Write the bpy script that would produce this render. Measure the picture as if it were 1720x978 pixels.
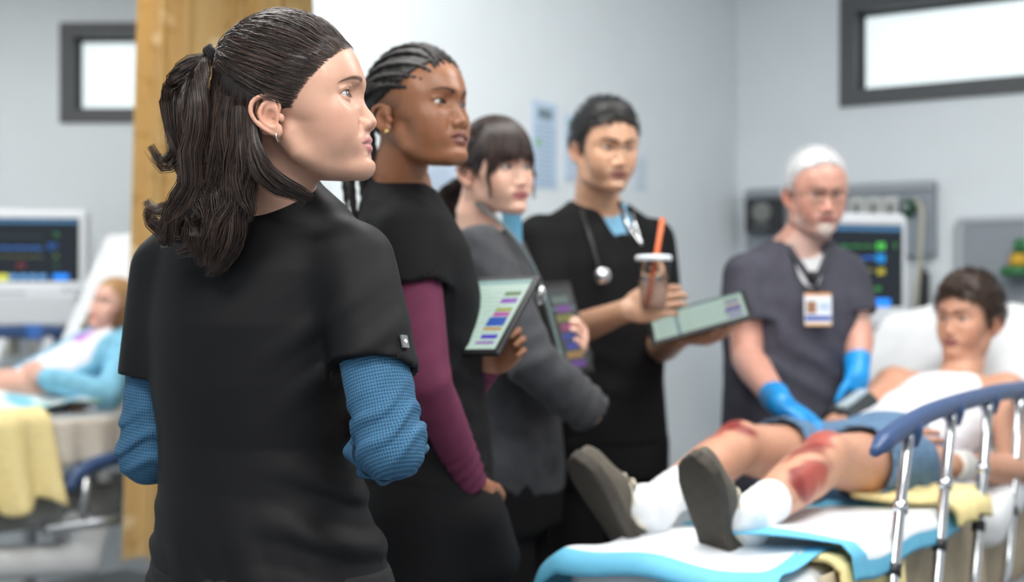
import bpy, bmesh, math, random
import numpy as np
from mathutils import Vector, Matrix

for _o in list(bpy.data.objects):
    bpy.data.objects.remove(_o, do_unlink=True)
SC = bpy.context.scene
COL = SC.collection
random.seed(7)
RNG = np.random.default_rng(11)
PI = math.pi

# ------------------------------------------------------------------ camera
FPX = 2389.0            # 50 mm on a 36 mm sensor, 1720 px wide
CAMH = 1.30
HORIZON = 520.0
cam_d = bpy.data.cameras.new('camera')
cam = bpy.data.objects.new('camera', cam_d)
COL.objects.link(cam)
cam.location = (0, 0, CAMH)
cam.rotation_euler = (PI / 2, 0, 0)
cam_d.sensor_width = 36.0
cam_d.lens = 50.0
cam_d.shift_y = (HORIZON - 489.0) / 1720.0
cam_d.clip_start = 0.05
cam_d.dof.use_dof = True
cam_d.dof.focus_distance = 1.95
cam_d.dof.aperture_fstop = 2.5
SC.camera = cam

# ------------------------------------------------------------------ world and exposure
SC.view_settings.view_transform = 'Standard'
SC.view_settings.look = 'None'
SC.view_settings.gamma = 1.0
SC.view_settings.use_curve_mapping = False
SC.view_settings.exposure = -0.06
world = bpy.data.worlds.new('world')
SC.world = world
world.use_nodes = True
_bg = world.node_tree.nodes['Background']
_bg.inputs[0].default_value = (0.88, 0.94, 1.0, 1)
_bg.inputs[1].default_value = 0.78


def P(px, py, d):
    """a point d metres in front of the camera that the photograph shows at (px, py)"""
    return np.array([(px - 860.0) / FPX * d, d, CAMH + (HORIZON - py) / FPX * d])
# ------------------------------------------------------------------ linking and labels
def tag(o, label=None, cat=None, group=None, kind=None):
    if label: o['label'] = label
    if cat: o['category'] = cat
    if group: o['group'] = group
    if kind: o['kind'] = kind
    return o


def empty(name, loc=(0, 0, 0), label=None, cat=None, group=None, rotz=0.0):
    o = bpy.data.objects.new(name, None)
    COL.objects.link(o)
    o.empty_display_size = 0.1
    o.location = [float(v) for v in loc]
    o.rotation_euler = (0, 0, rotz)
    return tag(o, label, cat, group)


def raw_mesh(name, V, F, smooth=True):
    """V (n,3), F list/array of polygons (all the same length or mixed)"""
    me = bpy.data.meshes.new(name)
    V = np.asarray(V, dtype=np.float32)
    if isinstance(F, np.ndarray) and F.ndim == 2:
        nf, k = F.shape
        me.vertices.add(len(V))
        me.vertices.foreach_set('co', V.ravel())
        me.loops.add(nf * k)
        me.loops.foreach_set('vertex_index', F.astype(np.int32).ravel())
        me.polygons.add(nf)
        me.polygons.foreach_set('loop_start', np.arange(nf, dtype=np.int32) * k)
        me.update(calc_edges=True)
        me.validate()
    else:
        me.from_pydata([tuple(v) for v in V.tolist()], [], [tuple(int(i) for i in f) for f in F])
        me.update()
    if smooth:
        me.polygons.foreach_set('use_smooth', np.ones(len(me.polygons), dtype=bool))
    return me


def set_color(me, C, name='tint'):
    C = np.asarray(C, dtype=np.float32)
    if C.shape[1] == 3:
        C = np.concatenate([C, np.ones((len(C), 1), np.float32)], 1)
    a = me.color_attributes.new(name, 'FLOAT_COLOR', 'POINT')
    a.data.foreach_set('color', C.ravel())


def set_vec(me, A, name='coat'):
    a = me.attributes.new(name, 'FLOAT_VECTOR', 'POINT')
    a.data.foreach_set('vector', np.asarray(A, np.float32).ravel())


def link(name, me, mat=None, parent=None, loc=None):
    """me is in world coordinates; the object's origin goes to loc (or to its parent's place)"""
    o = bpy.data.objects.new(name, me)
    COL.objects.link(o)
    if mat is not None:
        me.materials.append(mat)
    off = Vector((0, 0, 0))
    if parent is not None:
        o.parent = parent
        off = world_loc(parent)
    elif loc is not None:
        off = Vector([float(v) for v in loc])
        o.location = off
    if off.length > 0:
        me.transform(Matrix.Translation(-off))
    return o


def world_loc(o):
    v = Vector(o.location)
    while o.parent is not None:
        o = o.parent
        v = v + Vector(o.location)
    return v


def link_local(name, me, mat=None, parent=None, loc=(0, 0, 0), rot=(0, 0, 0)):
    o = bpy.data.objects.new(name, me)
    COL.objects.link(o)
    if mat is not None and len(me.materials) == 0:
        me.materials.append(mat)
    o.parent = parent
    o.location = [float(v) for v in loc]
    o.rotation_euler = rot
    return o


# ------------------------------------------------------------------ materials
MATS = {}


def srgb(r, g, b):
    def c(u):
        u = u / 255.0
        return u / 12.92 if u <= 0.04045 else ((u + 0.055) / 1.055) ** 2.4
    return (c(r), c(g), c(b), 1.0)


def principled(name):
    m = bpy.data.materials.new(name)
    m.use_nodes = True
    return m, m.node_tree, m.node_tree.nodes['Principled BSDF']


def mat(name, col, rough=0.6, metal=0.0, noise=0.0, nscale=40.0, bump=0.0, bscale=200.0, emit=0.0, ecol=None,
        trans=0.0, spec=0.5, sheen=0.0, alpha=1.0, stretch=None, sss=0.0, coat=0.0, ior=1.45):
    """one procedural material: base colour with noise variation, noise bump"""
    if name in MATS: return MATS[name]
    m, nt, b = principled(name)
    col = col if len(col) == 4 else (*col, 1)
    b.inputs['Base Color'].default_value = col
    b.inputs['Roughness'].default_value = rough
    b.inputs['Metallic'].default_value = metal
    b.inputs['Specular IOR Level'].default_value = spec
    b.inputs['IOR'].default_value = ior
    if trans: b.inputs['Transmission Weight'].default_value = trans
    if alpha < 1: b.inputs['Alpha'].default_value = alpha
    if sheen:
        b.inputs['Sheen Weight'].default_value = sheen
        b.inputs['Sheen Roughness'].default_value = 0.4
    if coat: b.inputs['Coat Weight'].default_value = coat
    if sss:
        b.inputs['Subsurface Weight'].default_value = sss
        b.inputs['Subsurface Radius'].default_value = (1.0, 0.35, 0.2)
        b.inputs['Subsurface Scale'].default_value = 0.006
    if emit:
        b.inputs['Emission Color'].default_value = ecol or col
        b.inputs['Emission Strength'].default_value = emit
    tc = nt.nodes.new('ShaderNodeTexCoord')
    src = tc.outputs['Object']
    if stretch:
        mp = nt.nodes.new('ShaderNodeMapping')
        mp.inputs['Scale'].default_value = stretch
        nt.links.new(src, mp.inputs['Vector'])
        src = mp.outputs['Vector']
    if noise:
        n = nt.nodes.new('ShaderNodeTexNoise')
        n.inputs['Scale'].default_value = nscale
        n.inputs['Detail'].default_value = 4
        nt.links.new(src, n.inputs['Vector'])
        r = nt.nodes.new('ShaderNodeValToRGB')
        r.color_ramp.elements[0].position = 0.3
        r.color_ramp.elements[1].position = 0.7
        r.color_ramp.elements[0].color = (*[max(0, c * (1 - noise)) for c in col[:3]], 1)
        r.color_ramp.elements[1].color = (*[min(1, c * (1 + noise)) for c in col[:3]], 1)
        nt.links.new(n.outputs['Fac'], r.inputs['Fac'])
        nt.links.new(r.outputs['Color'], b.inputs['Base Color'])
    if bump:
        n2 = nt.nodes.new('ShaderNodeTexNoise')
        n2.inputs['Scale'].default_value = bscale
        n2.inputs['Detail'].default_value = 3
        nt.links.new(src, n2.inputs['Vector'])
        bp = nt.nodes.new('ShaderNodeBump')
        bp.inputs['Strength'].default_value = bump
        bp.inputs['Distance'].default_value = 0.002
        nt.links.new(n2.outputs['Fac'], bp.inputs['Height'])
        nt.links.new(bp.outputs['Normal'], b.inputs['Normal'])
    MATS[name] = m
    return m


def tint_mat(name, rough=0.5, attr='tint', noise=0.06, nscale=90.0, bump=0.0, bscale=600.0, sss=0.0, spec=0.5, metal=0.0,
             sheen=0.0, waffle=None, coat=0.0):
    """colour from the mesh's own pigment attribute, with noise variation; optional waffle-knit relief on the 'coat' coordinates"""
    if name in MATS: return MATS[name]
    m, nt, b = principled(name)
    b.inputs['Roughness'].default_value = rough
    b.inputs['Specular IOR Level'].default_value = spec
    b.inputs['Metallic'].default_value = metal
    if coat: b.inputs['Coat Weight'].default_value = coat
    if sheen: b.inputs['Sheen Weight'].default_value = sheen
    if sss:
        b.inputs['Subsurface Weight'].default_value = sss
        b.inputs['Subsurface Radius'].default_value = (1.0, 0.35, 0.2)
        b.inputs['Subsurface Scale'].default_value = 0.005
    at = nt.nodes.new('ShaderNodeAttribute')
    at.attribute_name = attr
    tc = nt.nodes.new('ShaderNodeTexCoord')
    n = nt.nodes.new('ShaderNodeTexNoise')
    n.inputs['Scale'].default_value = nscale
    n.inputs['Detail'].default_value = 5
    nt.links.new(tc.outputs['Object'], n.inputs['Vector'])
    mr = nt.nodes.new('ShaderNodeMapRange')
    mr.inputs[1].default_value = 0.3
    mr.inputs[2].default_value = 0.7
    mr.inputs[3].default_value = 1 - noise
    mr.inputs[4].default_value = 1 + noise
    nt.links.new(n.outputs['Fac'], mr.inputs[0])
    mx = nt.nodes.new('ShaderNodeMix')
    mx.data_type = 'RGBA'
    mx.blend_type = 'MULTIPLY'
    mx.inputs[0].default_value = 1.0
    nt.links.new(at.outputs['Color'], mx.inputs[6])
    nt.links.new(mr.outputs[0], mx.inputs[7])
    out = mx.outputs[2]
    height = None
    if waffle:
        # grid of raised ribs, waffle = cells per metre
        a2 = nt.nodes.new('ShaderNodeAttribute')
        a2.attribute_name = 'coat'
        sp = nt.nodes.new('ShaderNodeSeparateXYZ')
        nt.links.new(a2.outputs['Vector'], sp.inputs[0])
        cells = []
        for ax, sc in ((0, waffle), (1, waffle * 0.8)):
            mu = nt.nodes.new('ShaderNodeMath'); mu.operation = 'MULTIPLY'; mu.inputs[1].default_value = sc * 2 * PI
            nt.links.new(sp.outputs[ax], mu.inputs[0])
            si = nt.nodes.new('ShaderNodeMath'); si.operation = 'SINE'
            nt.links.new(mu.outputs[0], si.inputs[0])
            cells.append(si)
        mxn = nt.nodes.new('ShaderNodeMath'); mxn.operation = 'MAXIMUM'
        nt.links.new(cells[0].outputs[0], mxn.inputs[0]); nt.links.new(cells[1].outputs[0], mxn.inputs[1])
        height = mxn.outputs[0]
        mr2 = nt.nodes.new('ShaderNodeMapRange')
        mr2.inputs[1].default_value = -0.6; mr2.inputs[2].default_value = 0.8
        mr2.inputs[3].default_value = 0.45; mr2.inputs[4].default_value = 1.15  # hollows of the weave darkened: their shade is put into the colour
        nt.links.new(height, mr2.inputs[0])
        m3 = nt.nodes.new('ShaderNodeMix'); m3.data_type = 'RGBA'; m3.blend_type = 'MULTIPLY'; m3.inputs[0].default_value = 1.0
        nt.links.new(out, m3.inputs[6]); nt.links.new(mr2.outputs[0], m3.inputs[7])
        out = m3.outputs[2]
    nt.links.new(out, b.inputs['Base Color'])
    if bump or waffle:
        bp = nt.nodes.new('ShaderNodeBump')
        bp.inputs['Strength'].default_value = bump if bump else 0.5
        bp.inputs['Distance'].default_value = 0.0015
        if waffle:
            nt.links.new(height, bp.inputs['Height'])
        else:
            n2 = nt.nodes.new('ShaderNodeTexNoise')
            n2.inputs['Scale'].default_value = bscale
            n2.inputs['Detail'].default_value = 3
            nt.links.new(tc.outputs['Object'], n2.inputs['Vector'])
            nt.links.new(n2.outputs['Fac'], bp.inputs['Height'])
        nt.links.new(bp.outputs['Normal'], b.inputs['Normal'])
    MATS[name] = m
    return m


# ------------------------------------------------------------------ mesh builder for hard things
class MB:
    def __init__(s):
        s.V = []; s.F = []; s.M = []

    def poly(s, pts, faces, mi=0):
        o = len(s.V)
        s.V += [tuple(float(c) for c in p) for p in pts]
        s.F += [tuple(i + o for i in f) for f in faces]
        s.M += [mi] * len(faces)
        return s

    def box(s, c, h, R=None, bev=0.0, mi=0):
        """c centre, h full sizes, R 3x3 rotation; bev chamfer"""
        hx, hy, hz = [v / 2 for v in h]
        c = np.asarray(c, float)
        R = np.eye(3) if R is None else np.asarray(R, float)
        if bev <= 0:
            p = [(sx * hx, sy * hy, sz * hz) for sz in (-1, 1) for sy in (-1, 1) for sx in (-1, 1)]
            f = [(0, 2, 3, 1), (4, 5, 7, 6), (0, 1, 5, 4), (2, 6, 7, 3), (0, 4, 6, 2), (1, 3, 7, 5)]
        else:
            bm = bmesh.new()
            bmesh.ops.create_cube(bm, size=1.0)
            for v in bm.verts:
                v.co = Vector((v.co.x * 2 * hx, v.co.y * 2 * hy, v.co.z * 2 * hz))
            bmesh.ops.bevel(bm, geom=list(bm.edges), offset=min(bev, 0.98 * min(hx, hy, hz)), segments=2, profile=0.5, affect='EDGES')
            bm.verts.ensure_lookup_table()
            bm.verts.index_update()
            p = [tuple(v.co) for v in bm.verts]
            f = [tuple(v.index for v in fc.verts) for fc in bm.faces]
            bm.free()
        p = np.array(p) @ R.T + c
        return s.poly(p, f, mi)

    def tube(s, pts, r, n=10, caps=True, mi=0, closed=False):
        pts = np.asarray(pts, float)
        m = len(pts)
        r = np.full(m, r) if np.isscalar(r) else np.asarray(r, float)
        T = np.zeros_like(pts)
        T[1:-1] = pts[2:] - pts[:-2]
        T[0] = pts[1] - pts[0]; T[-1] = pts[-1] - pts[-2]
        if closed:
            T[0] = T[-1] = pts[1] - pts[-2]
        T /= np.linalg.norm(T, axis=1)[:, None] + 1e-12
        up = np.array([0, 0, 1.0]) if abs(T[0][2]) < 0.9 else np.array([1.0, 0, 0])
        N = np.cross(T[0], up); N /= np.linalg.norm(N)
        V = []
        for i in range(m):
            N = N - T[i] * N.dot(T[i]); N /= np.linalg.norm(N) + 1e-12
            B = np.cross(T[i], N)
            for k in range(n):
                a = 2 * PI * k / n
                V.append(pts[i] + r[i] * (math.cos(a) * N + math.sin(a) * B))
        F = [(i * n + k, i * n + (k + 1) % n, (i + 1) * n + (k + 1) % n, (i + 1) * n + k) for i in range(m - 1) for k in range(n)]
        if caps and not closed:
            F.append(tuple(range(n - 1, -1, -1)))
            F.append(tuple((m - 1) * n + k for k in range(n)))
        return s.poly(V, F, mi)

    def lathe(s, c, prof, n=24, axis=(0, 0, 1), mi=0):
        """prof: (radius, height) pairs along axis from c"""
        ax = np.asarray(axis, float); ax /= np.linalg.norm(ax)
        u = np.cross(ax, (1, 0, 0) if abs(ax[0]) < 0.9 else (0, 1, 0)); u /= np.linalg.norm(u)
        w = np.cross(ax, u)
        V = []
        for r, h in prof:
            for k in range(n):
                a = 2 * PI * k / n
                V.append(np.asarray(c) + ax * h + r * (math.cos(a) * u + math.sin(a) * w))
        m = len(prof)
        F = [(i * n + k, i * n + (k + 1) % n, (i + 1) * n + (k + 1) % n, (i + 1) * n + k) for i in range(m - 1) for k in range(n)]
        if prof[0][0] > 1e-6: F.append(tuple(range(n - 1, -1, -1)))
        if prof[-1][0] > 1e-6: F.append(tuple((m - 1) * n + k for k in range(n)))
        return s.poly(V, F, mi)

    def build(s, name, mt, parent=None, loc=None, smooth=False, mats=None):
        me = bpy.data.meshes.new(name)
        me.from_pydata(s.V, [], s.F)
        me.update()
        bm = bmesh.new(); bm.from_mesh(me)
        bmesh.ops.recalc_face_normals(bm, faces=list(bm.faces))
        bm.to_mesh(me); bm.free()
        if smooth:
            me.polygons.foreach_set('use_smooth', np.ones(len(me.polygons), dtype=bool))
        o = link(name, me, mt, parent, loc)
        if mats:
            for x in mats: me.materials.append(x)
            me.polygons.foreach_set('material_index', np.array(s.M, dtype=np.int32))
        return o


def rotz(a):
    return np.array([[math.cos(a), -math.sin(a), 0], [math.sin(a), math.cos(a), 0], [0, 0, 1]])


def rotx(a):
    return np.array([[1, 0, 0], [0, math.cos(a), -math.sin(a)], [0, math.sin(a), math.cos(a)]])


def roty(a):
    return np.array([[math.cos(a), 0, math.sin(a)], [0, 1, 0], [-math.sin(a), 0, math.cos(a)]])


def nrm(v):
    v = np.asarray(v, float)
    return v / (np.linalg.norm(v) + 1e-12)


def spline(pts, n):
    """Catmull-Rom through pts, n samples"""
    pts = np.asarray(pts, float)
    q = np.concatenate([[2 * pts[0] - pts[1]], pts, [2 * pts[-1] - pts[-2]]])
    t = np.linspace(0, len(pts) - 1 - 1e-9, n)
    i = t.astype(int); u = (t - i)[:, None]
    a, b, c, d = q[i], q[i + 1], q[i + 2], q[i + 3]
    return 0.5 * (2 * b + (c - a) * u + (2 * a - 5 * b + 4 * c - d) * u * u + (3 * b - a - 3 * c + d) * u ** 3)


# ------------------------------------------------------------------ implicit surfaces for bodies and cloth
def smin(a, b, k):
    if k <= 0: return np.minimum(a, b)
    h = np.maximum(k - np.abs(a - b), 0) / k
    return np.minimum(a, b) - h * h * k * 0.25


def smax(a, b, k):
    return -smin(-a, -b, k)


class Ell:
    def __init__(s, c, r, R=None):
        s.c = np.asarray(c, np.float32); s.r = np.asarray(r, np.float32)
        s.Rm = None if R is None else np.asarray(R, np.float32)
        s.R = float(max(r))

    def __call__(s, p):
        q = p - s.c
        if s.Rm is not None: q = q @ s.Rm
        k0 = np.sqrt(((q / s.r) ** 2).sum(1))
        k1 = np.sqrt(((q / (s.r * s.r)) ** 2).sum(1)) + 1e-9
        return np.where(k0 < 0.05, -min(s.r) * (1 - k0), k0 * (k0 - 1) / k1)


class Cap:
    """tapered capsule chain; pts (n,3), radii (n); flat: optional (axis, factor) squash of the section"""
    def __init__(s, pts, rad, flat=None):
        s.p = np.asarray(pts, np.float32)
        s.rad = np.full(len(s.p), rad, np.float32) if np.isscalar(rad) else np.asarray(rad, np.float32)
        s.flat = flat
        lo = (s.p - s.rad[:, None]).min(0); hi = (s.p + s.rad[:, None]).max(0)
        s.c = (lo + hi) / 2; s.R = float(np.linalg.norm(hi - lo) / 2)

    def __call__(s, P_):
        best = None
        for i in range(len(s.p) - 1):
            a, b = s.p[i], s.p[i + 1]
            ab = b - a
            q = P_ - a
            t = np.clip(q @ ab / (ab @ ab + 1e-12), 0, 1)
            v = q - t[:, None] * ab
            if s.flat is not None:
                ax, f = s.flat
                ax = np.asarray(ax, np.float32)
                w = v @ ax
                v = v + (w * (f - 1))[:, None] * ax
            r = s.rad[i] + t * (s.rad[i + 1] - s.rad[i])
            d = np.sqrt((v * v).sum(1)) - r
            best = d if best is None else np.minimum(best, d)
        return best


class Loft:
    """elliptic sections along a polyline: rows (x,y,z, rx, ry, yaw): rx along the yaw direction, ry across it"""
    def __init__(s, rows, k=0.0, pw=2.0):
        s.rows = np.asarray(rows, np.float32)
        s.pw = pw
        m = s.rows[:, 3:5].max()
        lo = (s.rows[:, :3]).min(0) - m; hi = s.rows[:, :3].max(0) + m
        s.c = (lo + hi) / 2; s.R = float(np.linalg.norm(hi - lo) / 2)

    def __call__(s, P_):
        # sections are horizontal: interpolate on z
        R = s.rows[np.argsort(s.rows[:, 2])]
        z = R[:, 2]
        pz = np.clip(P_[:, 2], z[0], z[-1])
        f = [np.interp(pz, z, R[:, i]).astype(np.float32) for i in (0, 1, 3, 4, 5)]
        dx = P_[:, 0] - f[0]; dy = P_[:, 1] - f[1]
        c, sn = np.cos(f[4]), np.sin(f[4])
        u = (dx * c + dy * sn) / f[2]; v = (-dx * sn + dy * c) / f[3]
        if s.pw == 2.0:
            k = np.sqrt(u * u + v * v)
        else:
            k = (np.abs(u) ** s.pw + np.abs(v) ** s.pw) ** (1 / s.pw)
        g = np.sqrt((u / f[2]) ** 2 + (v / f[3]) ** 2) + 1e-6
        d = (k - 1) * k / np.maximum(g, 1e-6)
        d = np.where(k < 0.1, -np.minimum(f[2], f[3]), d)
        dz = np.maximum(z[0] - P_[:, 2], P_[:, 2] - z[-1])
        return np.where(dz > 0, np.sqrt(np.maximum(d, 0) ** 2 + dz * dz) + np.minimum(d, 0) * 0, np.maximum(d, dz))


class Half:
    """half-space n.p < h (inside)"""
    def __init__(s, n, pt):
        s.n = nrm(n).astype(np.float32); s.h = float(s.n @ np.asarray(pt, np.float32)); s.c = np.zeros(3, np.float32); s.R = 1e3

    def __call__(s, P_):
        return P_ @ s.n - s.h


class Box:
    def __init__(s, c, h, R=None, r=0.0):
        s.c = np.asarray(c, np.float32); s.h = np.asarray(h, np.float32) / 2 - r; s.Rm = None if R is None else np.asarray(R, np.float32)
        s.r = r; s.R = float(np.linalg.norm(s.h) + r)

    def __call__(s, P_):
        q = P_ - s.c
        if s.Rm is not None: q = q @ s.Rm
        q = np.abs(q) - s.h
        return np.sqrt((np.maximum(q, 0) ** 2).sum(1)) + np.minimum(q.max(1), 0) - s.r


class Fn:
    def __init__(s, fn, c, R):
        s.fn = fn; s.c = np.asarray(c, np.float32); s.R = float(R)

    def __call__(s, P_):
        return s.fn(P_)


class Field:
    def __init__(s):
        s.ops = []
        s.warp = []

    def add(s, pr, k=0.01): s.ops.append((0, pr, k)); return s

    def sub(s, pr, k=0.005): s.ops.append((1, pr, k)); return s

    def cut(s, pr, k=0.002): s.ops.append((2, pr, k)); return s      # keep what is inside pr

    def disp(s, fn): s.ops.append((3, fn, 0)); return s              # d += fn(p)

    def bounds(s):
        lo = np.full(3, 1e3); hi = np.full(3, -1e3)
        for op, pr, k in s.ops:
            if op == 0:
                lo = np.minimum(lo, pr.c - pr.R); hi = np.maximum(hi, pr.c + pr.R)
        return lo, hi

    def __call__(s, P_, margin=0.02):
        P_ = P_.astype(np.float32)
        d = np.full(len(P_), 9.0, np.float32)
        for op, pr, k in s.ops:
            if op == 3:
                d = d + pr(P_)
                continue
            if op == 2 or pr.R > 100:
                e = pr(P_)
                if op == 0: d = smin(d, e, k)
                elif op == 1: d = smax(d, -e, k)
                else: d = smax(d, e, k)
                continue
            q = P_ - pr.c
            m = (q * q).sum(1) < (pr.R + k + margin) ** 2
            idx = np.nonzero(m)[0]
            if len(idx) == 0: continue
            e = pr(P_[idx]).astype(np.float32)
            if op == 0: d[idx] = smin(d[idx], e, k)
            else: d[idx] = smax(d[idx], -e, k)
        return d


def polygonize(field, lo, hi, h, fac=4):
    lo = np.asarray(lo, np.float64) - 2 * h
    hi = np.asarray(hi, np.float64) + 2 * h
    H = h * fac
    m = np.maximum(np.ceil((hi - lo) / H).astype(int), 1)
    g = [np.arange(n) for n in m]
    I = np.stack(np.meshgrid(*g, indexing='ij'), -1).reshape(-1, 3)
    C = lo + (I + 0.5) * H
    dc = np.concatenate([field(C[i:i + 400000], margin=H * 2 + 0.01) for i in range(0, len(C), 400000)])
    act = np.abs(dc) < H * 1.5 + 0.004
    n = m * fac + 1
    D = np.repeat(np.repeat(np.repeat(dc.reshape(m), fac, 0), fac, 1), fac, 2)
    D = np.pad(D, ((0, 1), (0, 1), (0, 1)), mode='edge').astype(np.float32)
    need = np.zeros(n, bool)
    A = act.reshape(m)
    nm = np.repeat(np.repeat(np.repeat(A, fac, 0), fac, 1), fac, 2)
    need[:-1, :-1, :-1] |= nm
    need[1:, :-1, :-1] |= nm; need[:-1, 1:, :-1] |= nm; need[:-1, :-1, 1:] |= nm
    need[1:, 1:, :-1] |= nm; need[1:, :-1, 1:] |= nm; need[:-1, 1:, 1:] |= nm; need[1:, 1:, 1:] |= nm
    idx = np.argwhere(need)
    if len(idx) == 0:
        return np.zeros((0, 3)), np.zeros((0, 4), int)
    vals = np.concatenate([field((lo + idx[i:i + 400000] * h), margin=H + 0.01) for i in range(0, len(idx), 400000)])
    D[idx[:, 0], idx[:, 1], idx[:, 2]] = vals
    ins = (D < 0)
    u = ins.astype(np.uint8)
    s_ = (u[:-1, :-1, :-1] + u[1:, :-1, :-1] + u[:-1, 1:, :-1] + u[1:, 1:, :-1] + u[:-1, :-1, 1:] + u[1:, :-1, 1:] + u[:-1, 1:, 1:] + u[1:, 1:, 1:])
    cells = np.argwhere((s_ > 0) & (s_ < 8))
    cid = np.full(s_.shape, -1, np.int32)
    cid[cells[:, 0], cells[:, 1], cells[:, 2]] = np.arange(len(cells))
    corner = np.array([(a, b, c) for a in (0, 1) for b in (0, 1) for c in (0, 1)])
    cv = np.stack([D[cells[:, 0] + a, cells[:, 1] + b, cells[:, 2] + c] for a, b, c in corner], 1)
    acc = np.zeros((len(cells), 3)); cnt = np.zeros(len(cells))
    for i in range(8):
        for j in range(i + 1, 8):
            df = corner[j] - corner[i]
            if np.abs(df).sum() != 1: continue
            a, b = cv[:, i], cv[:, j]
            mk = (a < 0) != (b < 0)
            t = np.where(mk, a / (a - b + 1e-20), 0)
            acc += np.where(mk[:, None], corner[i] + t[:, None] * df, 0)
            cnt += mk
    V = lo + (cells + acc / cnt[:, None]) * h
    F = []
    for ax in range(3):
        o1, o2 = [(1, 2), (2, 0), (0, 1)][ax]
        sl = [slice(None)] * 3; sl[ax] = slice(0, -1)
        sh = [slice(None)] * 3; sh[ax] = slice(1, None)
        a = ins[tuple(sl)]; b = ins[tuple(sh)]
        e = np.argwhere(a != b)
        ok = (e[:, o1] > 0) & (e[:, o2] > 0) & (e[:, o1] < n[o1] - 1) & (e[:, o2] < n[o2] - 1)
        e = e[ok]
        d1 = np.zeros(3, int); d1[o1] = 1
        d2 = np.zeros(3, int); d2[o2] = 1
        q = [e - d1 - d2, e - d2, e, e - d1]
        ids = np.stack([cid[x[:, 0], x[:, 1], x[:, 2]] for x in q], 1)
        flip = a[e[:, 0], e[:, 1], e[:, 2]]
        ids = np.where(flip[:, None], ids, ids[:, ::-1])
        F.append(ids)
    F = np.concatenate(F)
    F = F[(F >= 0).all(1)]
    return V, F


def compact(V, F):
    used = np.zeros(len(V), bool); used[F.ravel()] = True
    mp = np.cumsum(used) - 1
    return V[used], mp[F]


def body_mesh(field, h, fine=(), lo=None, hi=None):
    """one surface; fine = spheres (centre, radius, resolution) meshed finer"""
    b = field.bounds()
    lo = b[0] if lo is None else lo; hi = b[1] if hi is None else hi
    V, F = polygonize(field, lo, hi, h)
    Vs, Fs, n = [], [], 0
    keep = np.ones(len(F), bool)
    ctr = V[F].mean(1)
    for c, r, hh in fine:
        keep &= np.linalg.norm(ctr - np.asarray(c), axis=1) > r - 1.2 * h
    V, F = compact(V, F[keep])
    Vs.append(V); Fs.append(F); n = len(V)
    for i, (c, r, hh) in enumerate(fine):
        c = np.asarray(c)
        v, f = polygonize(field, np.maximum(c - r, lo), np.minimum(c + r, hi), hh)
        if len(f) == 0: continue
        ce = v[f].mean(1)
        kp = np.linalg.norm(ce - c, axis=1) < r
        for c2, r2, h2 in fine[:i]:
            kp &= np.linalg.norm(ce - np.asarray(c2), axis=1) > r2 - 1.5 * hh
        v, f = compact(v, f[kp])
        Vs.append(v); Fs.append(f + n); n += len(v)
    return np.concatenate(Vs), np.concatenate(Fs)


def vnoise(P_, s, seed=0):
    """cheap smooth noise in -1..1 from a few sines"""
    r = np.random.default_rng(seed)
    o = np.zeros(len(P_), np.float32)
    for i in range(5):
        w = r.normal(size=3); w /= np.linalg.norm(w)
        o += np.sin((P_ @ (w * s * r.uniform(0.6, 1.7)).astype(np.float32)) + r.uniform(0, 6.28)).astype(np.float32)
    return o / 3.0
# ------------------------------------------------------------------ the room
CORNER = np.array([0.9226, 5.80, 0.0])
HW = np.array([0.836, -0.549, 0.0])         # along the wall with the bed heads, to the right
PWD = np.array([-0.549, -0.836, 0.0])       # along the wall with the posters, towards the camera
HN = np.array([-0.549, -0.836, 0.0])        # out of the bed-head wall
PN = np.array([0.836, -0.549, 0.0])         # out of the poster wall
CEIL = 3.0
wall_m = mat('wall_paint', srgb(222, 229, 233), rough=0.55, noise=0.015, nscale=6, bump=0.04, bscale=300)
frame_m = mat('window_frame_grey', srgb(84, 86, 88), rough=0.5, noise=0.05)
tray_m = mat('headwall_grey', srgb(140, 148, 156), rough=0.5, noise=0.04)
white_p = mat('white_plastic', srgb(226, 230, 234), rough=0.4, noise=0.02)
dark_p = mat('dark_plastic', srgb(40, 42, 46), rough=0.45)


def wall_box(name, a, along, length, z0, z1, out, th=0.12, m=None, parent=None):
    c = a + along * length / 2 - out * th / 2 + np.array([0, 0, (z0 + z1) / 2])
    R = np.stack([along, out, np.array([0, 0, 1.0])], 1)
    o = MB().box(c, (length, th, z1 - z0), R=R).build(name, m or wall_m, parent)
    if parent is None: tag(o, kind='structure')
    return o


def hw(s_, z, out=0.0):
    return CORNER + HW * s_ + HN * out + np.array([0, 0, z])


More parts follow.
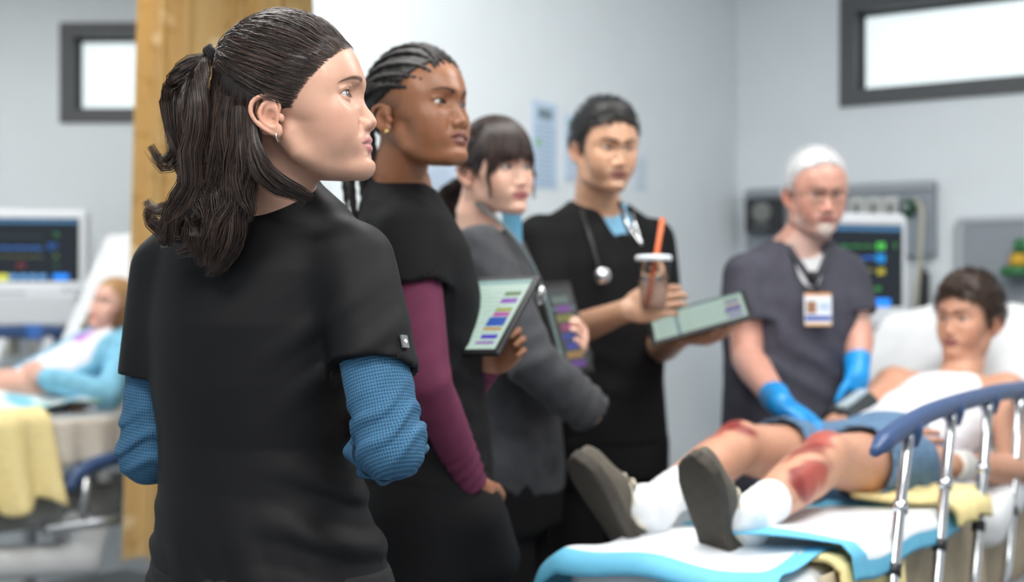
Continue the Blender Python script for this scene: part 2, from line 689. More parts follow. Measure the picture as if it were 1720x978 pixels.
def room():
    fl = MB().box((0.5, 3.0, -0.05), (12, 12, 0.1)).build('floor', mat('vinyl_floor', srgb(120, 124, 128), rough=0.35, noise=0.06, nscale=8))
    tag(fl, kind='structure')
    ce = MB().box((0.5, 3.2, CEIL + 0.05), (12, 9.6, 0.1)).build('ceiling', mat('ceiling_tile', srgb(214, 214, 210), rough=0.9, noise=0.03, nscale=30))
    tag(ce, kind='structure')
    # poster wall
    wall_box('wall_side', CORNER, PWD, 2.535, 0, CEIL, PN, th=0.06)
    # bed-head wall with a window opening
    s0, s1, zb, zt = 0.433, 2.35, 2.09, 2.52
    w = empty('wall_back', hw(1.6, 0.0)); tag(w, kind='structure')
    wall_box('wall_panel', hw(-0.06, 0), HW, 0.493, 0, CEIL, HN, parent=w)
    wall_box('wall_panel', hw(s0, 0), HW, s1 - s0, 0, zb, HN, parent=w)
    wall_box('wall_panel', hw(s0, 0), HW, s1 - s0, zt, CEIL, HN, parent=w)
    wall_box('wall_panel', hw(s1, 0), HW, 1.6, 0, CEIL, HN, parent=w)
    window('window_1', hw(s0, 0), HW, HN, s1 - s0, zb, zt, 0.062)
    # far wall of the neighbouring bay
    B0 = np.array([-3.6, 6.36, 0.0]); BD = nrm((1.0, -0.02, 0)); BN = nrm((-0.02, -1.0, 0))
    t0, t1 = 1.59, 2.45
    zb2, zt2 = 2.13, 2.575
    w2 = empty('wall_far', B0); tag(w2, kind='structure')
    wall_box('wall_panel', B0, BD, t0, 0, CEIL, BN, parent=w2)
    wall_box('wall_panel', B0 + BD * t0, BD, t1 - t0, 0, zb2, BN, parent=w2)
    wall_box('wall_panel', B0 + BD * t0, BD, t1 - t0, zt2, CEIL, BN, parent=w2)
    wall_box('wall_panel', B0 + BD * t1, BD, 2.2, 0, CEIL, BN, parent=w2)
    window('window_2', B0 + BD * t0, BD, BN, t1 - t0, zb2, zt2, 0.062)
    # outer walls beyond the frame
    wl = MB().box((-3.7, 3.2, CEIL / 2), (0.12, 9.6, CEIL)).build('wall_left', wall_m); tag(wl, kind='structure')
    # skirting
    tag(wall_box('baseboard_side', CORNER + np.array([0, 0, 0]), PWD, 2.53, 0, 0.10, PN, th=-0.012, m=tray_m), kind='structure')
    tag(wall_box('baseboard_back', hw(0, 0), HW, 3.9, 0, 0.10, HN, th=-0.012, m=tray_m), kind='structure')


def window(name, a, along, out, L, zb, zt, fw):
    w = empty(name, a + np.array([0, 0, zb])); tag(w, kind='structure')
    R = np.stack([along, out, np.array([0, 0, 1.0])], 1)
    H_ = zt - zb
    fb = MB()

    def bar(s0, s1, z0, z1, o0, o1, mb):
        mb.box(a + along * (s0 + s1) / 2 + np.array([0, 0, (z0 + z1) / 2]) + out * (o0 + o1) / 2, (s1 - s0, abs(o1 - o0), z1 - z0), R=R)
    for (s0, s1, z0, z1) in ((0, L, zb, zb + fw), (0, L, zt - fw, zt), (0, fw, zb + fw, zt - fw), (L - fw, L, zb + fw, zt - fw)):
        m_ = MB(); bar(s0, s1, z0, z1, -0.08, 0.012, m_)
        m_.build('window_frame', frame_m, w)
    for (s0, s1, z0, z1) in ((fw, L - fw, zb + fw, zb + fw + 0.012), (fw, fw + 0.014, zb + fw, zt - fw), (fw, L - fw, zt - fw - 0.012, zt - fw)):
        m_ = MB(); bar(s0, s1, z0, z1, -0.09, -0.05, m_)
        m_.build('gasket', mat('gasket_dark', srgb(48, 50, 52), rough=0.6), w)
    m_ = MB(); bar(fw, L - fw, zb + fw, zt - fw, -0.09, -0.075, m_)
    m_.build('pane', mat('frosted_daylight', srgb(226, 236, 238), rough=0.4, emit=0.80, ecol=srgb(226, 238, 240)), w)


def ceiling_lights():
    dif = mat('diffuser_lit', (1, 1, 1, 1), rough=0.5, emit=20.0, ecol=(1.0, 0.985, 0.96, 1))
    spots = [((0.95, 1.15), 'over the aisle before the stretcher'), ((-0.95, 0.75), 'over the aisle beside the curtain track'), ((-0.35, 2.95), 'over the standing staff'), ((1.55, 3.05), 'over the bed of the injured patient'), ((-2.0, 4.6), 'over the bed of the child'), ((0.2, -0.7), 'over the near end of the aisle')]
    for (x, y), wh in spots:
        t = empty('ceiling_light', (x, y, CEIL), 'white recessed ceiling light panel ' + wh, 'ceiling light', 'ceiling light panels')
        for dx, dy, sx, sy in ((0, 0.31, 1.24, 0.02), (0, -0.31, 1.24, 0.02), (0.61, 0, 0.02, 0.60), (-0.61, 0, 0.02, 0.60)):
            MB().box((x + dx, y + dy, CEIL - 0.008), (sx, sy, 0.016)).build('frame', white_p, t)
        MB().box((x, y, CEIL - 0.006), (1.20, 0.60, 0.008)).build('diffuser', dif, t)


def curtain():
    """pleated ochre cubicle curtain on a ceiling track"""
    x0, x1, y0 = -1.30, -0.42, 4.92
    n, m = 260, 14
    zt, zb = 2.93, 0.435
    V, F = [], []
    for i in range(n):
        u = i / (n - 1)
        for j in range(m):
            w = j / (m - 1)
            z = zt + (zb - zt) * w
            flare = 1.0 + 0.10 * w
            x = x1 + (x0 - x1) * u * (0.95 + 0.075 * w)
            ph = u * 2 * PI * 8.5 + 0.5 * math.sin(u * 21) + 0.25 * w
            y = y0 + 0.045 * flare * math.sin(ph) + 0.015 * math.sin(ph * 2.3 + 1)
            V.append((x + 0.02 * math.cos(ph) * flare, y, z))
    V = np.array(V)
    o = len(V)
    N = np.array([0, 0.003, 0])
    V2 = np.concatenate([V, V + N])
    for i in range(n - 1):
        for j in range(m - 1):
            a, b, c, d = i * m + j, (i + 1) * m + j, (i + 1) * m + j + 1, i * m + j + 1
            F.append((a, b, c, d)); F.append((o + d, o + c, o + b, o + a))
    t = empty('curtain', ((x0 + x1) / 2, y0, zb), 'ochre patterned cubicle curtain hanging in pleats beside the far bed', 'curtain')
    m_, nt, b = principled('ochre_curtain')
    MATS['ochre_curtain'] = m_
    b.inputs['Roughness'].default_value = 0.85
    tc = nt.nodes.new('ShaderNodeTexCoord')
    vo = nt.nodes.new('ShaderNodeTexVoronoi'); vo.inputs['Scale'].default_value = 9.0
    nz = nt.nodes.new('ShaderNodeTexNoise'); nz.inputs['Scale'].default_value = 14.0
    r1 = nt.nodes.new('ShaderNodeValToRGB')
    r1.color_ramp.elements[0].position = 0.16; r1.color_ramp.elements[0].color = srgb(240, 224, 186)
    r1.color_ramp.elements[1].position = 0.24; r1.color_ramp.elements[1].color = srgb(218, 190, 136)
    r2 = nt.nodes.new('ShaderNodeValToRGB')
    r2.color_ramp.elements[0].position = 0.34; r2.color_ramp.elements[0].color = srgb(206, 176, 128)
    r2.color_ramp.elements[1].position = 0.44; r2.color_ramp.elements[1].color = (1, 1, 1, 1)
    mp = nt.nodes.new('ShaderNodeMapping'); mp.inputs['Scale'].default_value = (1, 0.25, 1)
    nt.links.new(tc.outputs['Object'], mp.inputs[0])
    nt.links.new(mp.outputs[0], vo.inputs['Vector']); nt.links.new(mp.outputs[0], nz.inputs['Vector'])
    nt.links.new(vo.outputs['Distance'], r1.inputs[0]); nt.links.new(nz.outputs['Fac'], r2.inputs[0])
    mx = nt.nodes.new('ShaderNodeMix'); mx.data_type = 'RGBA'; mx.blend_type = 'MULTIPLY'; mx.inputs[0].default_value = 0.30
    nt.links.new(r1.outputs[0], mx.inputs[6]); nt.links.new(r2.outputs[0], mx.inputs[7]); nt.links.new(mx.outputs[2], b.inputs['Base Color'])
    link('curtain_cloth', raw_mesh('curtain_cloth', V2, np.array(F)), m_, t)
    MB().box(((x0 + x1) / 2 - 0.2, y0, 2.965), (1.9, 0.035, 0.07)).build('track', white_p, t)
    for i in range(16):
        u = (i + 0.5) / 16
        MB().box((x1 + (x0 - x1) * u, y0, 2.931), (0.006, 0.012, 0.03)).build('hook', white_p, t)


def poster(c, along, out, w, h, rows, label, tint=(196, 214, 232), head=None, blot=None):
    c = np.asarray(c, float)
    up = np.array([0, 0, 1.0])
    R = np.stack([along, up, np.cross(along, up)], 1)
    t = empty('poster', c - up * h / 2, label, 'poster', 'notices on the poster wall')
    MB().box(c + out * 0.002, (w, h, 0.003), R=R).build('sheet', mat('sheet_%d_%d_%d' % tint, srgb(*tint), rough=0.6), t)
    rng = np.random.default_rng(int(w * 1000))
    ink = mat('print_grey', srgb(150, 172, 196), rough=0.7)
    ink2 = mat('print_dark', srgb(120, 138, 150), rough=0.7)
    if head:
        MB().box(c + out * 0.0042 + up * (h * 0.36), (w * 0.55, h * 0.12, 0.001), R=R).build('heading', ink2 if head == 1 else mat('print_blue', srgb(90, 160, 205), rough=0.7), t)
    for i in range(rows):
        z = h * (0.24 - 0.68 * i / max(1, rows - 1))
        L = w * rng.uniform(0.5, 0.8)
        MB().box(c + out * 0.0042 + up * z + along * (w * 0.4 - L / 2 - (w * 0.8 - L) * 0.5), (L, h * 0.016, 0.001), R=R).build('text_line', ink, t)
    if blot:
        MB().box(c + out * 0.0044 + up * (h * blot[1]) + along * (w * blot[0]), (w * 0.22, h * 0.09, 0.001), R=R).build('picture', mat('print_spot', srgb(*blot[2]), rough=0.7), t)
    return t


def pw(px, py, out=0.0):
    """point of the poster wall seen at (px, py)"""
    k = (px - 860) / FPX
    t = (CORNER[0] - k * CORNER[1]) / (0.549 - k * 0.836)
    q = CORNER + PWD * t
    return np.array([q[0], q[1], CAMH + (HORIZON - py) / FPX * q[1]]) + PN * out


def posters():
    along = -PWD
    poster(pw(914, 244), along, PN, 0.150, 0.275, 13, 'long pale blue notice with grey text on the wall between two heads', (186, 206, 226), head=1, blot=(-0.28, 0.02, (150, 190, 160)))
    poster(pw(966, 250), along, PN, 0.150, 0.22, 10, 'pale notice with blue heading on the wall beside the young man', (196, 212, 230), head=2, blot=(-0.26, 0.36, (190, 120, 150)))
    poster(pw(738, 312), along, PN, 0.15, 0.17, 7, 'small pale notice low on the wall behind the braided woman', (190, 206, 224))
    poster(pw(1075, 290), along, PN, 0.10, 0.13, 5, 'faint white notice on the wall right of the young man', (208, 220, 230))


def screen_dots(t, c, R, sg, items):
    """coloured readings on a monitor, flat glowing print: (x, y, w, h, colour, strength)"""
    for i, (x, y, w, h, col, e) in enumerate(items):
        MB().box(c + R[:, 0] * x + R[:, 1] * y + R[:, 2] * sg * 0.0014, (w, h, 0.001), R=R).build('reading', mat('glow_%d_%d_%d_%d' % (*col, int(e * 10)), srgb(*col), rough=0.4, emit=e), t)


def digits(t, s, c, R, sg, size, col, e=0.7):
    """seven-segment style number on a monitor"""
    seg = {'0': 'abcdef', '1': 'bc', '2': 'abged', '3': 'abgcd', '4': 'fgbc', '5': 'afgcd', '6': 'afgedc', '7': 'abc', '8': 'abcdefg', '9': 'abcdfg'}
    pos = {'a': (0, .5, 1), 'g': (0, 0, 1), 'd': (0, -.5, 1), 'f': (-.5, .25, 0), 'b': (.5, .25, 0), 'e': (-.5, -.25, 0), 'c': (.5, -.25, 0)}
    mb = MB()
    for k, ch in enumerate(s):
        for q in seg[ch]:
            px_, py_, hz = pos[q]
            x = (k - (len(s) - 1) / 2) * size * 0.85 + px_ * size * 0.5; y = py_ * size
            mb.box(c + R[:, 0] * x + R[:, 1] * y + R[:, 2] * sg * 0.0016, (size * 0.5, size * 0.13, 0.001) if hz else (size * 0.13, size * 0.5, 0.001), R=R)
    mb.build('reading', mat('glow_%d_%d_%d_%d' % (*col, int(e * 10)), srgb(*col), rough=0.4, emit=e), t)


def monitor(c, yaw, w, h, label, left=False):
    """patient monitor: rounded white shell, dark screen, readings; yaw turns the screen normal from -y"""
    n = np.array([math.sin(yaw), -math.cos(yaw), 0]); u = np.array([math.cos(yaw), math.sin(yaw), 0]); up = np.array([0, 0, 1.0])
    R = np.stack([u, up, np.cross(u, up)], 1)
    sg = 1 if R[:, 2] @ n > 0 else -1
    c = np.asarray(c, float)
    t = empty('patient_monitor', c - up * h / 2, label, 'monitor', 'patient monitors')
    f = Field()
    f.add(Box(c - n * 0.035, (w, h, 0.075), R=R, r=0.022), 0.0)
    f.add(Box(c - n * 0.06 + up * 0.0, (w * 0.7, h * 0.7, 0.10), R=R, r=0.03), 0.02)
    f.sub(Box(c + n * 0.006 + up * h * 0.03, (w * 0.86, h * 0.74, 0.016), R=R, r=0.004), 0.002)
    finish('shell', f, 0.009, white_p, t)
    sc = c + n * 0.0005 + up * h * 0.03
    MB().box(sc, (w * 0.85, h * 0.73, 0.004), R=R).build('screen', mat('screen_dark', srgb(22, 28, 34), rough=0.15, emit=0.05, ecol=srgb(60, 90, 110)), t)
    sc = sc + n * 0.0015
    X, Y = w * 0.425, h * 0.365
    W_, H_ = X * 2, Y * 2
    it = [(0, Y * 0.90, W_ * 0.98, H_ * 0.055, (66, 110, 150), 0.35)]
    if not left:
        it += [(X * 0.45, -Y * 0.90, W_ * 0.22, H_ * 0.10, (30, 130, 235), 0.8), (-X * 0.10, -Y * 0.90, W_ * 0.20, H_ * 0.08, (80, 130, 205), 0.6)]
        screen_dots(t, sc, R, sg, it)
        digits(t, '88', sc + u * X * 0.42 + up * Y * 0.48, R, sg, 0.020, (90, 220, 90), 0.8)
        digits(t, '8', sc + u * X * 0.80 + up * Y * 0.50, R, sg, 0.014, (70, 160, 80), 0.5)
        digits(t, '98', sc + u * X * 0.40 + up * Y * 0.18, R, sg, 0.024, (30, 160, 240), 0.9)
        digits(t, '00', sc + u * X * 0.42 - up * Y * 0.14, R, sg, 0.018, (220, 205, 60), 0.7)
        digits(t, '17', sc + u * X * 0.10 - up * Y * 0.46, R, sg, 0.012, (70, 170, 80), 0.5)
        digits(t, '60', sc + u * X * 0.34 - up * Y * 0.56, R, sg, 0.012, (80, 190, 90), 0.5)
        rows = ((Y * 0.46, (60, 150, 70), 0.4), (Y * 0.18, (50, 120, 230), 0.6), (-Y * 0.12, (150, 145, 70), 0.35))
    else:
        it += [(X * 0.62, -Y * 0.86, W_ * 0.16, H_ * 0.09, (30, 130, 235), 0.8), (-X * 0.62, -Y * 0.88, W_ * 0.16, H_ * 0.10, (200, 200, 80), 0.6)]
        it += [(x_ * X, -Y * 0.86, W_ * 0.075, H_ * 0.075, (96, 150, 205), 0.55) for x_ in (-0.36, -0.16, 0.04, 0.24)]
        screen_dots(t, sc, R, sg, it)
        digits(t, '97', sc + u * X * 0.45 + up * Y * 0.10, R, sg, 0.022, (40, 110, 200), 0.6)
        digits(t, '75', sc + u * X * 0.52 + up * Y * 0.48, R, sg, 0.014, (80, 170, 90), 0.4)
        digits(t, '16', sc + u * X * 0.50 - up * Y * 0.20, R, sg, 0.014, (120, 150, 70), 0.4)
        digits(t, '11', sc + u * X * 0.52 - up * Y * 0.50, R, sg, 0.014, (80, 160, 90), 0.4)
        digits(t, '84', sc - u * X * 0.20 - up * Y * 0.50, R, sg, 0.018, (170, 60, 60), 0.35)
        rows = ((Y * 0.05, (70, 130, 220), 0.6), (-Y * 0.22, (110, 110, 70), 0.3), (Y * 0.42, (60, 80, 80), 0.3))
    for k, (yy, col, e) in enumerate(rows):
        pts = [sc + n * 0.0012 + u * (-X * 0.95 + i / 59 * X * 1.2) + up * (yy + h * 0.018 * (math.exp(-(((i % 15) - 6) / 1.2) ** 2) - 0.3 * math.exp(-(((i % 15) - 9) / 1.5) ** 2))) for i in range(60)]
        MB().tube(pts, 0.0022, n=4).build('trace', mat('glow_%d_%d_%d_%d' % (*col, int(e * 10)), srgb(*col), emit=e), t)
    for k in range(3):
        MB().lathe(c - up * h * 0.43 + u * (w * (0.30 + 0.07 * k)) , [(0.0005, 0), (0.008, 0), (0.008, 0.004), (0.0005, 0.005)], axis=n, n=12).build('button', tray_m, t)
    MB().box(c - up * h * 0.47 + n * 0.003 - u * w * 0.2, (w * 0.3, h * 0.02, 0.004), R=R).build('maker_plate', tray_m, t)
    # wall arm
    return t, R, n


def equipment():
    # headwall rail panel
    def hwpx(px, py, out=0.0):
        k = (px - 860) / FPX
        o = CORNER + HN * out
        s_ = (k * o[1] - o[0]) / (0.836 + k * 0.549)
        q = o + HW * s_
        return np.array([q[0], q[1], CAMH + (HORIZON - py) / FPX * q[1]])
    R = np.stack([HW, HN, np.array([0, 0, 1.0])], 1)
    a, b = hwpx(1256, 366, 0.03), hwpx(1572, 366, 0.03)
    c = (a + b) / 2; L = np.linalg.norm((b - a)[:2])
    zt, zb = hwpx(1500, 308)[2], hwpx(1500, 432)[2]
    c[2] = (zt + zb) / 2
    t = empty('headwall_panel', c - np.array([0, 0, (zt - zb) / 2]), 'grey wall service panel with outlets behind the older man', 'wall panel')
    MB().box(c, (L, 0.05, zt - zb), R=R, bev=0.008).build('panel', tray_m, t)
    MB().box(c + HN * 0.030 + np.array([0, 0, (zt - zb) * 0.42]), (L, 0.02, 0.02), R=R).build('rail', mat('steel', srgb(170, 174, 178), rough=0.3, metal=0.9), t)
    for k, px in enumerate((1440, 1468, 1496)):
        q = hwpx(px, 350, 0.06)
        MB().box(q, (0.055, 0.012, 0.085), R=R, bev=0.003).build('outlet', mat('outlet_cream', srgb(198, 200, 196), rough=0.5), t)
        MB().box(q + HN * 0.007, (0.016, 0.004, 0.04), R=R).build('socket', dark_p, t)
    gq = hwpx(1526, 350, 0.06)
    MB().lathe(gq, [(0.0005, 0), (0.034, 0), (0.034, 0.012), (0.026, 0.03), (0.012, 0.034), (0.0005, 0.034)], axis=HN).build('gas_outlet', mat('gas_green', srgb(40, 82, 60), rough=0.5), t, smooth=True)
    MB().lathe(gq + HN * 0.03, [(0.0005, 0), (0.012, 0), (0.012, 0.03), (0.0005, 0.03)], axis=HN).build('nozzle', mat('steel', srgb(170, 174, 178)), t, smooth=True)
    # blood-pressure gauge at the end of the rail
    q = hwpx(1284, 362, 0.09)
    g = empty('pressure_gauge', q - np.array([0, 0, 0.07]), 'dark wall pressure gauge beside the room corner', 'gauge')
    MB().box(q, (0.15, 0.05, 0.13), R=R, bev=0.01).build('case', dark_p, g)
    MB().lathe(q + HN * 0.025 + np.array([0, 0, 0.012]), [(0.0005, 0), (0.04, 0), (0.04, 0.004), (0.0005, 0.004)], axis=HN).build('dial', mat('dial_face', srgb(120, 122, 118), rough=0.3), g)
    MB().box(q + HN * 0.03 + np.array([0, 0, -0.048]), (0.07, 0.008, 0.018), R=R).build('cuff_basket', mat('basket_grey', srgb(90, 92, 94), rough=0.5), g)
    # suction line and holder
    q = hwpx(1548, 400, 0.10)
    v = empty('suction_tube', q, 'pale suction tube hanging from the wall service panel', 'tube')
    MB().tube(spline([hwpx(1540, 335, 0.06), hwpx(1548, 360, 0.10), hwpx(1545, 430, 0.10), hwpx(1538, 520, 0.09)], 24), 0.009, n=8).build('hose', mat('hose_pale', srgb(190, 188, 170), rough=0.4), v, smooth=True)
    q = hwpx(1552, 495, 0.05)
    k = empty('wall_holder', q - np.array([0, 0, 0.09]), 'narrow black holder on the wall beside the monitor', 'holder')
    MB().box(q, (0.035, 0.05, 0.17), R=R, bev=0.008).build('case', dark_p, k)
    MB().box(q + np.array([0, 0, 0.09]) + HN * 0.005, (0.02, 0.02, 0.03), R=R, bev=0.004).build('probe', mat('basket_grey', srgb(90, 92, 94)), k)
    # recessed grey cabinet panel to the right
    a, b = hwpx(1604, 440, 0.02), hwpx(1790, 440, 0.02)
    c = (a + b) / 2; L = np.linalg.norm((b - a)[:2])
    zt, zb = hwpx(1660, 364)[2], 0.9
    c[2] = (zt + zb) / 2
    r = empty('recess_panel', np.array([c[0], c[1], zb]), 'rounded grey recessed panel on the wall behind the patient', 'wall panel')
    f = Field()
    f.add(Box(c, (L, 0.06, zt - zb), R=R, r=0.028), 0.0)
    f.sub(Box(c + HN * 0.035, (L - 0.05, 0.05, zt - zb - 0.05), R=R, r=0.02), 0.004)
    finish('frame', f, 0.010, mat('recess_rim', srgb(172, 178, 184), rough=0.5), r)
    MB().box(c + HN * 0.012, (L - 0.05, 0.006, zt - zb - 0.05), R=R).build('back_plate', mat('recess_back', srgb(140, 147, 154), rough=0.5), r)
    q = hwpx(1708, 440, 0.10)
    fm = empty('oxygen_flowmeter', q - np.array([0, 0, 0.06]), 'green and yellow oxygen flowmeter on the recessed panel', 'flowmeter')
    gm = mat('flow_green', srgb(44, 110, 62), rough=0.4)
    MB().lathe(q + np.array([0, 0, -0.05]), [(0.0005, 0), (0.055, 0), (0.06, 0.012), (0.055, 0.03), (0.02, 0.036), (0.0005, 0.036)]).build('valve', gm, fm, smooth=True)
    MB().lathe(q + np.array([0.005, 0, -0.015]), [(0.0005, 0), (0.03, 0.0), (0.034, 0.02), (0.02, 0.045), (0.0005, 0.045)]).build('knob', mat('flow_yellow', srgb(206, 160, 44), rough=0.4), fm, smooth=True)
    MB().lathe(q + np.array([0.012, 0.0, 0.03]), [(0.0005, 0), (0.022, 0), (0.022, 0.05), (0.0005, 0.055)]).build('tube', gm, fm, smooth=True)
    MB().tube([q + np.array([0, 0, -0.04]), hwpx(1708, 470, 0.02)], 0.012, n=8).build('stem', mat('steel', srgb(170, 174, 178)), fm, smooth=True)
    # monitor on an arm, right
    mc = P(1452, 452, 4.85)
    t, Rm, n = monitor(mc, 0.30, 0.345, 0.385, 'white patient monitor with green blue and yellow readings behind the older man')
    MB().tube([mc - n * 0.10, mc - n * 0.30 + np.array([0.05, 0, -0.05]), hw(0.62, 1.30, 0.0)], 0.022, n=10).build('arm', mat('arm_grey', srgb(190, 194, 198), rough=0.4), t, smooth=True)
    # module rack under it
    q = P(1480, 585, 4.90)
    mr = empty('module_rack', q - np.array([0, 0, 0.1]), 'grey module rack with cables under the monitor behind the patient', 'rack')
    MB().box(q, (0.26, 0.12, 0.17), R=rotz(0.30), bev=0.012).build('case', mat('rack_grey', srgb(176, 180, 184), rough=0.45), mr)
    for k in range(3):
        MB().box(q + rotz(0.30) @ np.array([-0.07 + 0.07 * k, -0.063, 0.02]), (0.05, 0.01, 0.09), R=rotz(0.30), bev=0.003).build('module', mat('module_%d' % (k % 2), srgb(150, 154, 158) if k % 2 else srgb(120, 126, 130), rough=0.5), mr)
        MB().tube(spline([q + rotz(0.30) @ np.array([-0.07 + 0.07 * k, -0.07, -0.01]), q + rotz(0.30) @ np.array([-0.08 + 0.07 * k, -0.12, -0.10]), q + np.array([-0.05 + 0.05 * k, -0.05, -0.24])], 14), 0.005, n=6).build('cable', mat('cable_grey', srgb(110, 114, 118), rough=0.5), mr, smooth=True)
    MB().tube([q - np.array([0, 0, 0.08]), np.array([q[0], q[1], 0.03])], 0.02, n=10).build('pole', mat('steel', srgb(170, 174, 178)), mr, smooth=True)
    MB().lathe(np.array([q[0], q[1], 0.0]), [(0.0005, 0), (0.20, 0), (0.20, 0.02), (0.03, 0.04), (0.0005, 0.04)]).build('base', mat('arm_grey', srgb(190, 194, 198)), mr, smooth=True)
    # monitor left
    mc = P(52, 424, 5.90)
    t, Rm, n = monitor(mc, 0.10, 0.46, 0.36, 'white patient monitor with dim traces beside the bed of the child', left=True)
    MB().tube([mc - n * 0.10, mc - n * 0.30, np.array([mc[0] - 0.05, 6.32, mc[2] - 0.05])], 0.022, n=10).build('arm', mat('arm_grey', srgb(190, 194, 198)), t, smooth=True)
    q = P(50, 545, 5.95)
    mr = empty('equipment_stand', np.array([q[0], q[1], 0.0]), 'pale equipment stand with modules under the monitor by the child', 'stand')
    MB().box(q + np.array([0, 0, 0.06]), (0.46, 0.22, 0.13), bev=0.012).build('shelf_unit', mat('rack_pale', srgb(206, 210, 214), rough=0.45), mr)
    MB().box(q + np.array([0.10, -0.06, -0.10]), (0.14, 0.14, 0.20), bev=0.01).build('module', mat('module_dim', srgb(140, 142, 142), rough=0.5), mr)
    MB().box(q + np.array([-0.12, -0.06, -0.07]), (0.16, 0.14, 0.12), bev=0.01).build('module', mat('module_cream', srgb(178, 178, 170), rough=0.5), mr)
    MB().box(q + np.array([0, 0, -0.20]), (0.46, 0.24, 0.03), bev=0.01).build('tray', mat('rack_pale', srgb(206, 210, 214)), mr)
    MB().tube([q + np.array([0, 0, -0.2]), np.array([q[0], q[1], 0.06])], 0.03, n=12).build('pole', mat('arm_grey', srgb(190, 194, 198)), mr, smooth=True)
    MB().lathe(np.array([q[0], q[1], 0.0]), [(0.0005, 0), (0.26, 0), (0.26, 0.03), (0.04, 0.06), (0.0005, 0.06)]).build('base', mat('arm_grey', srgb(190, 194, 198)), mr, smooth=True)


def build_room():
    room()
    ceiling_lights()
    curtain()
    posters()
    equipment()
# ------------------------------------------------------------------ heads
# local head frame: x to the person's right, y forward, z up, origin midway between the ear canals
EYE = np.array([0.0315, 0.0822, 0.0135])


def Cap2(pts, rad, n=22):
    rad = np.asarray(rad, float)
    return Cap(spline(pts, n), np.interp(np.linspace(0, 1, n), np.linspace(0, 1, len(rad)), rad))


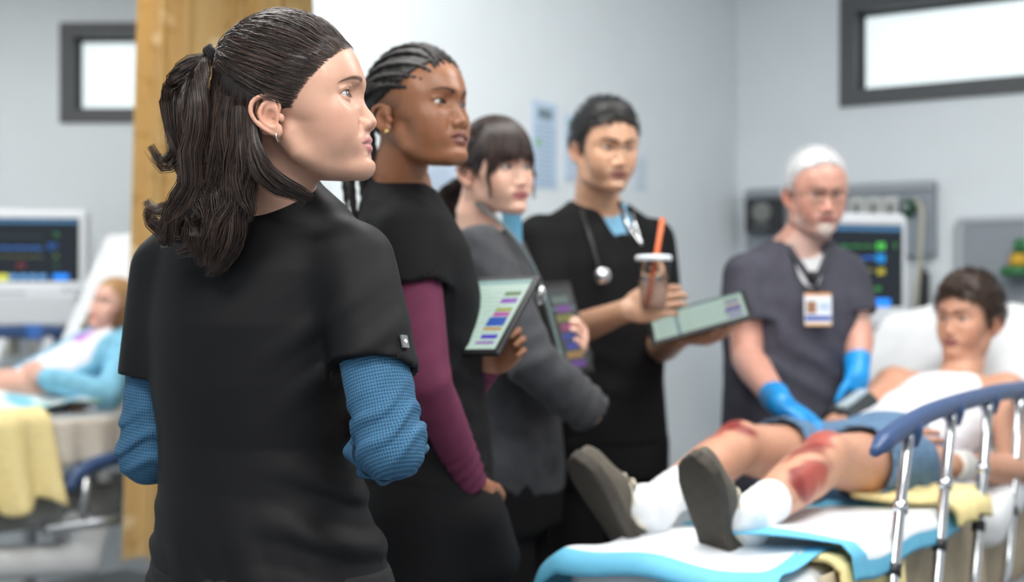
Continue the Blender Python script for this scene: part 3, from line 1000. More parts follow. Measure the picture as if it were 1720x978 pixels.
def head_local(**q):
    g = lambda k, d: q.get(k, d)
    jw, cw, nw, nl, lp, ck = g('jaw', 1.0), g('chin', 1.0), g('nose_w', 1.0), g('nose_l', 1.0), g('lips', 1.0), g('cheek', 1.0)
    lid_u, lid_l = g('lid_u', 0.0054), g('lid_l', 0.0042)
    tip = g('tip', 0.1225)
    f = Field()
    # skull and face masses
    f.add(Ell((0, 0.006, 0.046), (0.0735, 0.097, 0.086)), 0.0)
    f.add(Ell((0, 0.046, 0.050), (0.0625, 0.0585, 0.054)), 0.03)
    f.add(Ell((0, 0.050, -0.014), (0.0585 * ck, 0.0500, 0.060)), 0.03)
    f.add(Ell((0, 0.048, -0.052), (0.046 * jw, 0.0500, 0.042)), 0.03)
    gz = g('gonion', -0.062)
    f.add(Cap([(0.053 * jw, 0.004, -0.030), (0.0495 * jw, 0.014, gz), (0.034 * jw, 0.050, -0.080 + (gz + 0.062) * 0.4), (0.012, 0.084, -0.086)], [0.016, 0.014, 0.013, 0.013]), 0.022)
    f.add(Ell((0, 0.0905, -0.0835), (0.021 * cw, 0.0165, 0.0155)), 0.016)
    f.add(Ell((0.041, 0.0625, -0.0095), (0.023 * ck, 0.0245, 0.020)), 0.024)      # cheekbone
    f.add(Ell((0.036, 0.064, -0.036), (0.020 * ck, 0.026, 0.026)), 0.024)        # cheek
    f.add(Cap([(0.0, 0.1010, 0.0315), (0.020, 0.0955, 0.0350), (0.046, 0.0680, 0.0330)], [0.0085, 0.0085, 0.008]), 0.02)   # brow
    f.add(Ell((0.060, 0.040, 0.030), (0.010, 0.03, 0.03)), 0.02)
    # eye sockets
    f.sub(Ell((0.0345, 0.1000, 0.0135), (0.0175, 0.0150, 0.0105), rotz(-0.25)), 0.016)
    f.sub(Ell((0.0145, 0.1080, 0.0150), (0.0050, 0.0085, 0.011)), 0.010)
    # nose
    nb = 0.1015
    f.add(Cap([(0, nb - 0.0105, 0.020), (0, nb - 0.0035, 0.004), (0, tip - 0.0100, -0.0165 * nl), (0, tip - 0.0098, -0.0235 * nl)], [0.0062, 0.0066, 0.0078, 0.0088]), 0.011)
    f.add(Ell((0, tip - 0.0092, -0.0255 * nl), (0.0098 * nw, 0.0092, 0.0085)), 0.006)
    f.add(Ell((0.0120 * nw, 0.1030, -0.0285 * nl), (0.0074, 0.0104, 0.0080)), 0.0045)
    f.add(Ell((0, 0.1055, -0.0345 * nl), (0.0045, 0.0085, 0.004)), 0.005)
    f.sub(Ell((0.0068 * nw, 0.1090, -0.0368 * nl), (0.0033, 0.0058, 0.0036)), 0.0025)
    f.sub(Cap([(0.0215 * nw, 0.1020, -0.028), (0.028, 0.0970, -0.044)], [0.0008, 0.0006]), 0.010)      # nasolabial fold
    # mouth
    f.add(Ell((0, 0.0895, -0.0535), (0.0300, 0.0155, 0.0205)), 0.014)
    mz = -0.0545
    f.add(Cap([(0, 0.1035, mz + 0.0060 * lp), (0.006, 0.1038, mz + 0.0066 * lp), (0.016, 0.0980, mz + 0.0040), (0.0262, 0.0885, mz - 0.0002)], [0.0050 * lp, 0.0050 * lp, 0.0042 * lp, 0.0022]), 0.0045)
    f.add(Cap([(0, 0.1020, mz - 0.0068 * lp), (0.008, 0.1010, mz - 0.0066 * lp), (0.017, 0.0960, mz - 0.0048), (0.0258, 0.0885, mz - 0.0012)], [0.0058 * lp, 0.0056 * lp, 0.0044 * lp, 0.0020]), 0.0045)
    op = g('mouth_open', 0.0)
    f.sub(Cap([(0, 0.1105, mz), (0.009, 0.1085, mz + 0.0004), (0.018, 0.1010, mz - 0.0004), (0.0275, 0.0950, mz - 0.0010)], [0.0024 + op, 0.0022 + op, 0.0018 + op * .6, 0.0012]), 0.0035)
    f.sub(Cap([(0, 0.1120, -0.0405), (0, 0.1120, -0.0470)], [0.0024, 0.0024]), 0.005)                   # philtrum
    f.sub(Ell((0, 0.1150, -0.0705), (0.017, 0.0125, 0.0042)), 0.011)                                      # under the lower lip
    # eyelids
    e = EYE
    f.add(Ell(e, (0.0146, 0.0146, 0.0140)), 0.0055)
    f.add(Cap([(e[0] - 0.013, e[1] + 0.0085, e[2] + 0.0055), (e[0], e[1] + 0.0125, e[2] + 0.0105), (e[0] + 0.015, e[1] + 0.0045, e[2] + 0.0065)], [0.0025, 0.0032, 0.003]), 0.006)
    f.sub(Cap([(e[0] - 0.011, e[1] + 0.0120, e[2] + 0.0048), (e[0] - 0.003, e[1] + 0.0150, e[2] + 0.0086), (e[0] + 0.006, e[1] + 0.0138, e[2] + 0.0086), (e[0] + 0.0145, e[1] + 0.0078, e[2] + 0.0040)], 0.0008), 0.0030)

    def opening(p):
        x = p[:, 0] - e[0]; z = p[:, 2] - e[2] - 0.06 * x
        w = 0.0148
        s_ = np.clip(1 - (x / w) ** 2, 0, 1) ** 0.8
        d2 = np.maximum(z - lid_u * s_, -lid_l * s_ - z)
        d2 = np.maximum(d2, np.abs(x) - w)
        return np.maximum(d2, (e[1] + 0.002) - p[:, 1])
    f.sub(Fn(opening, (e[0], e[1] + 0.012, e[2]), 0.022), 0.0012)
    if g('bags', 0):
        f.add(Cap([(e[0] - 0.009, e[1] + 0.0105, e[2] - 0.0110), (e[0] + 0.010, e[1] + 0.0065, e[2] - 0.0110)], 0.004), 0.006)
    # ear
    es = g('ear', 1.0)
    ey, ez = g('ear_y', 0.002), g('ear_z', -0.004)

    def E(y, z, x=0.0):
        yy = ey + y * es; zz = ez + z * es
        return (0.0715 + max(0.0, -y) * 0.27 + x, yy, zz)
    Rz = rotz(-0.27) @ rotx(-0.20)
    f.add(Ell(E(-0.018, 0.004, -0.0015), (0.0036, 0.0185 * es, 0.0265 * es), Rz), 0.004)
    f.add(Ell(E(-0.008, -0.019, 0.001), (0.0042, 0.0082 * es, 0.0092 * es), rotz(-0.3)), 0.006)
    f.sub(Ell(E(-0.0135, -0.001, 0.0070), (0.0075, 0.0095 * es, 0.0130 * es), Rz), 0.003)
    f.add(Cap2([E(-0.009, 0.002, 0.000), E(-0.001, 0.008, 0.002), E(0.0005, 0.017, 0.002), E(-0.006, 0.0265, 0.002), E(-0.019, 0.0310, 0.002), E(-0.0315, 0.0265, 0.002), E(-0.0372, 0.0150, 0.002), E(-0.0345, 0.001, 0.002), E(-0.0255, -0.012, 0.002), E(-0.0150, -0.0205, 0.001), E(-0.007, -0.024, 0.001)],
                  [0.0018, 0.0024, 0.0028, 0.0031, 0.0033, 0.0034, 0.0033, 0.0030, 0.0028, 0.0030, 0.0034]), 0.0022)
    f.add(Cap2([E(-0.009, 0.023, 0.001), E(-0.020, 0.019, 0.0018), E(-0.0262, 0.008, 0.0022), E(-0.0235, -0.005, 0.002), E(-0.0155, -0.0125, 0.001)], [0.0020, 0.0030, 0.0032, 0.0030, 0.0026]), 0.003)
    f.add(Ell(E(0.001, -0.0025, 0.0025), (0.0034, 0.0040, 0.0062)), 0.004)
    f.add(Cap([E(-0.004, -0.014, 0.001), E(-0.0135, -0.0135, 0.002)], 0.003), 0.003)
    for pr, k in g('extra', ()):
        f.add(pr, k)
    for pr, k in g('carve', ()):
        f.sub(pr, k)
    return f


class Head:
    """a head placed in the world: centre c, rotation R (columns: right, forward, up)"""
    def __init__(s, c, R, scale=1.0, **q):
        s.c = np.asarray(c, float); s.Rm = np.asarray(R, float); s.s = scale; s.q = q
        s.f = head_local(**q)

    def loc(s, P_):
        return ((P_ - s.c) @ s.Rm) / s.s

    def wld(s, p):
        return np.asarray(p, float) * s.s @ s.Rm.T + s.c

    def __call__(s, P_):
        l = s.loc(P_).astype(np.float32)
        l[:, 0] = np.abs(l[:, 0])
        return s.f(l, margin=0.03) * s.s

    def prim(s):
        return Fn(s, s.c + s.Rm @ np.array([0, 0.01, 0.015]) * s.s, 0.16 * s.s)


def push_out(H, q, gap=0.0012):
    """move local points that lie inside the head out to just above its skin"""
    s_ = q.shape
    p = q.reshape(-1, 3)
    c0 = np.array([0, 0.004, 0.030])
    for _ in range(2):
        m = p.copy(); m[:, 0] = np.abs(m[:, 0])
        d = H.f(m.astype(np.float32), margin=0.03)
        v = p - c0; v /= np.linalg.norm(v, axis=1)[:, None] + 1e-9
        p = p + v * np.clip(gap - d, 0, 0.03)[:, None]
    return p.reshape(s_)


def head_rot(right_of, pitch, roll=0.0):
    """right_of: heading angle in the world plane of the facing direction (0 = +y, positive towards +x); pitch up positive"""
    a = right_of
    fwd = np.array([math.sin(a), math.cos(a), 0.0])
    rt = np.array([math.cos(a), -math.sin(a), 0.0])
    up = np.array([0, 0, 1.0])
    f2 = fwd * math.cos(pitch) + up * math.sin(pitch)
    u2 = up * math.cos(pitch) - fwd * math.sin(pitch)
    r2 = rt * math.cos(roll) + u2 * math.sin(roll)
    u3 = u2 * math.cos(roll) - rt * math.sin(roll)
    return np.stack([r2, f2, u3], 1)


def sstep(a, b, x):
    t = np.clip((x - a) / (b - a), 0, 1)
    return t * t * (3 - 2 * t)


def face_tint(h, V, base, lip, brow, brow_w=1.0, brow_a=0.85, blush=(1.0, 0.82, 0.80), lash=0.8, extra=None, brow_dz=0.0, brow_tilt=0.0):
    """pigment of the skin: lips, eyebrows, lash line, flush of cheeks, nose and ears"""
    l = h.loc(V)
    x = np.abs(l[:, 0]); y = l[:, 1]; z = l[:, 2]
    C = np.tile(np.asarray(base[:3], float), (len(V), 1))
    # flush
    for c, r, a in (((0.046, 0.070, -0.020), 0.026, 0.8), ((0, 0.118, -0.026), 0.014, 0.6), ((0.085, -0.02, 0.0), 0.035, 0.9), ((0, 0.10, -0.085), 0.018, 0.35)):
        w = np.exp(-(((np.stack([x, y, z], 1) - c) / r) ** 2).sum(1)) * a
        C *= 1 - w[:, None] * (1 - np.asarray(blush))
    # lips
    mz = -0.0545
    lpz = h.q.get('lips', 1.0)
    s_ = np.clip(1 - (x / 0.0272) ** 2, 0, 1)
    up = mz + (0.0108 - 0.0018 * np.exp(-(x / 0.003) ** 2)) * lpz * s_ ** 0.7
    dn = mz - 0.0122 * lpz * s_ ** 0.6
    d = np.maximum(z - up, dn - z)
    w = (1 - sstep(-0.0014, 0.0010, d)) * (x < 0.0272) * (y > 0.08)
    C = C * (1 - w[:, None]) + w[:, None] * np.asarray(lip[:3])
    ml = np.exp(-((z - mz + 0.0004) / 0.0011) ** 2) * (x < 0.028) * (y > 0.083) * 0.65  # shade of the crease between the lips, painted into the colour
    C *= 1 - ml[:, None]
    # eyebrow
    e = EYE
    t = (x - 0.0125) / 0.0430
    arc = e[2] + 0.0170 + brow_dz + 0.0060 * np.sin(np.clip(t, 0, 1) * PI * 0.78) - 0.004 * np.clip(t - 0.55, 0, 1) + brow_tilt * (np.clip(t, 0, 1) - 0.25)
    th = brow_w * 0.0036 * np.clip(1.05 - 0.75 * np.clip(t, 0, 1), 0, 1)
    w = (1 - sstep(th * 0.4, th * 1.1, np.abs(z - arc))) * sstep(-0.10, 0.06, t) * (1 - sstep(0.85, 1.03, t)) * (y > 0.05) * brow_a
    C = C * (1 - w[:, None]) + w[:, None] * np.asarray(brow[:3])
    # lash line along the upper and lower lid
    xx = x - e[0]; zz = z - e[2] - 0.06 * xx
    s_ = np.clip(1 - (xx / 0.0150) ** 2, 0, 1) ** 0.8
    lid_u = h.q.get('lid_u', 0.0054); lid_l = h.q.get('lid_l', 0.0042)
    du = np.abs(zz - lid_u * s_ - 0.0004)
    w = np.exp(-(du / 0.0010) ** 2) * (np.abs(xx) < 0.0158) * (y > 0.075) * lash
    C = C * (1 - w[:, None]) + w[:, None] * np.asarray(brow[:3]) * 0.5
    dl = np.abs(zz + lid_l * s_ + 0.0003)
    w = np.exp(-(dl / 0.0009) ** 2) * (np.abs(xx) < 0.0155) * (y > 0.075) * lash * 0.45
    C = C * (1 - w[:, None]) + w[:, None] * np.asarray(brow[:3]) * 0.6
    if extra is not None:
        C = extra(l, C)
    return C


def eye_mesh(iris, n=36, m=28):
    """eyeball around the origin looking along +y; pigment in rings"""
    V, C = [], []
    r = 0.0121
    ths = [0.0, 0.08, 0.15, 0.165, 0.25, 0.35, 0.44, 0.47, 0.50, 0.56] + list(np.linspace(0.66, PI, m))
    for th in ths:
        for k in range(n):
            a = 2 * PI * k / n
            bulge = r + 0.0009 * max(0, 1 - (th / 0.52) ** 2)
            V.append((bulge * math.sin(th) * math.cos(a), bulge * math.cos(th), bulge * math.sin(th) * math.sin(a)))
            if th < 0.158: c = (0.004, 0.004, 0.004)
            elif th < 0.445:
                v = 0.8 + 0.35 * math.sin(a * 9 + th * 20) * 0.5 + 0.4 * (th - 0.15)
                c = tuple(x * v for x in iris[:3])
            elif th < 0.49: c = tuple(x * 0.25 for x in iris[:3])
            else: c = (0.62, 0.58, 0.56)
            C.append(c)
    F = []
    for i in range(len(ths) - 1):
        for k in range(n):
            F.append((i * n + k, i * n + (k + 1) % n, (i + 1) * n + (k + 1) % n, (i + 1) * n + k))
    return np.array(V), np.array(F), np.array(C)


def add_eyes(h, parent, iris, gaze=(0.0, 0.0)):
    """gaze: yaw towards the person's right, pitch up, relative to the head"""
    V, F, C = eye_mesh(iris)
    G = head_rot(gaze[0], gaze[1])
    for sx in (1, -1):
        c = EYE * np.array([sx, 1, 1])
        W = h.wld(V @ G.T + c)
        me = raw_mesh('eye', W, F)
        set_color(me, C)
        link('eye', me, tint_mat('eyeball', rough=0.08, noise=0.02, coat=0.6), parent)


# ------------------------------------------------------------------ hair strands
def strands_mesh(paths, rad, sides=3, tint=None):
    """paths (n, m, 3), rad (m,) or (n, m); returns V, F"""
    paths = np.asarray(paths, np.float64)
    n, m, _ = paths.shape
    T = np.gradient(paths, axis=1)
    T /= np.linalg.norm(T, axis=2, keepdims=True) + 1e-12
    up = np.array([0.31, 0.52, 0.79])
    N = np.cross(T, up); N /= np.linalg.norm(N, axis=2, keepdims=True) + 1e-9
    B = np.cross(T, N)
    rad = np.broadcast_to(np.asarray(rad, float), (n, m))[..., None]
    rings = []
    for k in range(sides):
        a = 2 * PI * k / sides
        rings.append(paths + rad * (math.cos(a) * N + math.sin(a) * B))
    V = np.stack(rings, 2).reshape(-1, 3)          # n, m, sides
    base = (np.arange(n)[:, None] * m + np.arange(m - 1)[None, :]) * sides
    F = []
    for k in range(sides):
        k2 = (k + 1) % sides
        F.append(np.stack([base + k, base + k2, base + sides + k2, base + sides + k], -1).reshape(-1, 4))
    return V, np.concatenate(F)


def lock(guide, n, width, rng, m=24, wave=0.0, wlen=0.08, taper=0.35, fray=0.0, flat=None, wphase=None, spread_end=1.0):
    """n strands around a guide polyline; width (k,) radius profile along it"""
    g = spline(guide, m)
    w = np.interp(np.linspace(0, 1, m), np.linspace(0, 1, len(width)), width)
    T = np.gradient(g, axis=0); T /= np.linalg.norm(T, axis=1)[:, None] + 1e-12
    N = np.cross(T, (0.3, 0.4, 0.87)); N /= np.linalg.norm(N, axis=1)[:, None] + 1e-9
    if flat is not None:
        N = np.tile(np.asarray(flat, float), (m, 1))
        N = N - T * (N * T).sum(1)[:, None]; N /= np.linalg.norm(N, axis=1)[:, None] + 1e-9
    B = np.cross(T, N)
    a = rng.uniform(0, 2 * PI, n); r = np.sqrt(rng.uniform(0, 1, n))
    fl = 0.45 if flat is not None else 1.0
    u = (r * np.cos(a))[:, None] * w; v = (r * np.sin(a))[:, None] * w * fl
    s_ = np.concatenate([[0], np.cumsum(np.linalg.norm(np.diff(g, axis=0), axis=1))])
    ph = (wphase if wphase is not None else rng.uniform(0, 6.28)) + rng.normal(0, 0.35, n)[:, None]
    env = np.clip(s_ / (s_[-1] * 0.35), 0, 1)
    wv = wave * env * np.sin(2 * PI * s_ / wlen + ph)
    wv2 = wave * 0.6 * env * np.cos(2 * PI * s_ / wlen + ph)
    fr = rng.normal(0, 1, (n, 1)) * fray * np.linspace(0, 1, m) ** 2
    fr2 = rng.normal(0, 1, (n, 1)) * fray * np.linspace(0, 1, m) ** 2
    pts = g[None] + (u + wv + fr)[..., None] * N[None] + (v + wv2 + fr2)[..., None] * B[None]
    return pts


def build_strands(name, paths_list, rad, mt, parent, cols=None, rng=RNG):
    Vs, Fs, Cs, n = [], [], [], 0
    for i, p in enumerate(paths_list):
        m = p.shape[1]
        prof = rad * np.interp(np.linspace(0, 1, m), [0, 0.18, 0.65, 1], [0.35, 1, 1, 0.2])
        V, F = strands_mesh(p, prof[None] * rng.uniform(0.7, 1.25, (p.shape[0], 1)))
        Vs.append(V); Fs.append(F + n); n += len(V)
        if cols is not None:
            c = np.asarray(cols[0])[None] + rng.uniform(0, 1, (p.shape[0], 1)) ** 2 * (np.asarray(cols[1]) - np.asarray(cols[0]))[None]
            Cs.append(np.repeat(c, m * 3, 0))
    me = raw_mesh(name, np.concatenate(Vs), np.concatenate(Fs))
    if cols is not None:
        set_color(me, np.concatenate(Cs))
    return link(name, me, mt, parent)
# ------------------------------------------------------------------ bodies
def hand(w, d, t, n, curl=0.5, s=1.0, thumb=0.5, curls=None, spread=0.0, off=0.0):
    """capsules of a hand: wrist w, d towards the fingers, t towards the thumb, n out of the palm (fingers curl that way)"""
    w = np.asarray(w, float); d = nrm(d)
    t = np.asarray(t, float); t = nrm(t - d * (t @ d))
    n0 = np.cross(d, t); n = n0 if n0 @ np.asarray(n, float) > 0 else -n0
    out = []
    R = np.stack([d, t, n], 1)
    out.append((Ell(w + d * 0.045 * s - n * 0.002, (0.050 * s + off, 0.040 * s + off, 0.0145 * s + off), R), 0.012))
    out.append((Ell(w + d * 0.068 * s, (0.026 * s + off, 0.039 * s + off, 0.0120 * s + off), R), 0.010))
    out.append((Ell(w + d * 0.030 * s + t * 0.022 * s + n * 0.007 * s, (0.030 * s + off, 0.016 * s + off, 0.015 * s + off), R), 0.010))
    L = [(0.029, 0.083, (0.040, 0.025, 0.021), 0.0084), (0.0098, 0.088, (0.044, 0.028, 0.022), 0.0086), (-0.0098, 0.085, (0.041, 0.026, 0.021), 0.0082), (-0.0285, 0.076, (0.032, 0.020, 0.019), 0.0074)]
    curls = curls if curls is not None else [curl] * 4
    for i, (o, b, ls, r) in enumerate(L):
        p = w + (d * b + t * o) * s
        pts = [p - d * 0.012 * s]; rad = [r * 1.05 * s + off]
        pts.append(p); rad.append(r * s * 1.02 + off)
        ang = 0.0
        dirn = nrm(d + t * (o * spread * 12))
        for j, (l, a) in enumerate(zip(ls, (0.75, 1.0, 0.7))):
            ang += curls[i] * a
            v = dirn * math.cos(ang) + n * math.sin(ang)
            p = p + v * l * s
            pts.append(p); rad.append(r * s * (0.94, 0.86, 0.74)[j] + off)
        out.append((Cap(pts, rad), 0.004))
    p = w + (d * 0.022 + t * 0.028 + n * 0.006) * s
    v1 = nrm(d * 0.70 + t * (0.75 - 0.35 * thumb) + n * (0.20 + 0.45 * thumb))
    v2 = nrm(d * 0.85 + t * (0.45 - 0.55 * thumb) + n * (0.15 + 0.6 * thumb))
    v3 = nrm(d * 0.90 + t * (0.25 - 0.70 * thumb) + n * (0.15 + 0.7 * thumb))
    pts = [p, p + v1 * 0.036 * s, p + v1 * 0.036 * s + v2 * 0.030 * s, p + v1 * 0.036 * s + v2 * 0.030 * s + v3 * 0.024 * s]
    out.append((Cap(pts, [0.0125 * s + off, 0.0100 * s + off, 0.0092 * s + off, 0.0074 * s + off]), 0.006))
    return out


def arm_prims(sh, el, wr, r=(0.050, 0.042, 0.036, 0.040, 0.025), off=0.0):
    sh, el, wr = [np.asarray(v, float) for v in (sh, el, wr)]
    m = sh * 0.5 + el * 0.5
    fm = el * 0.72 + wr * 0.28
    return Cap([sh, m, el, fm, wr], [r[0] + off, r[1] + off, r[2] + off, r[3] + off, r[4] + off])


def leg_prims(hp, kn, an, r=(0.088, 0.068, 0.052, 0.056, 0.038), off=0.0):
    hp, kn, an = [np.asarray(v, float) for v in (hp, kn, an)]
    return Cap([hp, hp * 0.45 + kn * 0.55, kn, kn * 0.68 + an * 0.32, an], [v + off for v in r])


def arm_coords(V, pts, ref):
    """(around, along) coordinates of V about a polyline, metres"""
    pts = np.asarray(pts, float)
    best = np.full(len(V), 1e9); u = np.zeros(len(V)); v = np.zeros(len(V))
    acc = 0.0
    for i in range(len(pts) - 1):
        a, b = pts[i], pts[i + 1]
        ab = b - a; L = np.linalg.norm(ab); ax = ab / L
        q = V - a
        t = q @ ax
        tc = np.clip(t, 0 if i else -1e9, L if i < len(pts) - 2 else 1e9)
        dv = q - tc[:, None] * ax
        dist = np.linalg.norm(dv, axis=1)
        e1 = nrm(ref - ax * (np.asarray(ref) @ ax)); e2 = np.cross(ax, e1)
        ang = np.arctan2(dv @ e2, dv @ e1)
        m = dist < best
        best = np.where(m, dist, best)
        u = np.where(m, ang * 0.045, u); v = np.where(m, acc + tc, v)
        acc += L
    return np.stack([u, v, np.zeros(len(V))], 1)


def flat_cap(pts, rad, axis, f):
    c = Cap(pts, rad, flat=(nrm(axis), f))
    return c


def finish(name, field, h, mt, parent, fine=(), tint=None, coords=None, lo=None, hi=None):
    V, F = body_mesh(field, h, fine, lo, hi)
    me = raw_mesh(name, V, F)
    if tint is not None:
        set_color(me, tint(V) if callable(tint) else np.tile(np.asarray(tint[:3]), (len(V), 1)))
    if coords is not None:
        set_vec(me, coords(V))
    return link(name, me, mt, parent)


def legs_down(pel, a, hip_w, floor=0.0, stance=0.0, lead=0.0, knee_f=0.02):
    """joints of two standing legs under the pelvis point; a heading"""
    rt = np.array([math.cos(a), -math.sin(a), 0]); fw = np.array([math.sin(a), math.cos(a), 0])
    out = []
    for s_ in (1, -1):
        hp = pel + rt * s_ * hip_w
        an = np.array([hp[0], hp[1], floor + 0.085]) + rt * s_ * stance + fw * lead * s_ - fw * 0.03
        kn = hp * 0.48 + an * 0.52 + fw * knee_f
        out.append((hp, kn, an))
    return out


def shoe_field(an, fw, s=1.0, floor=0.0, up=None):
    """a simple low shoe on the floor, heading fw"""
    f = Field()
    fw = nrm(fw); up = np.array([0, 0, 1.0]) if up is None else nrm(up)
    rt = np.cross(fw, up)
    b = np.array([an[0], an[1], floor])
    R = np.stack([fw, rt, up], 1)
    f.add(Ell(b + fw * 0.045 * s + up * 0.030 * s, (0.140 * s, 0.046 * s, 0.042 * s), R), 0.0)
    f.add(Ell(b + fw * 0.105 * s + up * 0.034 * s, (0.078 * s, 0.048 * s, 0.036 * s), R), 0.02)
    f.add(Cap([b + up * 0.04, b + up * 0.10 * s], [0.046 * s, 0.042 * s]), 0.03)
    f.cut(Half(-up, b + up * 0.003), 0.004)
    return f

build_room()
# ------------------------------------------------------------------ shared builder for the standing people further back
SCRUB_BLACK = dict(col=srgb(15, 15, 17), rough=0.8, noise=0.12, nscale=22, bump=0.08, bscale=900, spec=0.25)


def scalp_cap(H, rad_off, line, low=-0.06, ear=True, bulges=(), h=0.0035, bumpy=0.0, bscale=90, seed=1, taper=0.85):
    """close hair: the skull grown by rad_off (x, y, z), cut at a hairline line = (z values, y values)"""
    c0 = np.array([0, 0.004, 0.046]); rad = np.array([0.0735, 0.098, 0.088]) + np.asarray(rad_off)
    f = Field()
    f.add(Ell(c0, rad), 0.0)
    for b, k in bulges: f.add(b, k)
    zz, yy = [np.asarray(v) for v in line]

    def fn(P_):
        l = H.loc(P_).astype(np.float32)
        m = l.copy(); m[:, 0] = np.abs(m[:, 0])
        d = f(m)
        tl = (l[:, 1] - np.interp(l[:, 2], zz, yy)) * 0.75 + 0.0030 * vnoise(l, 260, seed + 2) + 0.003
        d = d + (max(rad_off) * taper) * sstep(-0.024, 0.0, tl)
        if bumpy: d = d + bumpy * vnoise(l, bscale, seed) + bumpy * 0.7 * vnoise(l * np.array([1.0, 0.45, 1.0], np.float32), bscale * 3.5, seed + 9)
        d = smin(d, H.f(m, margin=0.03) - 0.0030 + (bumpy * 0.5 * vnoise(l, bscale * 3, seed + 4) if bumpy else 0), 0.006)
        d = smax(d, tl, 0.004)
        d = smax(d, -(l[:, 2] - low), 0.012)
        if ear:
            e = np.maximum(np.sqrt(((l[:, 1] + 0.012) / 0.030) ** 2 + ((l[:, 2] + 0.018) / 0.046) ** 2) - 1, 0.045 - m[:, 0]) * 0.03
            d = smax(d, -e, 0.005)
        return d * H.s
    g = Field(); g.add(Fn(fn, H.c, 0.19 * H.s), 0.0)
    return polygonize(g, H.c - 0.19 * H.s, H.c + 0.19 * H.s, h)


def hair_obj(name, VF, col, parent, rough=0.5, noise=0.3):
    V, F = VF
    me = raw_mesh(name, V, F)
    set_color(me, np.tile(np.asarray(col[:3]), (len(V), 1)))
    return link(name, me, tint_mat('hair_%s' % parent.name, rough=rough, noise=noise, nscale=120, bump=0.5, bscale=500), parent)


def scalp_strands(H, n, rad_off, line, flow, rng, length=0.05, m=8, lift=0.004, zmin=0.0):
    """short hair lying along a local flow direction over the skull"""
    c0 = np.array([0, 0.004, 0.046]); rad = np.array([0.0735, 0.098, 0.088]) + np.asarray(rad_off)
    d = rng.normal(size=(n * 4, 3)); d /= np.linalg.norm(d, axis=1)[:, None]
    r = c0 + d * rad
    zz, yy = line
    ok = (r[:, 1] < np.interp(r[:, 2], zz, yy)) & (r[:, 2] > zmin)
    ok &= ~((np.sqrt(((r[:, 1] + 0.012) / 0.030) ** 2 + ((r[:, 2] + 0.018) / 0.046) ** 2) < 1.05))
    r = r[ok][:n]
    t = np.linspace(0, 1, m)[None, :, None]
    fl = flow(r)
    L = length * rng.uniform(0.6, 1.2, (len(r), 1, 1))
    q = r[:, None] + fl[:, None] * t * L
    v = q - c0
    k = np.linalg.norm(v / rad, axis=2, keepdims=True)
    q = c0 + v / k * (1 + (lift * rng.uniform(0.2, 1.0, (len(r), 1, 1)) * (0.2 + t)) / 0.09)
    q += rng.normal(0, 0.0015, (len(r), 1, 3)) * t
    q = push_out(H, q, 0.0028)
    return H.wld(q.reshape(-1, 3)).reshape(q.shape)


def fringe(H, rad_off, line, n, rng, length=0.012, down=-0.25):
    """fine hairs that break up the edge of the hairline"""
    c0 = np.array([0, 0.004, 0.046]); rad = np.array([0.0735, 0.098, 0.088]) + np.asarray(rad_off) * 0.35
    zz, yy = line
    d = rng.normal(size=(n * 40, 3)); d /= np.linalg.norm(d, axis=1)[:, None]
    r = c0 + d * rad
    e = r[:, 1] - np.interp(r[:, 2], zz, yy)
    r = r[(np.abs(e + 0.008) < 0.008) & (r[:, 2] > 0.0)][:n]
    t = np.linspace(0, 1, 6)[None, :, None]
    fl = np.stack([-0.5 * r[:, 0] / 0.07 * 0.0 + rng.normal(0, 0.35, len(r)), 0.9 * np.ones(len(r)), down + rng.normal(0, 0.3, len(r))], 1)
    q = r[:, None] + fl[:, None] * t * length * rng.uniform(0.5, 1.2, (len(r), 1, 1))
    v = q - c0
    k = np.linalg.norm(v / rad, axis=2, keepdims=True)
    q = np.where(k < 1, c0 + v / k, q) + 0.002 * np.sin(PI * t)
    q = push_out(H, q, 0.0012)
    return H.wld(q.reshape(-1, 3)).reshape(q.shape)


def staff(p, H, heading, torso, arms, hands, skin_tint, skin_mat, neck, legs_pel=None, hip_w=0.085, fine=(), h=0.012, head_h=0.0027, arm_r=(0.048, 0.040, 0.035, 0.037, 0.024), leg_r=(0.088, 0.068, 0.052, 0.056, 0.038), hand_s=1.0, head_r=0.165):
    """body of a standing person as one surface. torso rows: (x, y, z, rx, ry). arms: ((sh, el, wr), ...). hands: dicts for hand()"""
    yaw = -heading
    f = Field()
    f.add(H.prim(), 0.0)
    f.add(Cap(neck[0], neck[1]), 0.022)
    f.add(Loft([(x, y, z, rx - 0.012, ry - 0.012, yaw) for x, y, z, rx, ry in torso]), 0.03)
    for (sh, el, wr), hd in zip(arms, hands):
        f.add(arm_prims(sh, el, wr, r=arm_r), 0.025)
        for pr, k in hand(wr, s=hand_s, **hd):
            f.add(pr, k)
    legs = []
    if legs_pel is not None:
        legs = legs_down(np.asarray(legs_pel, float), heading, hip_w, stance=0.02)
        for hp, kn, an in legs:
            f.add(leg_prims(hp, kn, an, r=leg_r), 0.03)
    fn = [(H.wld((0, 0.012, 0.012)), head_r * H.s, head_h)]
    for (sh, el, wr), hd in zip(arms, hands):
        fn.append((np.asarray(wr) + nrm(hd['d']) * 0.085, 0.115, 0.0038))
    fn += list(fine)
    finish('body', f, h, skin_mat, p, fine=fn, tint=skin_tint)
    return legs


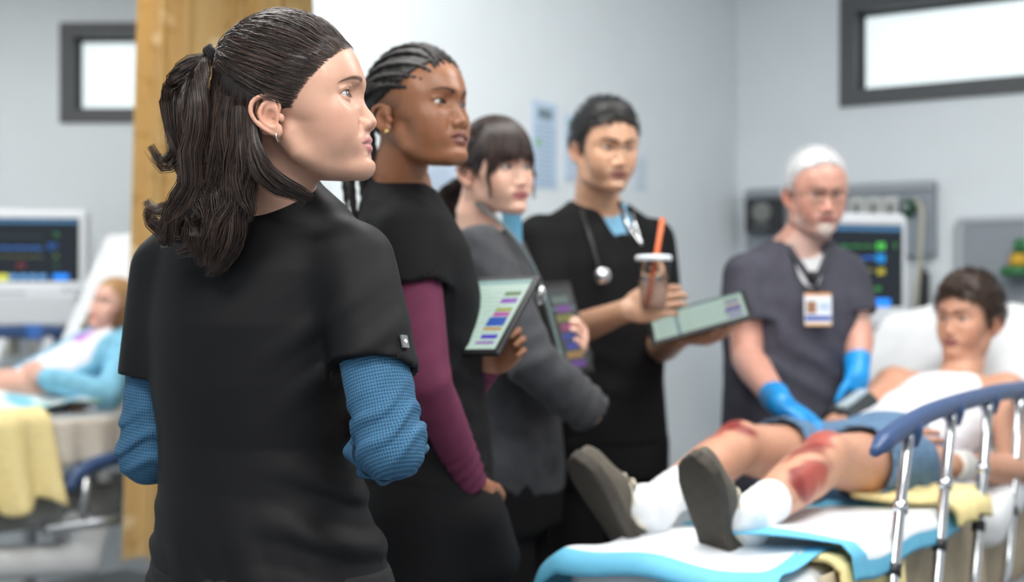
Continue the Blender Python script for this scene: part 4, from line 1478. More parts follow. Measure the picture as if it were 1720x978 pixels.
def garment(torso, heading, off, sleeves, neck_cut=None, z0=0.8, k=0.03, hollow=True, extra=(), folds=None, v_cut=None):
    """a top: torso loft grown by off plus sleeves ((pts, radii), ...), each cut square and hollow at its end"""
    yaw = -heading
    L = Loft([(x, y, z, rx + off, ry + off, yaw) for x, y, z, rx, ry in torso])
    g = Field()
    g.add(L, 0.0)
    for pts, rad in sleeves:
        g.add(Cap(pts, rad), k)
    for pr, kk in extra: g.add(pr, kk)
    if folds is not None: g.disp(folds)
    for pts, rad in sleeves:
        pts = np.asarray(pts, float)
        e = pts[-1]; ax = nrm(pts[-1] - pts[-2]); r = rad[-1]
        g.sub(Fn(lambda P_, e=e, ax=ax, r=r: np.maximum(-((P_ - e) @ ax), np.maximum(np.linalg.norm((P_ - e) - ((P_ - e) @ ax)[:, None] * ax, axis=1) - r * 1.25, (P_ - e) @ ax - r * 1.4)), e + ax * r * 0.5, r * 1.8), 0.001)
        if hollow:
            g.sub(Cap([e - ax * 0.02, e + ax * 0.05], [r - 0.010, r - 0.008]), 0.002)
    L2 = Loft([(x, y, z, rx + off - 0.004, ry + off - 0.004, yaw) for x, y, z, rx, ry in torso])
    g.add(L2, 0.004)
    if neck_cut is not None:
        for pr, kk in neck_cut: g.sub(pr, kk)
    g.cut(Half((0, 0, -1), (0, 0, z0)), 0.004)
    return g


def wrinkles(spots, base=0.0012, seed=1):
    """cloth folds: spots = (centre, radius, direction, wavelength, amplitude)"""
    sp = [(np.asarray(c, np.float32), r, nrm(d).astype(np.float32), wl, a) for c, r, d, wl, a in spots]

    def fn(P_):
        o = base * vnoise(P_, 30, seed)
        for i, (c, r, d, wl, a) in enumerate(sp):
            q = P_ - c
            e = np.exp(-((q * q).sum(1)) / (r * r))
            o = o - a * e * np.maximum(np.sin((q @ d) * (2 * PI / wl) + 1.1 * np.sin(q[:, 2] * 21 + i) + 1.3 * np.sin(q[:, 0] * 17 + 2 * i)), -0.4)
        return o.astype(np.float32)
    return fn


def lower_clothes(p, torso, heading, legs, mt, zt, off=0.010, r=(0.098, 0.086, 0.072, 0.070, 0.066), extra=()):
    yaw = -heading
    rows = [(x, y, z, rx + off, ry + off, yaw) for x, y, z, rx, ry in torso if z <= zt + 0.12]
    tr = Field()
    tr.add(Loft(rows), 0.0)
    for hp, kn, an in legs:
        tr.add(leg_prims(hp, kn, an + np.array([0, 0, 0.02]), r=r), 0.03)
    for pr, k in extra: tr.add(pr, k)
    tr.cut(Half((0, 0, -1), (0, 0, 0.06)), 0.003)
    tr.cut(Half((0, 0, 1), (0, 0, zt)), 0.003)
    tr.disp(wrinkles([(legs[0][1], 0.15, (0.2, 0, 1), 0.08, 0.003), (legs[1][1], 0.15, (0.2, 0, 1), 0.08, 0.003)]))
    finish('trousers', tr, 0.011, mt, p)
    fw = np.array([math.sin(heading), math.cos(heading), 0])
    for hp, kn, an in legs:
        finish('shoe', shoe_field(an, fw), 0.009, mat('shoe_dark', srgb(45, 45, 48), rough=0.5), p)


def column(x0, y0, rows):
    """torso rows from (dx, dy, z, rx, ry) offsets"""
    return [(x0 + a, y0 + b, z, rx, ry) for a, b, z, rx, ry in rows]


def plate(c, u, v, wu, wv, th, name, mt, parent, bev=0.004):
    """a flat slab: u, v edge directions, full sizes"""
    u = nrm(u); v = np.asarray(v, float); v = nrm(v - u * (v @ u)); n = np.cross(u, v)
    R = np.stack([u, v, n], 1)
    return MB().box(c, (wu, wv, th), R=R, bev=bev).build(name, mt, parent), R
# ------------------------------------------------------------------ tablets
def chart_mat(name, base, lines, chips, strength):
    """a lit screen: pale page, ruled rows, a column of coloured labels (flat print on the 'coat' coordinates 0..1)"""
    if name in MATS: return MATS[name]
    m, nt, b = principled(name)
    at = nt.nodes.new('ShaderNodeAttribute'); at.attribute_name = 'coat'
    sp = nt.nodes.new('ShaderNodeSeparateXYZ'); nt.links.new(at.outputs['Vector'], sp.inputs[0])

    def math_(op, a, bb=None):
        n = nt.nodes.new('ShaderNodeMath'); n.operation = op
        for i, x in enumerate((a, bb)):
            if x is None: continue
            if isinstance(x, (int, float)): n.inputs[i].default_value = x
            else: nt.links.new(x, n.inputs[i])
        return n.outputs[0]

    def mix(fac, a, bcol):
        n = nt.nodes.new('ShaderNodeMix'); n.data_type = 'RGBA'
        nt.links.new(fac, n.inputs[0])
        for i, x in ((6, a), (7, bcol)):
            if isinstance(x, tuple): n.inputs[i].default_value = x
            else: nt.links.new(x, n.inputs[i])
        return n.outputs[2]
    x, y = sp.outputs[0], sp.outputs[1]
    row = math_('LESS_THAN', math_('FRACT', math_('MULTIPLY', y, lines)), 0.45)
    nz = nt.nodes.new('ShaderNodeTexNoise'); nz.inputs['Scale'].default_value = 60
    nt.links.new(at.outputs['Vector'], nz.inputs['Vector'])
    word = math_('MULTIPLY', row, math_('GREATER_THAN', nz.outputs['Fac'], 0.5))
    inpage = math_('MULTIPLY', math_('MULTIPLY', math_('GREATER_THAN', x, 0.06), math_('LESS_THAN', x, 0.94)), math_('MULTIPLY', math_('GREATER_THAN', y, 0.14), math_('LESS_THAN', y, 0.96)))
    col = mix(math_('MULTIPLY', math_('MULTIPLY', word, inpage), 0.55), base, srgb(120, 160, 160))
    top = math_('LESS_THAN', y, 0.07)
    col = mix(top, col, srgb(150, 190, 185))
    side = math_('MULTIPLY', math_('GREATER_THAN', x, 0.25), math_('LESS_THAN', x, 0.28))
    col = mix(side, col, srgb(110, 150, 160))
    for (x0, x1, y0, y1, c) in chips:
        k = math_('MULTIPLY', math_('MULTIPLY', math_('GREATER_THAN', x, x0), math_('LESS_THAN', x, x1)), math_('MULTIPLY', math_('GREATER_THAN', y, y0), math_('LESS_THAN', y, y1)))
        col = mix(k, col, c)
    b.inputs['Base Color'].default_value = (0.02, 0.02, 0.02, 1)
    b.inputs['Roughness'].default_value = 0.25
    nt.links.new(col, b.inputs['Emission Color'])
    b.inputs['Emission Strength'].default_value = strength
    MATS[name] = m
    return m


def screen_quad(name, c, R, wu, wv, off, mt, parent, flip=False, nu=1):
    """a flat lit rectangle just above a slab face; coat coordinates run 0..1 from the top left"""
    u, v, n = R[:, 0], R[:, 1], R[:, 2] * off
    V = [c + n - u * wu / 2 - v * wv / 2, c + n + u * wu / 2 - v * wv / 2, c + n + u * wu / 2 + v * wv / 2, c + n - u * wu / 2 + v * wv / 2]
    V += [p_ - R[:, 2] * np.sign(off) * 0.0008 for p_ in V]
    F = [(0, 1, 2, 3), (7, 6, 5, 4), (0, 4, 5, 1), (1, 5, 6, 2), (2, 6, 7, 3), (3, 7, 4, 0)]
    me = raw_mesh(name, np.array(V), F, smooth=False)
    uv = [(0, 0, 0), (1, 0, 0), (1, 1, 0), (0, 1, 0)]
    if flip: uv = [(1 - a, b, 0) for a, b, _ in uv]
    set_vec(me, np.array(uv + uv, float))
    return link(name, me, mt, parent)


CHIPS_DARK = tuple((0.12 + 0.11 * i, 0.20 + 0.11 * i, 0.30 if i % 2 else 0.22, 0.80, c) for i, c in enumerate((srgb(120, 150, 140), srgb(150, 90, 190), srgb(150, 160, 80), srgb(190, 80, 150), srgb(50, 90, 190), srgb(60, 80, 200), srgb(200, 150, 90), srgb(130, 80, 180))))
CHIPS = ((0.80, 0.96, 0.18, 0.24, srgb(90, 130, 60)), (0.80, 0.96, 0.28, 0.35, srgb(140, 70, 190)), (0.80, 0.96, 0.42, 0.47, srgb(160, 170, 40)), (0.80, 0.96, 0.48, 0.54, srgb(190, 70, 170)),
         (0.78, 0.96, 0.55, 0.68, srgb(30, 90, 190)), (0.78, 0.96, 0.70, 0.74, srgb(200, 150, 60)), (0.80, 0.96, 0.80, 0.86, srgb(80, 60, 200)), (0.78, 0.96, 0.90, 0.93, srgb(150, 70, 190)))


def make_tablet(c, u, v, wu, wv, label, kind, flip=False, strength=0.85):
    t = empty('tablet', c, label, 'tablet', 'tablets held by the staff')
    u = nrm(u); v = np.asarray(v, float); v = nrm(v - u * (v @ u)); n = np.cross(u, v)
    R = np.stack([u, v, n], 1)
    MB().box(c, (wu + 0.026, wv + 0.026, 0.009), R=R, bev=0.004).build('case', mat('tablet_case', srgb(24, 25, 27), rough=0.45), t)
    side = -1 if (np.asarray(c) - np.array([0, 0, CAMH])) @ n > 0 else 1      # the lit face is the one the photograph shows
    base = srgb(205, 232, 218) if kind != 'dark' else srgb(60, 66, 70)
    screen_quad('screen', np.asarray(c, float), R, wu, wv, side * 0.0052, chart_mat('tablet_screen_%s' % kind, base, 16 if kind != 'dark' else 10, CHIPS if kind != 'dark' else CHIPS_DARK, strength), t, flip=flip)
    return t
# ------------------------------------------------------------------ beds
class BedFrame:
    def __init__(s, O, ex):
        s.O = np.array([O[0], O[1], 0.0]); s.ex = nrm(np.array([ex[0], ex[1], 0])); s.ey = np.array([s.ex[1], -s.ex[0], 0]); s.ez = np.array([0, 0, 1.0])
        s.R = np.stack([s.ex, s.ey, s.ez], 1)

    def __call__(s, x, y, z):
        return s.O + s.ex * x + s.ey * y + s.ez * z

    def loc(s, P_):
        return (P_ - s.O.astype(np.float32)) @ s.R.astype(np.float32)


def cloth_sheet(name, fn, nu, nv, mt, parent=None, th=0.004):
    """a thin draped cloth: fn(u, v) -> point, u, v in 0..1"""
    U = np.linspace(0, 1, nu); W = np.linspace(0, 1, nv)
    G = np.array([[fn(u, v) for v in W] for u in U])
    gu = np.gradient(G, axis=0); gv = np.gradient(G, axis=1)
    N = np.cross(gu, gv); N /= np.linalg.norm(N, axis=2, keepdims=True) + 1e-12
    V = np.concatenate([G.reshape(-1, 3), (G - N * th).reshape(-1, 3)])
    o = nu * nv
    F = []
    for i in range(nu - 1):
        for j in range(nv - 1):
            a, b, c, d = i * nv + j, (i + 1) * nv + j, (i + 1) * nv + j + 1, i * nv + j + 1
            F.append((a, b, c, d)); F.append((o + d, o + c, o + b, o + a))
    for i in range(nu - 1):
        for j in (0, nv - 1):
            a, b = i * nv + j, (i + 1) * nv + j
            F.append((a, o + a, o + b, b) if j == 0 else (b, o + b, o + a, a))
    for j in range(nv - 1):
        for i in (0, nu - 1):
            a, b = i * nv + j, i * nv + j + 1
            F.append((b, o + b, o + a, a) if i == 0 else (a, o + a, o + b, b))
    return V, np.array(F)


steel_m = mat('steel', srgb(170, 174, 178), rough=0.3, metal=0.9)
chrome_m = mat('chrome', srgb(210, 212, 215), rough=0.15, metal=1.0)
navy_m = mat('navy_rail', srgb(52, 76, 118), rough=0.4, noise=0.05)
sheet_m = mat('white_sheet', srgb(232, 234, 236), rough=0.85, noise=0.03, nscale=20, bump=0.2, bscale=60)
beige_m = mat('beige_blanket', srgb(182, 168, 144), rough=0.9, noise=0.10, nscale=30, bump=0.3, bscale=120)
yellow_m = mat('yellow_blanket', srgb(236, 218, 158), rough=0.9, noise=0.06, nscale=40, bump=0.35, bscale=300)
grey_m = mat('bed_grey', srgb(128, 130, 130), rough=0.5, noise=0.05)


def bed_common(B, t, L, hinge, back_len, ang, w, z, back_w=None, round_=0.04):
    """mattress in two sections, deck, chassis and castors"""
    f = Field()
    f.add(Box(B(hinge / 2, 0, z - 0.06), (hinge + 0.04, w, 0.12), R=B.R, r=round_), 0.0)
    ca, sa = math.cos(ang), math.sin(ang)
    Rb = B.R @ np.array([[ca, 0, -sa], [0, 1, 0], [sa, 0, ca]])
    bc = B(hinge, 0, z - 0.06) + Rb[:, 0] * back_len / 2
    f.add(Box(bc, (back_len, back_w or w, 0.12), R=Rb, r=round_), 0.05)
    f.disp(lambda P_: 0.003 * vnoise(P_, 22, 8))
    m = finish('mattress', f, 0.020, sheet_m, t)
    MB().box(B(hinge / 2, 0, z - 0.155), (hinge, w * 0.96, 0.05), R=B.R, bev=0.01).build('deck', grey_m, t)
    MB().box(bc - Rb[:, 2] * 0.085, (back_len, w * 0.94, 0.04), R=Rb, bev=0.01).build('back_deck', grey_m, t)
    MB().box(B(L * 0.45, 0, z - 0.33), (L * 0.55, w * 0.5, 0.16), R=B.R, bev=0.03).build('lift_column', mat('bed_dark', srgb(70, 72, 74), rough=0.5), t)
    MB().box(B(L * 0.45, 0, 0.20), (L * 0.9, w * 0.7, 0.12), R=B.R, bev=0.04).build('base_cover', mat('bed_base', srgb(150, 153, 155), rough=0.45), t)
    MB().tube([B(L * 0.45, 0, 0.22), B(L * 0.45, 0, z - 0.2)], 0.09, n=14).build('column', mat('bed_dark', srgb(70, 72, 74)), t, smooth=True)
    for x in (0.10, L * 0.82):
        for y in (-w * 0.42, w * 0.42):
            c = B(x, y, 0.075)
            k = MB().lathe(c - B.ey * 0.018, [(0.0005, 0), (0.066, 0), (0.074, 0.008), (0.074, 0.028), (0.066, 0.036), (0.0005, 0.036)], axis=B.ey).build('castor', mat('rubber', srgb(40, 41, 43), rough=0.6), t, smooth=True)
            MB().tube([c + B.ez * 0.0, c + B.ez * 0.13], 0.018, n=8).build('fork', grey_m, k, smooth=True)
    return m, Rb, bc


def right_bed():
    B = BedFrame((0.301, 2.632), (0.55, 0.835))
    t = empty('hospital_bed', B.O, 'raised stretcher bed with white sheets and blue rail under the injured patient', 'bed')
    z = 0.82
    w = 0.46
    m, Rb, bc = bed_common(B, t, 1.95, 1.14, 1.00, math.radians(20), w, z, back_w=0.60)
    # beige cover hanging at the near side
    V, F = cloth_sheet('x', lambda u, v: B(0.10 + 1.75 * u, w / 2 + 0.012 + 0.010 * v + 0.010 * math.sin(u * 38 + 2 * math.sin(u * 9)) * (0.3 + v), z - 0.005 - 0.34 * v), 90, 10, beige_m)
    link('side_cover', raw_mesh('side_cover', V, F), beige_m, t)
    # foot board
    MB().box(B(-0.055, 0, z - 0.15), (0.05, w * 1.02, 0.14), R=B.R, bev=0.02).build('foot_board', mat('navy_panel', srgb(44, 62, 96), rough=0.45), t)
    MB().box(B(-0.058, 0, z - 0.068), (0.062, w * 1.04, 0.022), R=B.R, bev=0.008).build('foot_trim', mat('trim_grey', srgb(150, 158, 168), rough=0.4), t)
    # near side rail
    yr = w / 2 + 0.045
    top = spline([B(0.30, yr, 1.025), B(0.40, yr, 1.050), B(0.62, yr, 1.078), B(0.95, yr, 1.092), B(1.35, yr, 1.095), B(1.75, yr, 1.08), B(1.88, yr, 1.02)], 50)
    MB().tube(top, np.interp(np.linspace(0, 1, 50), [0, 0.10, 1], [0.010, 0.021, 0.022]), n=14).build('top_rail', navy_m, t, smooth=True)
    for x in (0.52, 0.82, 1.12, 1.42, 1.70):
        zt = float(np.interp(x, [0.42, 0.65, 0.95, 1.35, 1.75], [1.052, 1.080, 1.092, 1.095, 1.08]))
        a = B(x, yr, zt - 0.015); b = B(x - 0.06, yr + 0.01, zt - 0.06); c = B(x - 0.20, yr + 0.02, 0.70); d = B(x - 0.22, yr + 0.01, 0.60)
        r = MB().tube(spline([a, b, c, d], 16), 0.0115, n=12).build('rail_post', chrome_m, t, smooth=True)
        MB().lathe(a, [(0.0005, 0.02), (0.024, 0.02), (0.026, 0.0), (0.016, -0.03), (0.0005, -0.03)], n=14).build('socket', navy_m, r, smooth=True)
        for q in (0.32, 0.70):
            cc = b * (1 - q) + c * q
            ax = nrm(c - b)
            MB().lathe(cc - ax * 0.012, [(0.0005, 0), (0.0155, 0), (0.0155, 0.024), (0.0005, 0.024)], axis=ax, n=14).build('collar', chrome_m if q < 0.5 else mat('collar_black', srgb(36, 38, 42), rough=0.4), r, smooth=True)
    MB().tube([B(0.22, yr + 0.012, 0.605), B(1.62, yr + 0.012, 0.605)], 0.018, n=10).build('lower_rail', steel_m, t, smooth=True)
    # far side rail
    yf = -w / 2 - 0.05
    MB().tube(spline([B(0.70, yf, 0.60), B(0.74, yf, 0.74), B(1.0, yf, 0.76), B(1.5, yf, 0.76), B(1.56, yf, 0.60)], 30), 0.02, n=10).build('far_rail', navy_m, t, smooth=True)
    # absorbent pads
    blue = mat('pad_blue', srgb(104, 186, 220), rough=0.6, noise=0.06, nscale=20)
    white = mat('pad_white', srgb(228, 233, 238), rough=0.75, noise=0.03, nscale=30, bump=0.35, bscale=80)

    def pad(name, fn, label, nu=46, nv=36, bw=0.10):
        V, F = cloth_sheet(name, fn, nu, nv, white)
        me = raw_mesh(name, V, F)
        me.materials.append(white); me.materials.append(blue)
        o = nu * nv
        n_top = (nu - 1) * (nv - 1) * 2
        mi = np.zeros(len(F), np.int32)
        k = 0
        for i in range(nu - 1):
            for j in range(nv - 1):
                u, v = (i + 0.5) / (nu - 1), (j + 0.5) / (nv - 1)
                e = u < bw or u > 1 - bw or v < bw or v > 1 - bw
                mi[k] = 1 if e else 0
                mi[k + 1] = mi[k]
                k += 2
        mi[k:] = 1
        me.polygons.foreach_set('material_index', mi)
        ob = link(name, me, None, None, loc=fn(0.5, 0.5))
        tag(ob, label, 'absorbent pad', 'absorbent pads on the stretcher')
        return ob

    def lay(x, y, zz, drop_y=w / 2, drop_x0=-0.02):
        """height of a cloth lying on the bed that falls over the near side and the foot"""
        ex = max(0.0, drop_x0 - x); ey = max(0.0, y - drop_y); eyf = max(0.0, -y - drop_y)
        X = max(x, drop_x0 - 0.02 - 0.15 * ex); Y = min(y, drop_y + 0.018 + 0.12 * ey); Y = max(Y, -drop_y - 0.03 - 0.30 * eyf)
        return B(X, Y, zz - 0.85 * (ex + ey + eyf))
    pad('absorbent_pad', lambda u, v: lay(-0.065 + 0.585 * u, -0.34 + 0.56 * v, z + 0.012 + 0.008 * math.sin(u * 11 + 3 * v) + 0.006 * math.sin(v * 13 + 1)), 'white pad with blue edge at the foot end under the shoes')
    pad('absorbent_pad', lambda u, v: lay(0.16 + 0.66 * u, -0.02 + 0.35 * v, z + 0.040 + 0.006 * math.sin(u * 12 + 2 * v) + 0.006 * math.sin(u * 5 + v * 4), drop_y=w / 2 + 0.030), 'white pad with wide blue border draped over the near edge of the stretcher', bw=0.12)
    # folded yellow blankets
    def fold_blanket(label, x0, x1, v0, drop, amp, ph, y_off):
        V, F = cloth_sheet('yb', lambda u, v: lay(x0 + (x1 - x0) * u + 0.015 * math.sin(v * 6 + ph), v0 + (w / 2 + drop - v0) * v + amp * math.sin(u * 16 + ph) * v, z + 0.016 + y_off + 0.006 * math.sin(u * 18 + ph), drop_y=w / 2 + 0.012 + y_off + amp * 0.8 * math.sin(u * 16 + ph)), 40, 26, yellow_m, th=0.012)
        ob = link('folded_blanket', raw_mesh('folded_blanket', V, F), yellow_m, None, loc=lay(x0, w / 2, z))
        tag(ob, label, 'blanket', 'yellow blankets on the stretcher')
    fold_blanket('pale yellow blanket hanging in folds below the draped blue pad', 0.14, 0.50, w / 2 - 0.05, 0.27, 0.014, 0.4, -0.008)
    fold_blanket('small pale yellow blanket bunched over the stretcher edge behind the rail posts', 0.72, 1.02, w / 2 - 0.16, 0.10, 0.012, 2.0, 0.036)
    # pillow under the head
    f = Field()
    pc = B(1.96, -0.02, 1.12)
    Rp = B.R @ roty(-math.radians(52))
    f.add(Ell(pc, (0.26, 0.33, 0.115), R=Rp), 0.0)
    f.add(Box(pc, (0.40, 0.56, 0.07), R=Rp, r=0.03), 0.06)
    f.disp(lambda P_: 0.006 * vnoise(P_, 16, 21) + 0.002 * vnoise(P_, 60, 22))
    V, F = body_mesh(f, 0.012)
    ob = link('pillow', raw_mesh('pillow', V, F), sheet_m, None, loc=pc - np.array([0, 0, 0.12]))
    tag(ob, 'large white pillow propped behind the head of the injured patient', 'pillow')
    return B, Rb


BR, RB = right_bed()


def left_bed():
    N0 = np.array([-1.40, 5.2, 0])
    ex = nrm((0.62, 0.78, 0)); ey = np.array([ex[1], -ex[0], 0])
    C = N0 - ey * 0.275
    O = C - ex * 1.55
    B = BedFrame(O, ex)
    t = empty('hospital_bed', B.O, 'hospital bed with steeply raised white back and cream blanket under the child', 'bed')
    z = 0.93
    w = 0.55
    bed_common(B, t, 2.1, 1.53, 0.80, math.radians(64), w, z)
    V, F = cloth_sheet('x', lambda u, v: B(0.15 + 1.5 * u, w / 2 + 0.015 + 0.02 * v + 0.012 * math.sin(u * 60 + 2 * math.sin(u * 9)) * (0.2 + v), z - 0.015 - 0.16 * v), 90, 8, beige_m)
    link('side_cover', raw_mesh('side_cover', V, F), mat('sheet_shade', srgb(206, 198, 186), rough=0.9, noise=0.08), t)  # the side cover is tan cloth
    # cream blanket over the near edge towards the foot
    V, F = cloth_sheet('x', lambda u, v: B(0.72 + 0.46 * u + 0.03 * v, min(w / 2 - 0.05 + 0.5 * v, w / 2 + 0.035 + 0.05 * v) + 0.030 * math.sin(u * 21) * v, z + 0.022 - max(0.0, v - 0.12) * (0.36 + 0.16 * max(0.0, 0.5 - u) + 0.03 * math.sin(u * 13))), 50, 24, yellow_m, th=0.01)
    ob = link('folded_blanket', raw_mesh('folded_blanket', V, F), yellow_m, None, loc=B(0.8, w / 2, z))
    tag(ob, 'cream blanket hanging in folds over the edge of the bed of the child', 'blanket')
    # lowered near rail with navy top
    yr = w / 2 + 0.07
    MB().tube(spline([B(1.24, yr, 0.68), B(1.30, yr, 0.735), B(1.45, yr, 0.77), B(1.85, yr, 0.79), B(2.0, yr, 0.72)], 40), 0.026, n=12).build('top_rail', navy_m, t, smooth=True)
    for x in (1.32, 1.50, 1.68, 1.86):
        r = MB().tube([B(x, yr, 0.75), B(x - 0.02, yr, 0.55)], 0.018, n=10).build('rail_post', chrome_m, t, smooth=True)
        MB().box(B(x + 0.07, yr, 0.71), (0.05, 0.03, 0.045), R=B.R, bev=0.01).build('spacer', mat('bed_base', srgb(150, 153, 155)), r)
    MB().tube([B(1.15, yr, 0.55), B(1.95, yr, 0.55)], 0.02, n=10).build('lower_rail', steel_m, t, smooth=True)
    # far rail, raised
    yf = -w / 2 - 0.05
    MB().tube(spline([B(0.55, yf, 0.70), B(0.62, yf, 1.10), B(1.0, yf, 1.18), B(1.60, yf, 1.215), B(1.68, yf, 1.15)], 40), 0.026, n=12).build('far_rail', navy_m, t, smooth=True)
    MB().box(B(1.53, yf + 0.01, 1.212), (0.07, 0.06, 0.06), R=B.R, bev=0.012).build('rail_latch', mat('latch_blue', srgb(60, 106, 176), rough=0.4), t)
    for x in (0.80, 1.10, 1.40, 1.61):
        MB().tube([B(x, yf, 1.19), B(x - 0.16, yf, 0.75)], 0.022, n=10).build('rail_post', white_p, t, smooth=True)
    # step and lower shrouds
    MB().box(B(1.15, w / 2 - 0.06, 0.62), (1.3, 0.12, 0.16), R=B.R, bev=0.03).build('side_shroud', grey_m, t)
    f = Field()
    f.add(Box(B(1.08, w / 2 - 0.02, 0.44), (0.62, 0.22, 0.10), R=B.R @ roty(0.10), r=0.045), 0.0)
    f.add(Box(B(1.34, w / 2 + 0.0, 0.52), (0.16, 0.16, 0.10), R=B.R @ roty(0.5), r=0.03), 0.05)
    finish('wheel_shroud', f, 0.012, mat('shroud_white', srgb(206, 208, 210), rough=0.45), t)
    return B


BL = left_bed()
# ------------------------------------------------------------------ woman in the black scrub top, hair half up
PX = P


def build_w1():
    hc = np.array([-0.3115, 2.00, 1.5665])
    H = Head(hc, head_rot(math.radians(96), math.radians(10)), 1.0, ear_y=0.005, ear_z=-0.006, jaw=0.90, gonion=-0.052, chin=0.95, lips=0.95, tip=0.1195, lid_u=0.0062, lid_l=0.0046)
    a = math.radians(29)
    rt = np.array([math.cos(a), -math.sin(a), 0]); fw = np.array([math.sin(a), math.cos(a), 0])
    base = np.array([-0.37, 2.10, 0.0])
    D = 0.17
    P = lambda x, y, d: PX(x, y, d + D)
    p = empty('person', base, 'woman in black scrub top and blue waffle sleeves, dark hair half tied up', 'person', 'hospital staff standing in line')
    shr = P(596, 436, 1.83); shl = P(282, 452, 1.99)
    elr = P(657, 764, 1.75); ell = P(250, 775, 2.00)
    wrr = elr + np.array([-0.05, 0.235, 0.045]); wrl = ell + np.array([0.10, 0.215, 0.05])
    top = np.array([-0.338, 1.905, 1.425]); pel = np.array([-0.325, 1.955, 0.96])
    rows_b = []
    yaw = -a
    torso = [  # z, px centre, rx, ry
        (1.492, 438, 0.062, 0.060), (1.468, 438, 0.084, 0.064), (1.440, 437, 0.122, 0.072), (1.408, 436, 0.152, 0.082), (1.35, 434, 0.168, 0.095), (1.28, 432, 0.160, 0.108),
        (1.20, 430, 0.148, 0.108), (1.12, 430, 0.136, 0.103), (1.06, 436, 0.142, 0.108), (1.00, 446, 0.160, 0.120), (0.93, 456, 0.174, 0.130), (0.86, 458, 0.178, 0.132), (0.80, 458, 0.178, 0.13)]

    def rows(off):
        out = []
        for z, px, rx, ry in torso:
            d = 2.10
            out.append(((px - 860) / FPX * d, d, 1.3 + (z - 1.3) * 1.088, rx * 1.06 + off, ry * 1.06 + off, yaw))
        return out
    legs = legs_down(np.array([rows(0)[-2][0], 2.10, 0.86]), a, 0.085, stance=0.02)
    # body
    f = Field()
    f.add(H.prim(), 0.0)
    f.add(Cap([hc + np.array([-0.030, 0.012, -0.02]), hc + np.array([-0.018, 0.025, -0.075]), np.array([-0.365, 2.07, 1.41])], [0.050, 0.051, 0.062]), 0.022)
    f.add(Loft(rows(-0.006)[1:]), 0.03)
    for sh, el, wr, tt in ((shr, elr, wrr, -rt), (shl, ell, wrl, rt)):
        f.add(arm_prims(sh, el, wr, r=(0.046, 0.040, 0.034, 0.036, 0.024)), 0.03)
        for pr, k in hand(wr, nrm(wr - el), (0, 0, 1), tt, curl=0.5, s=0.92):
            f.add(pr, k)
    for hp, kn, an in legs:
        f.add(leg_prims(hp, kn, an), 0.03)
    skin = srgb(206, 160, 137)
    tint = lambda V: face_tint(H, V, skin, srgb(196, 132, 130), srgb(70, 48, 40), brow_w=1.25, brow_a=0.9, brow_tilt=-0.009, brow_dz=0.001, blush=(1.0, 0.86, 0.84))
    finish('body', f, 0.008, tint_mat('skin_fair', rough=0.42, noise=0.03, nscale=60, bump=0.05, bscale=900, sss=0.12), p,
           fine=[(hc + np.array([0.02, 0, 0.0]), 0.165, 0.00140), (wrr + np.array([0, .09, 0.02]), 0.11, 0.005), (wrl + np.array([.03, .09, 0.02]), 0.11, 0.004)], tint=tint)
    add_eyes(H, p, srgb(104, 112, 112), (0.14, 0.04))
    # scrub top
    g = Field()
    g.add(Loft(rows(0.010)), 0.0)
    cr, cl = shr + (elr - shr) * 0.56, shl + (ell - shl) * 0.56
    for sh, c in ((shr, cr), (shl, cl)):
        g.add(Cap([sh + np.array([0, 0, -0.004]), sh * 0.5 + c * 0.5, c], [0.056, 0.058, 0.0600]), 0.035)
    for sh, c, el in ((shr, cr, elr), (shl, cl, ell)):
        ax = nrm(c - sh)
        hem = ax if sh is shl else nrm(ax + np.array([-0.30, 0, 0.05]))
        # sleeve hem: cut only near the arm
        cc = c.copy()

        def hemcut(P_, cc=cc, ax=hem):
            return np.maximum(-((P_ - cc) @ ax.astype(np.float32)), np.linalg.norm(P_ - (cc + ax * 0.05), axis=1) - 0.14)
        g.sub(Fn(lambda P_, cc=cc, hem=hem: np.maximum(-((P_ - cc) @ hem), np.maximum(np.linalg.norm((P_ - cc) - ((P_ - cc) @ hem)[:, None] * hem, axis=1) - 0.072, (P_ - cc) @ hem - 0.07)), cc + hem * 0.03, 0.10), 0.001)
        ax_ = nrm(c - sh)
        g.sub(Cap([cc - ax_ * 0.030, cc + ax_ * 0.05], [0.0480, 0.0510]), 0.002)
    # re-add the torso behind the cut sleeves
    g.add(Loft(rows(0.010)), 0.004)
    g.sub(Fn(lambda P_: np.linalg.norm((P_ - np.array([-0.335, 2.05, 1.545])) * np.array([1, 1, 0.8]), axis=1) - 0.056, (-0.335, 2.05, 1.545), 0.09), 0.006)
    g.cut(Half((0, 0, -1), (0, 0, 0.77)), 0.004)
    # seams and folds
    su = [np.array(v) for v in (shr + np.array([-0.035, -0.03, 0.04]), shr + np.array([-0.052, -0.075, -0.05]), shr + np.array([-0.058, -0.060, -0.13]))]
    g.sub(Cap(su, 0.0012), 0.004)

    def folds(P_):
        x = P_[:, 0]; z = P_[:, 2]; y = P_[:, 1]
        w1 = np.sin((z * 1.0 + 0.28 * (x + 0.37) + 0.012 * np.sin(x * 23)) * 2 * PI / 0.070 + 2.2 * np.sin(x * 11 + 6 * z + 1))
        e1 = np.exp(-((z - 1.005) / 0.10) ** 2) * np.clip(0.45 + 0.9 * vnoise(P_, 11, 17), 0, 1.3)
        w2 = np.sin((z * 0.75 - 0.66 * (x + 0.34)) * 2 * PI / 0.075 + 1.2 * np.sin(z * 15))
        e2 = np.exp(-((z - 1.23) / 0.09) ** 2) * np.exp(-((x + 0.23) / 0.09) ** 2)
        w3 = np.sin((x * 0.9 + z * 0.35) * 2 * PI / 0.09 + 1.3)
        e3 = np.exp(-((z - 0.92) / 0.08) ** 2)
        r = lambda w: -np.maximum(w, -0.35)
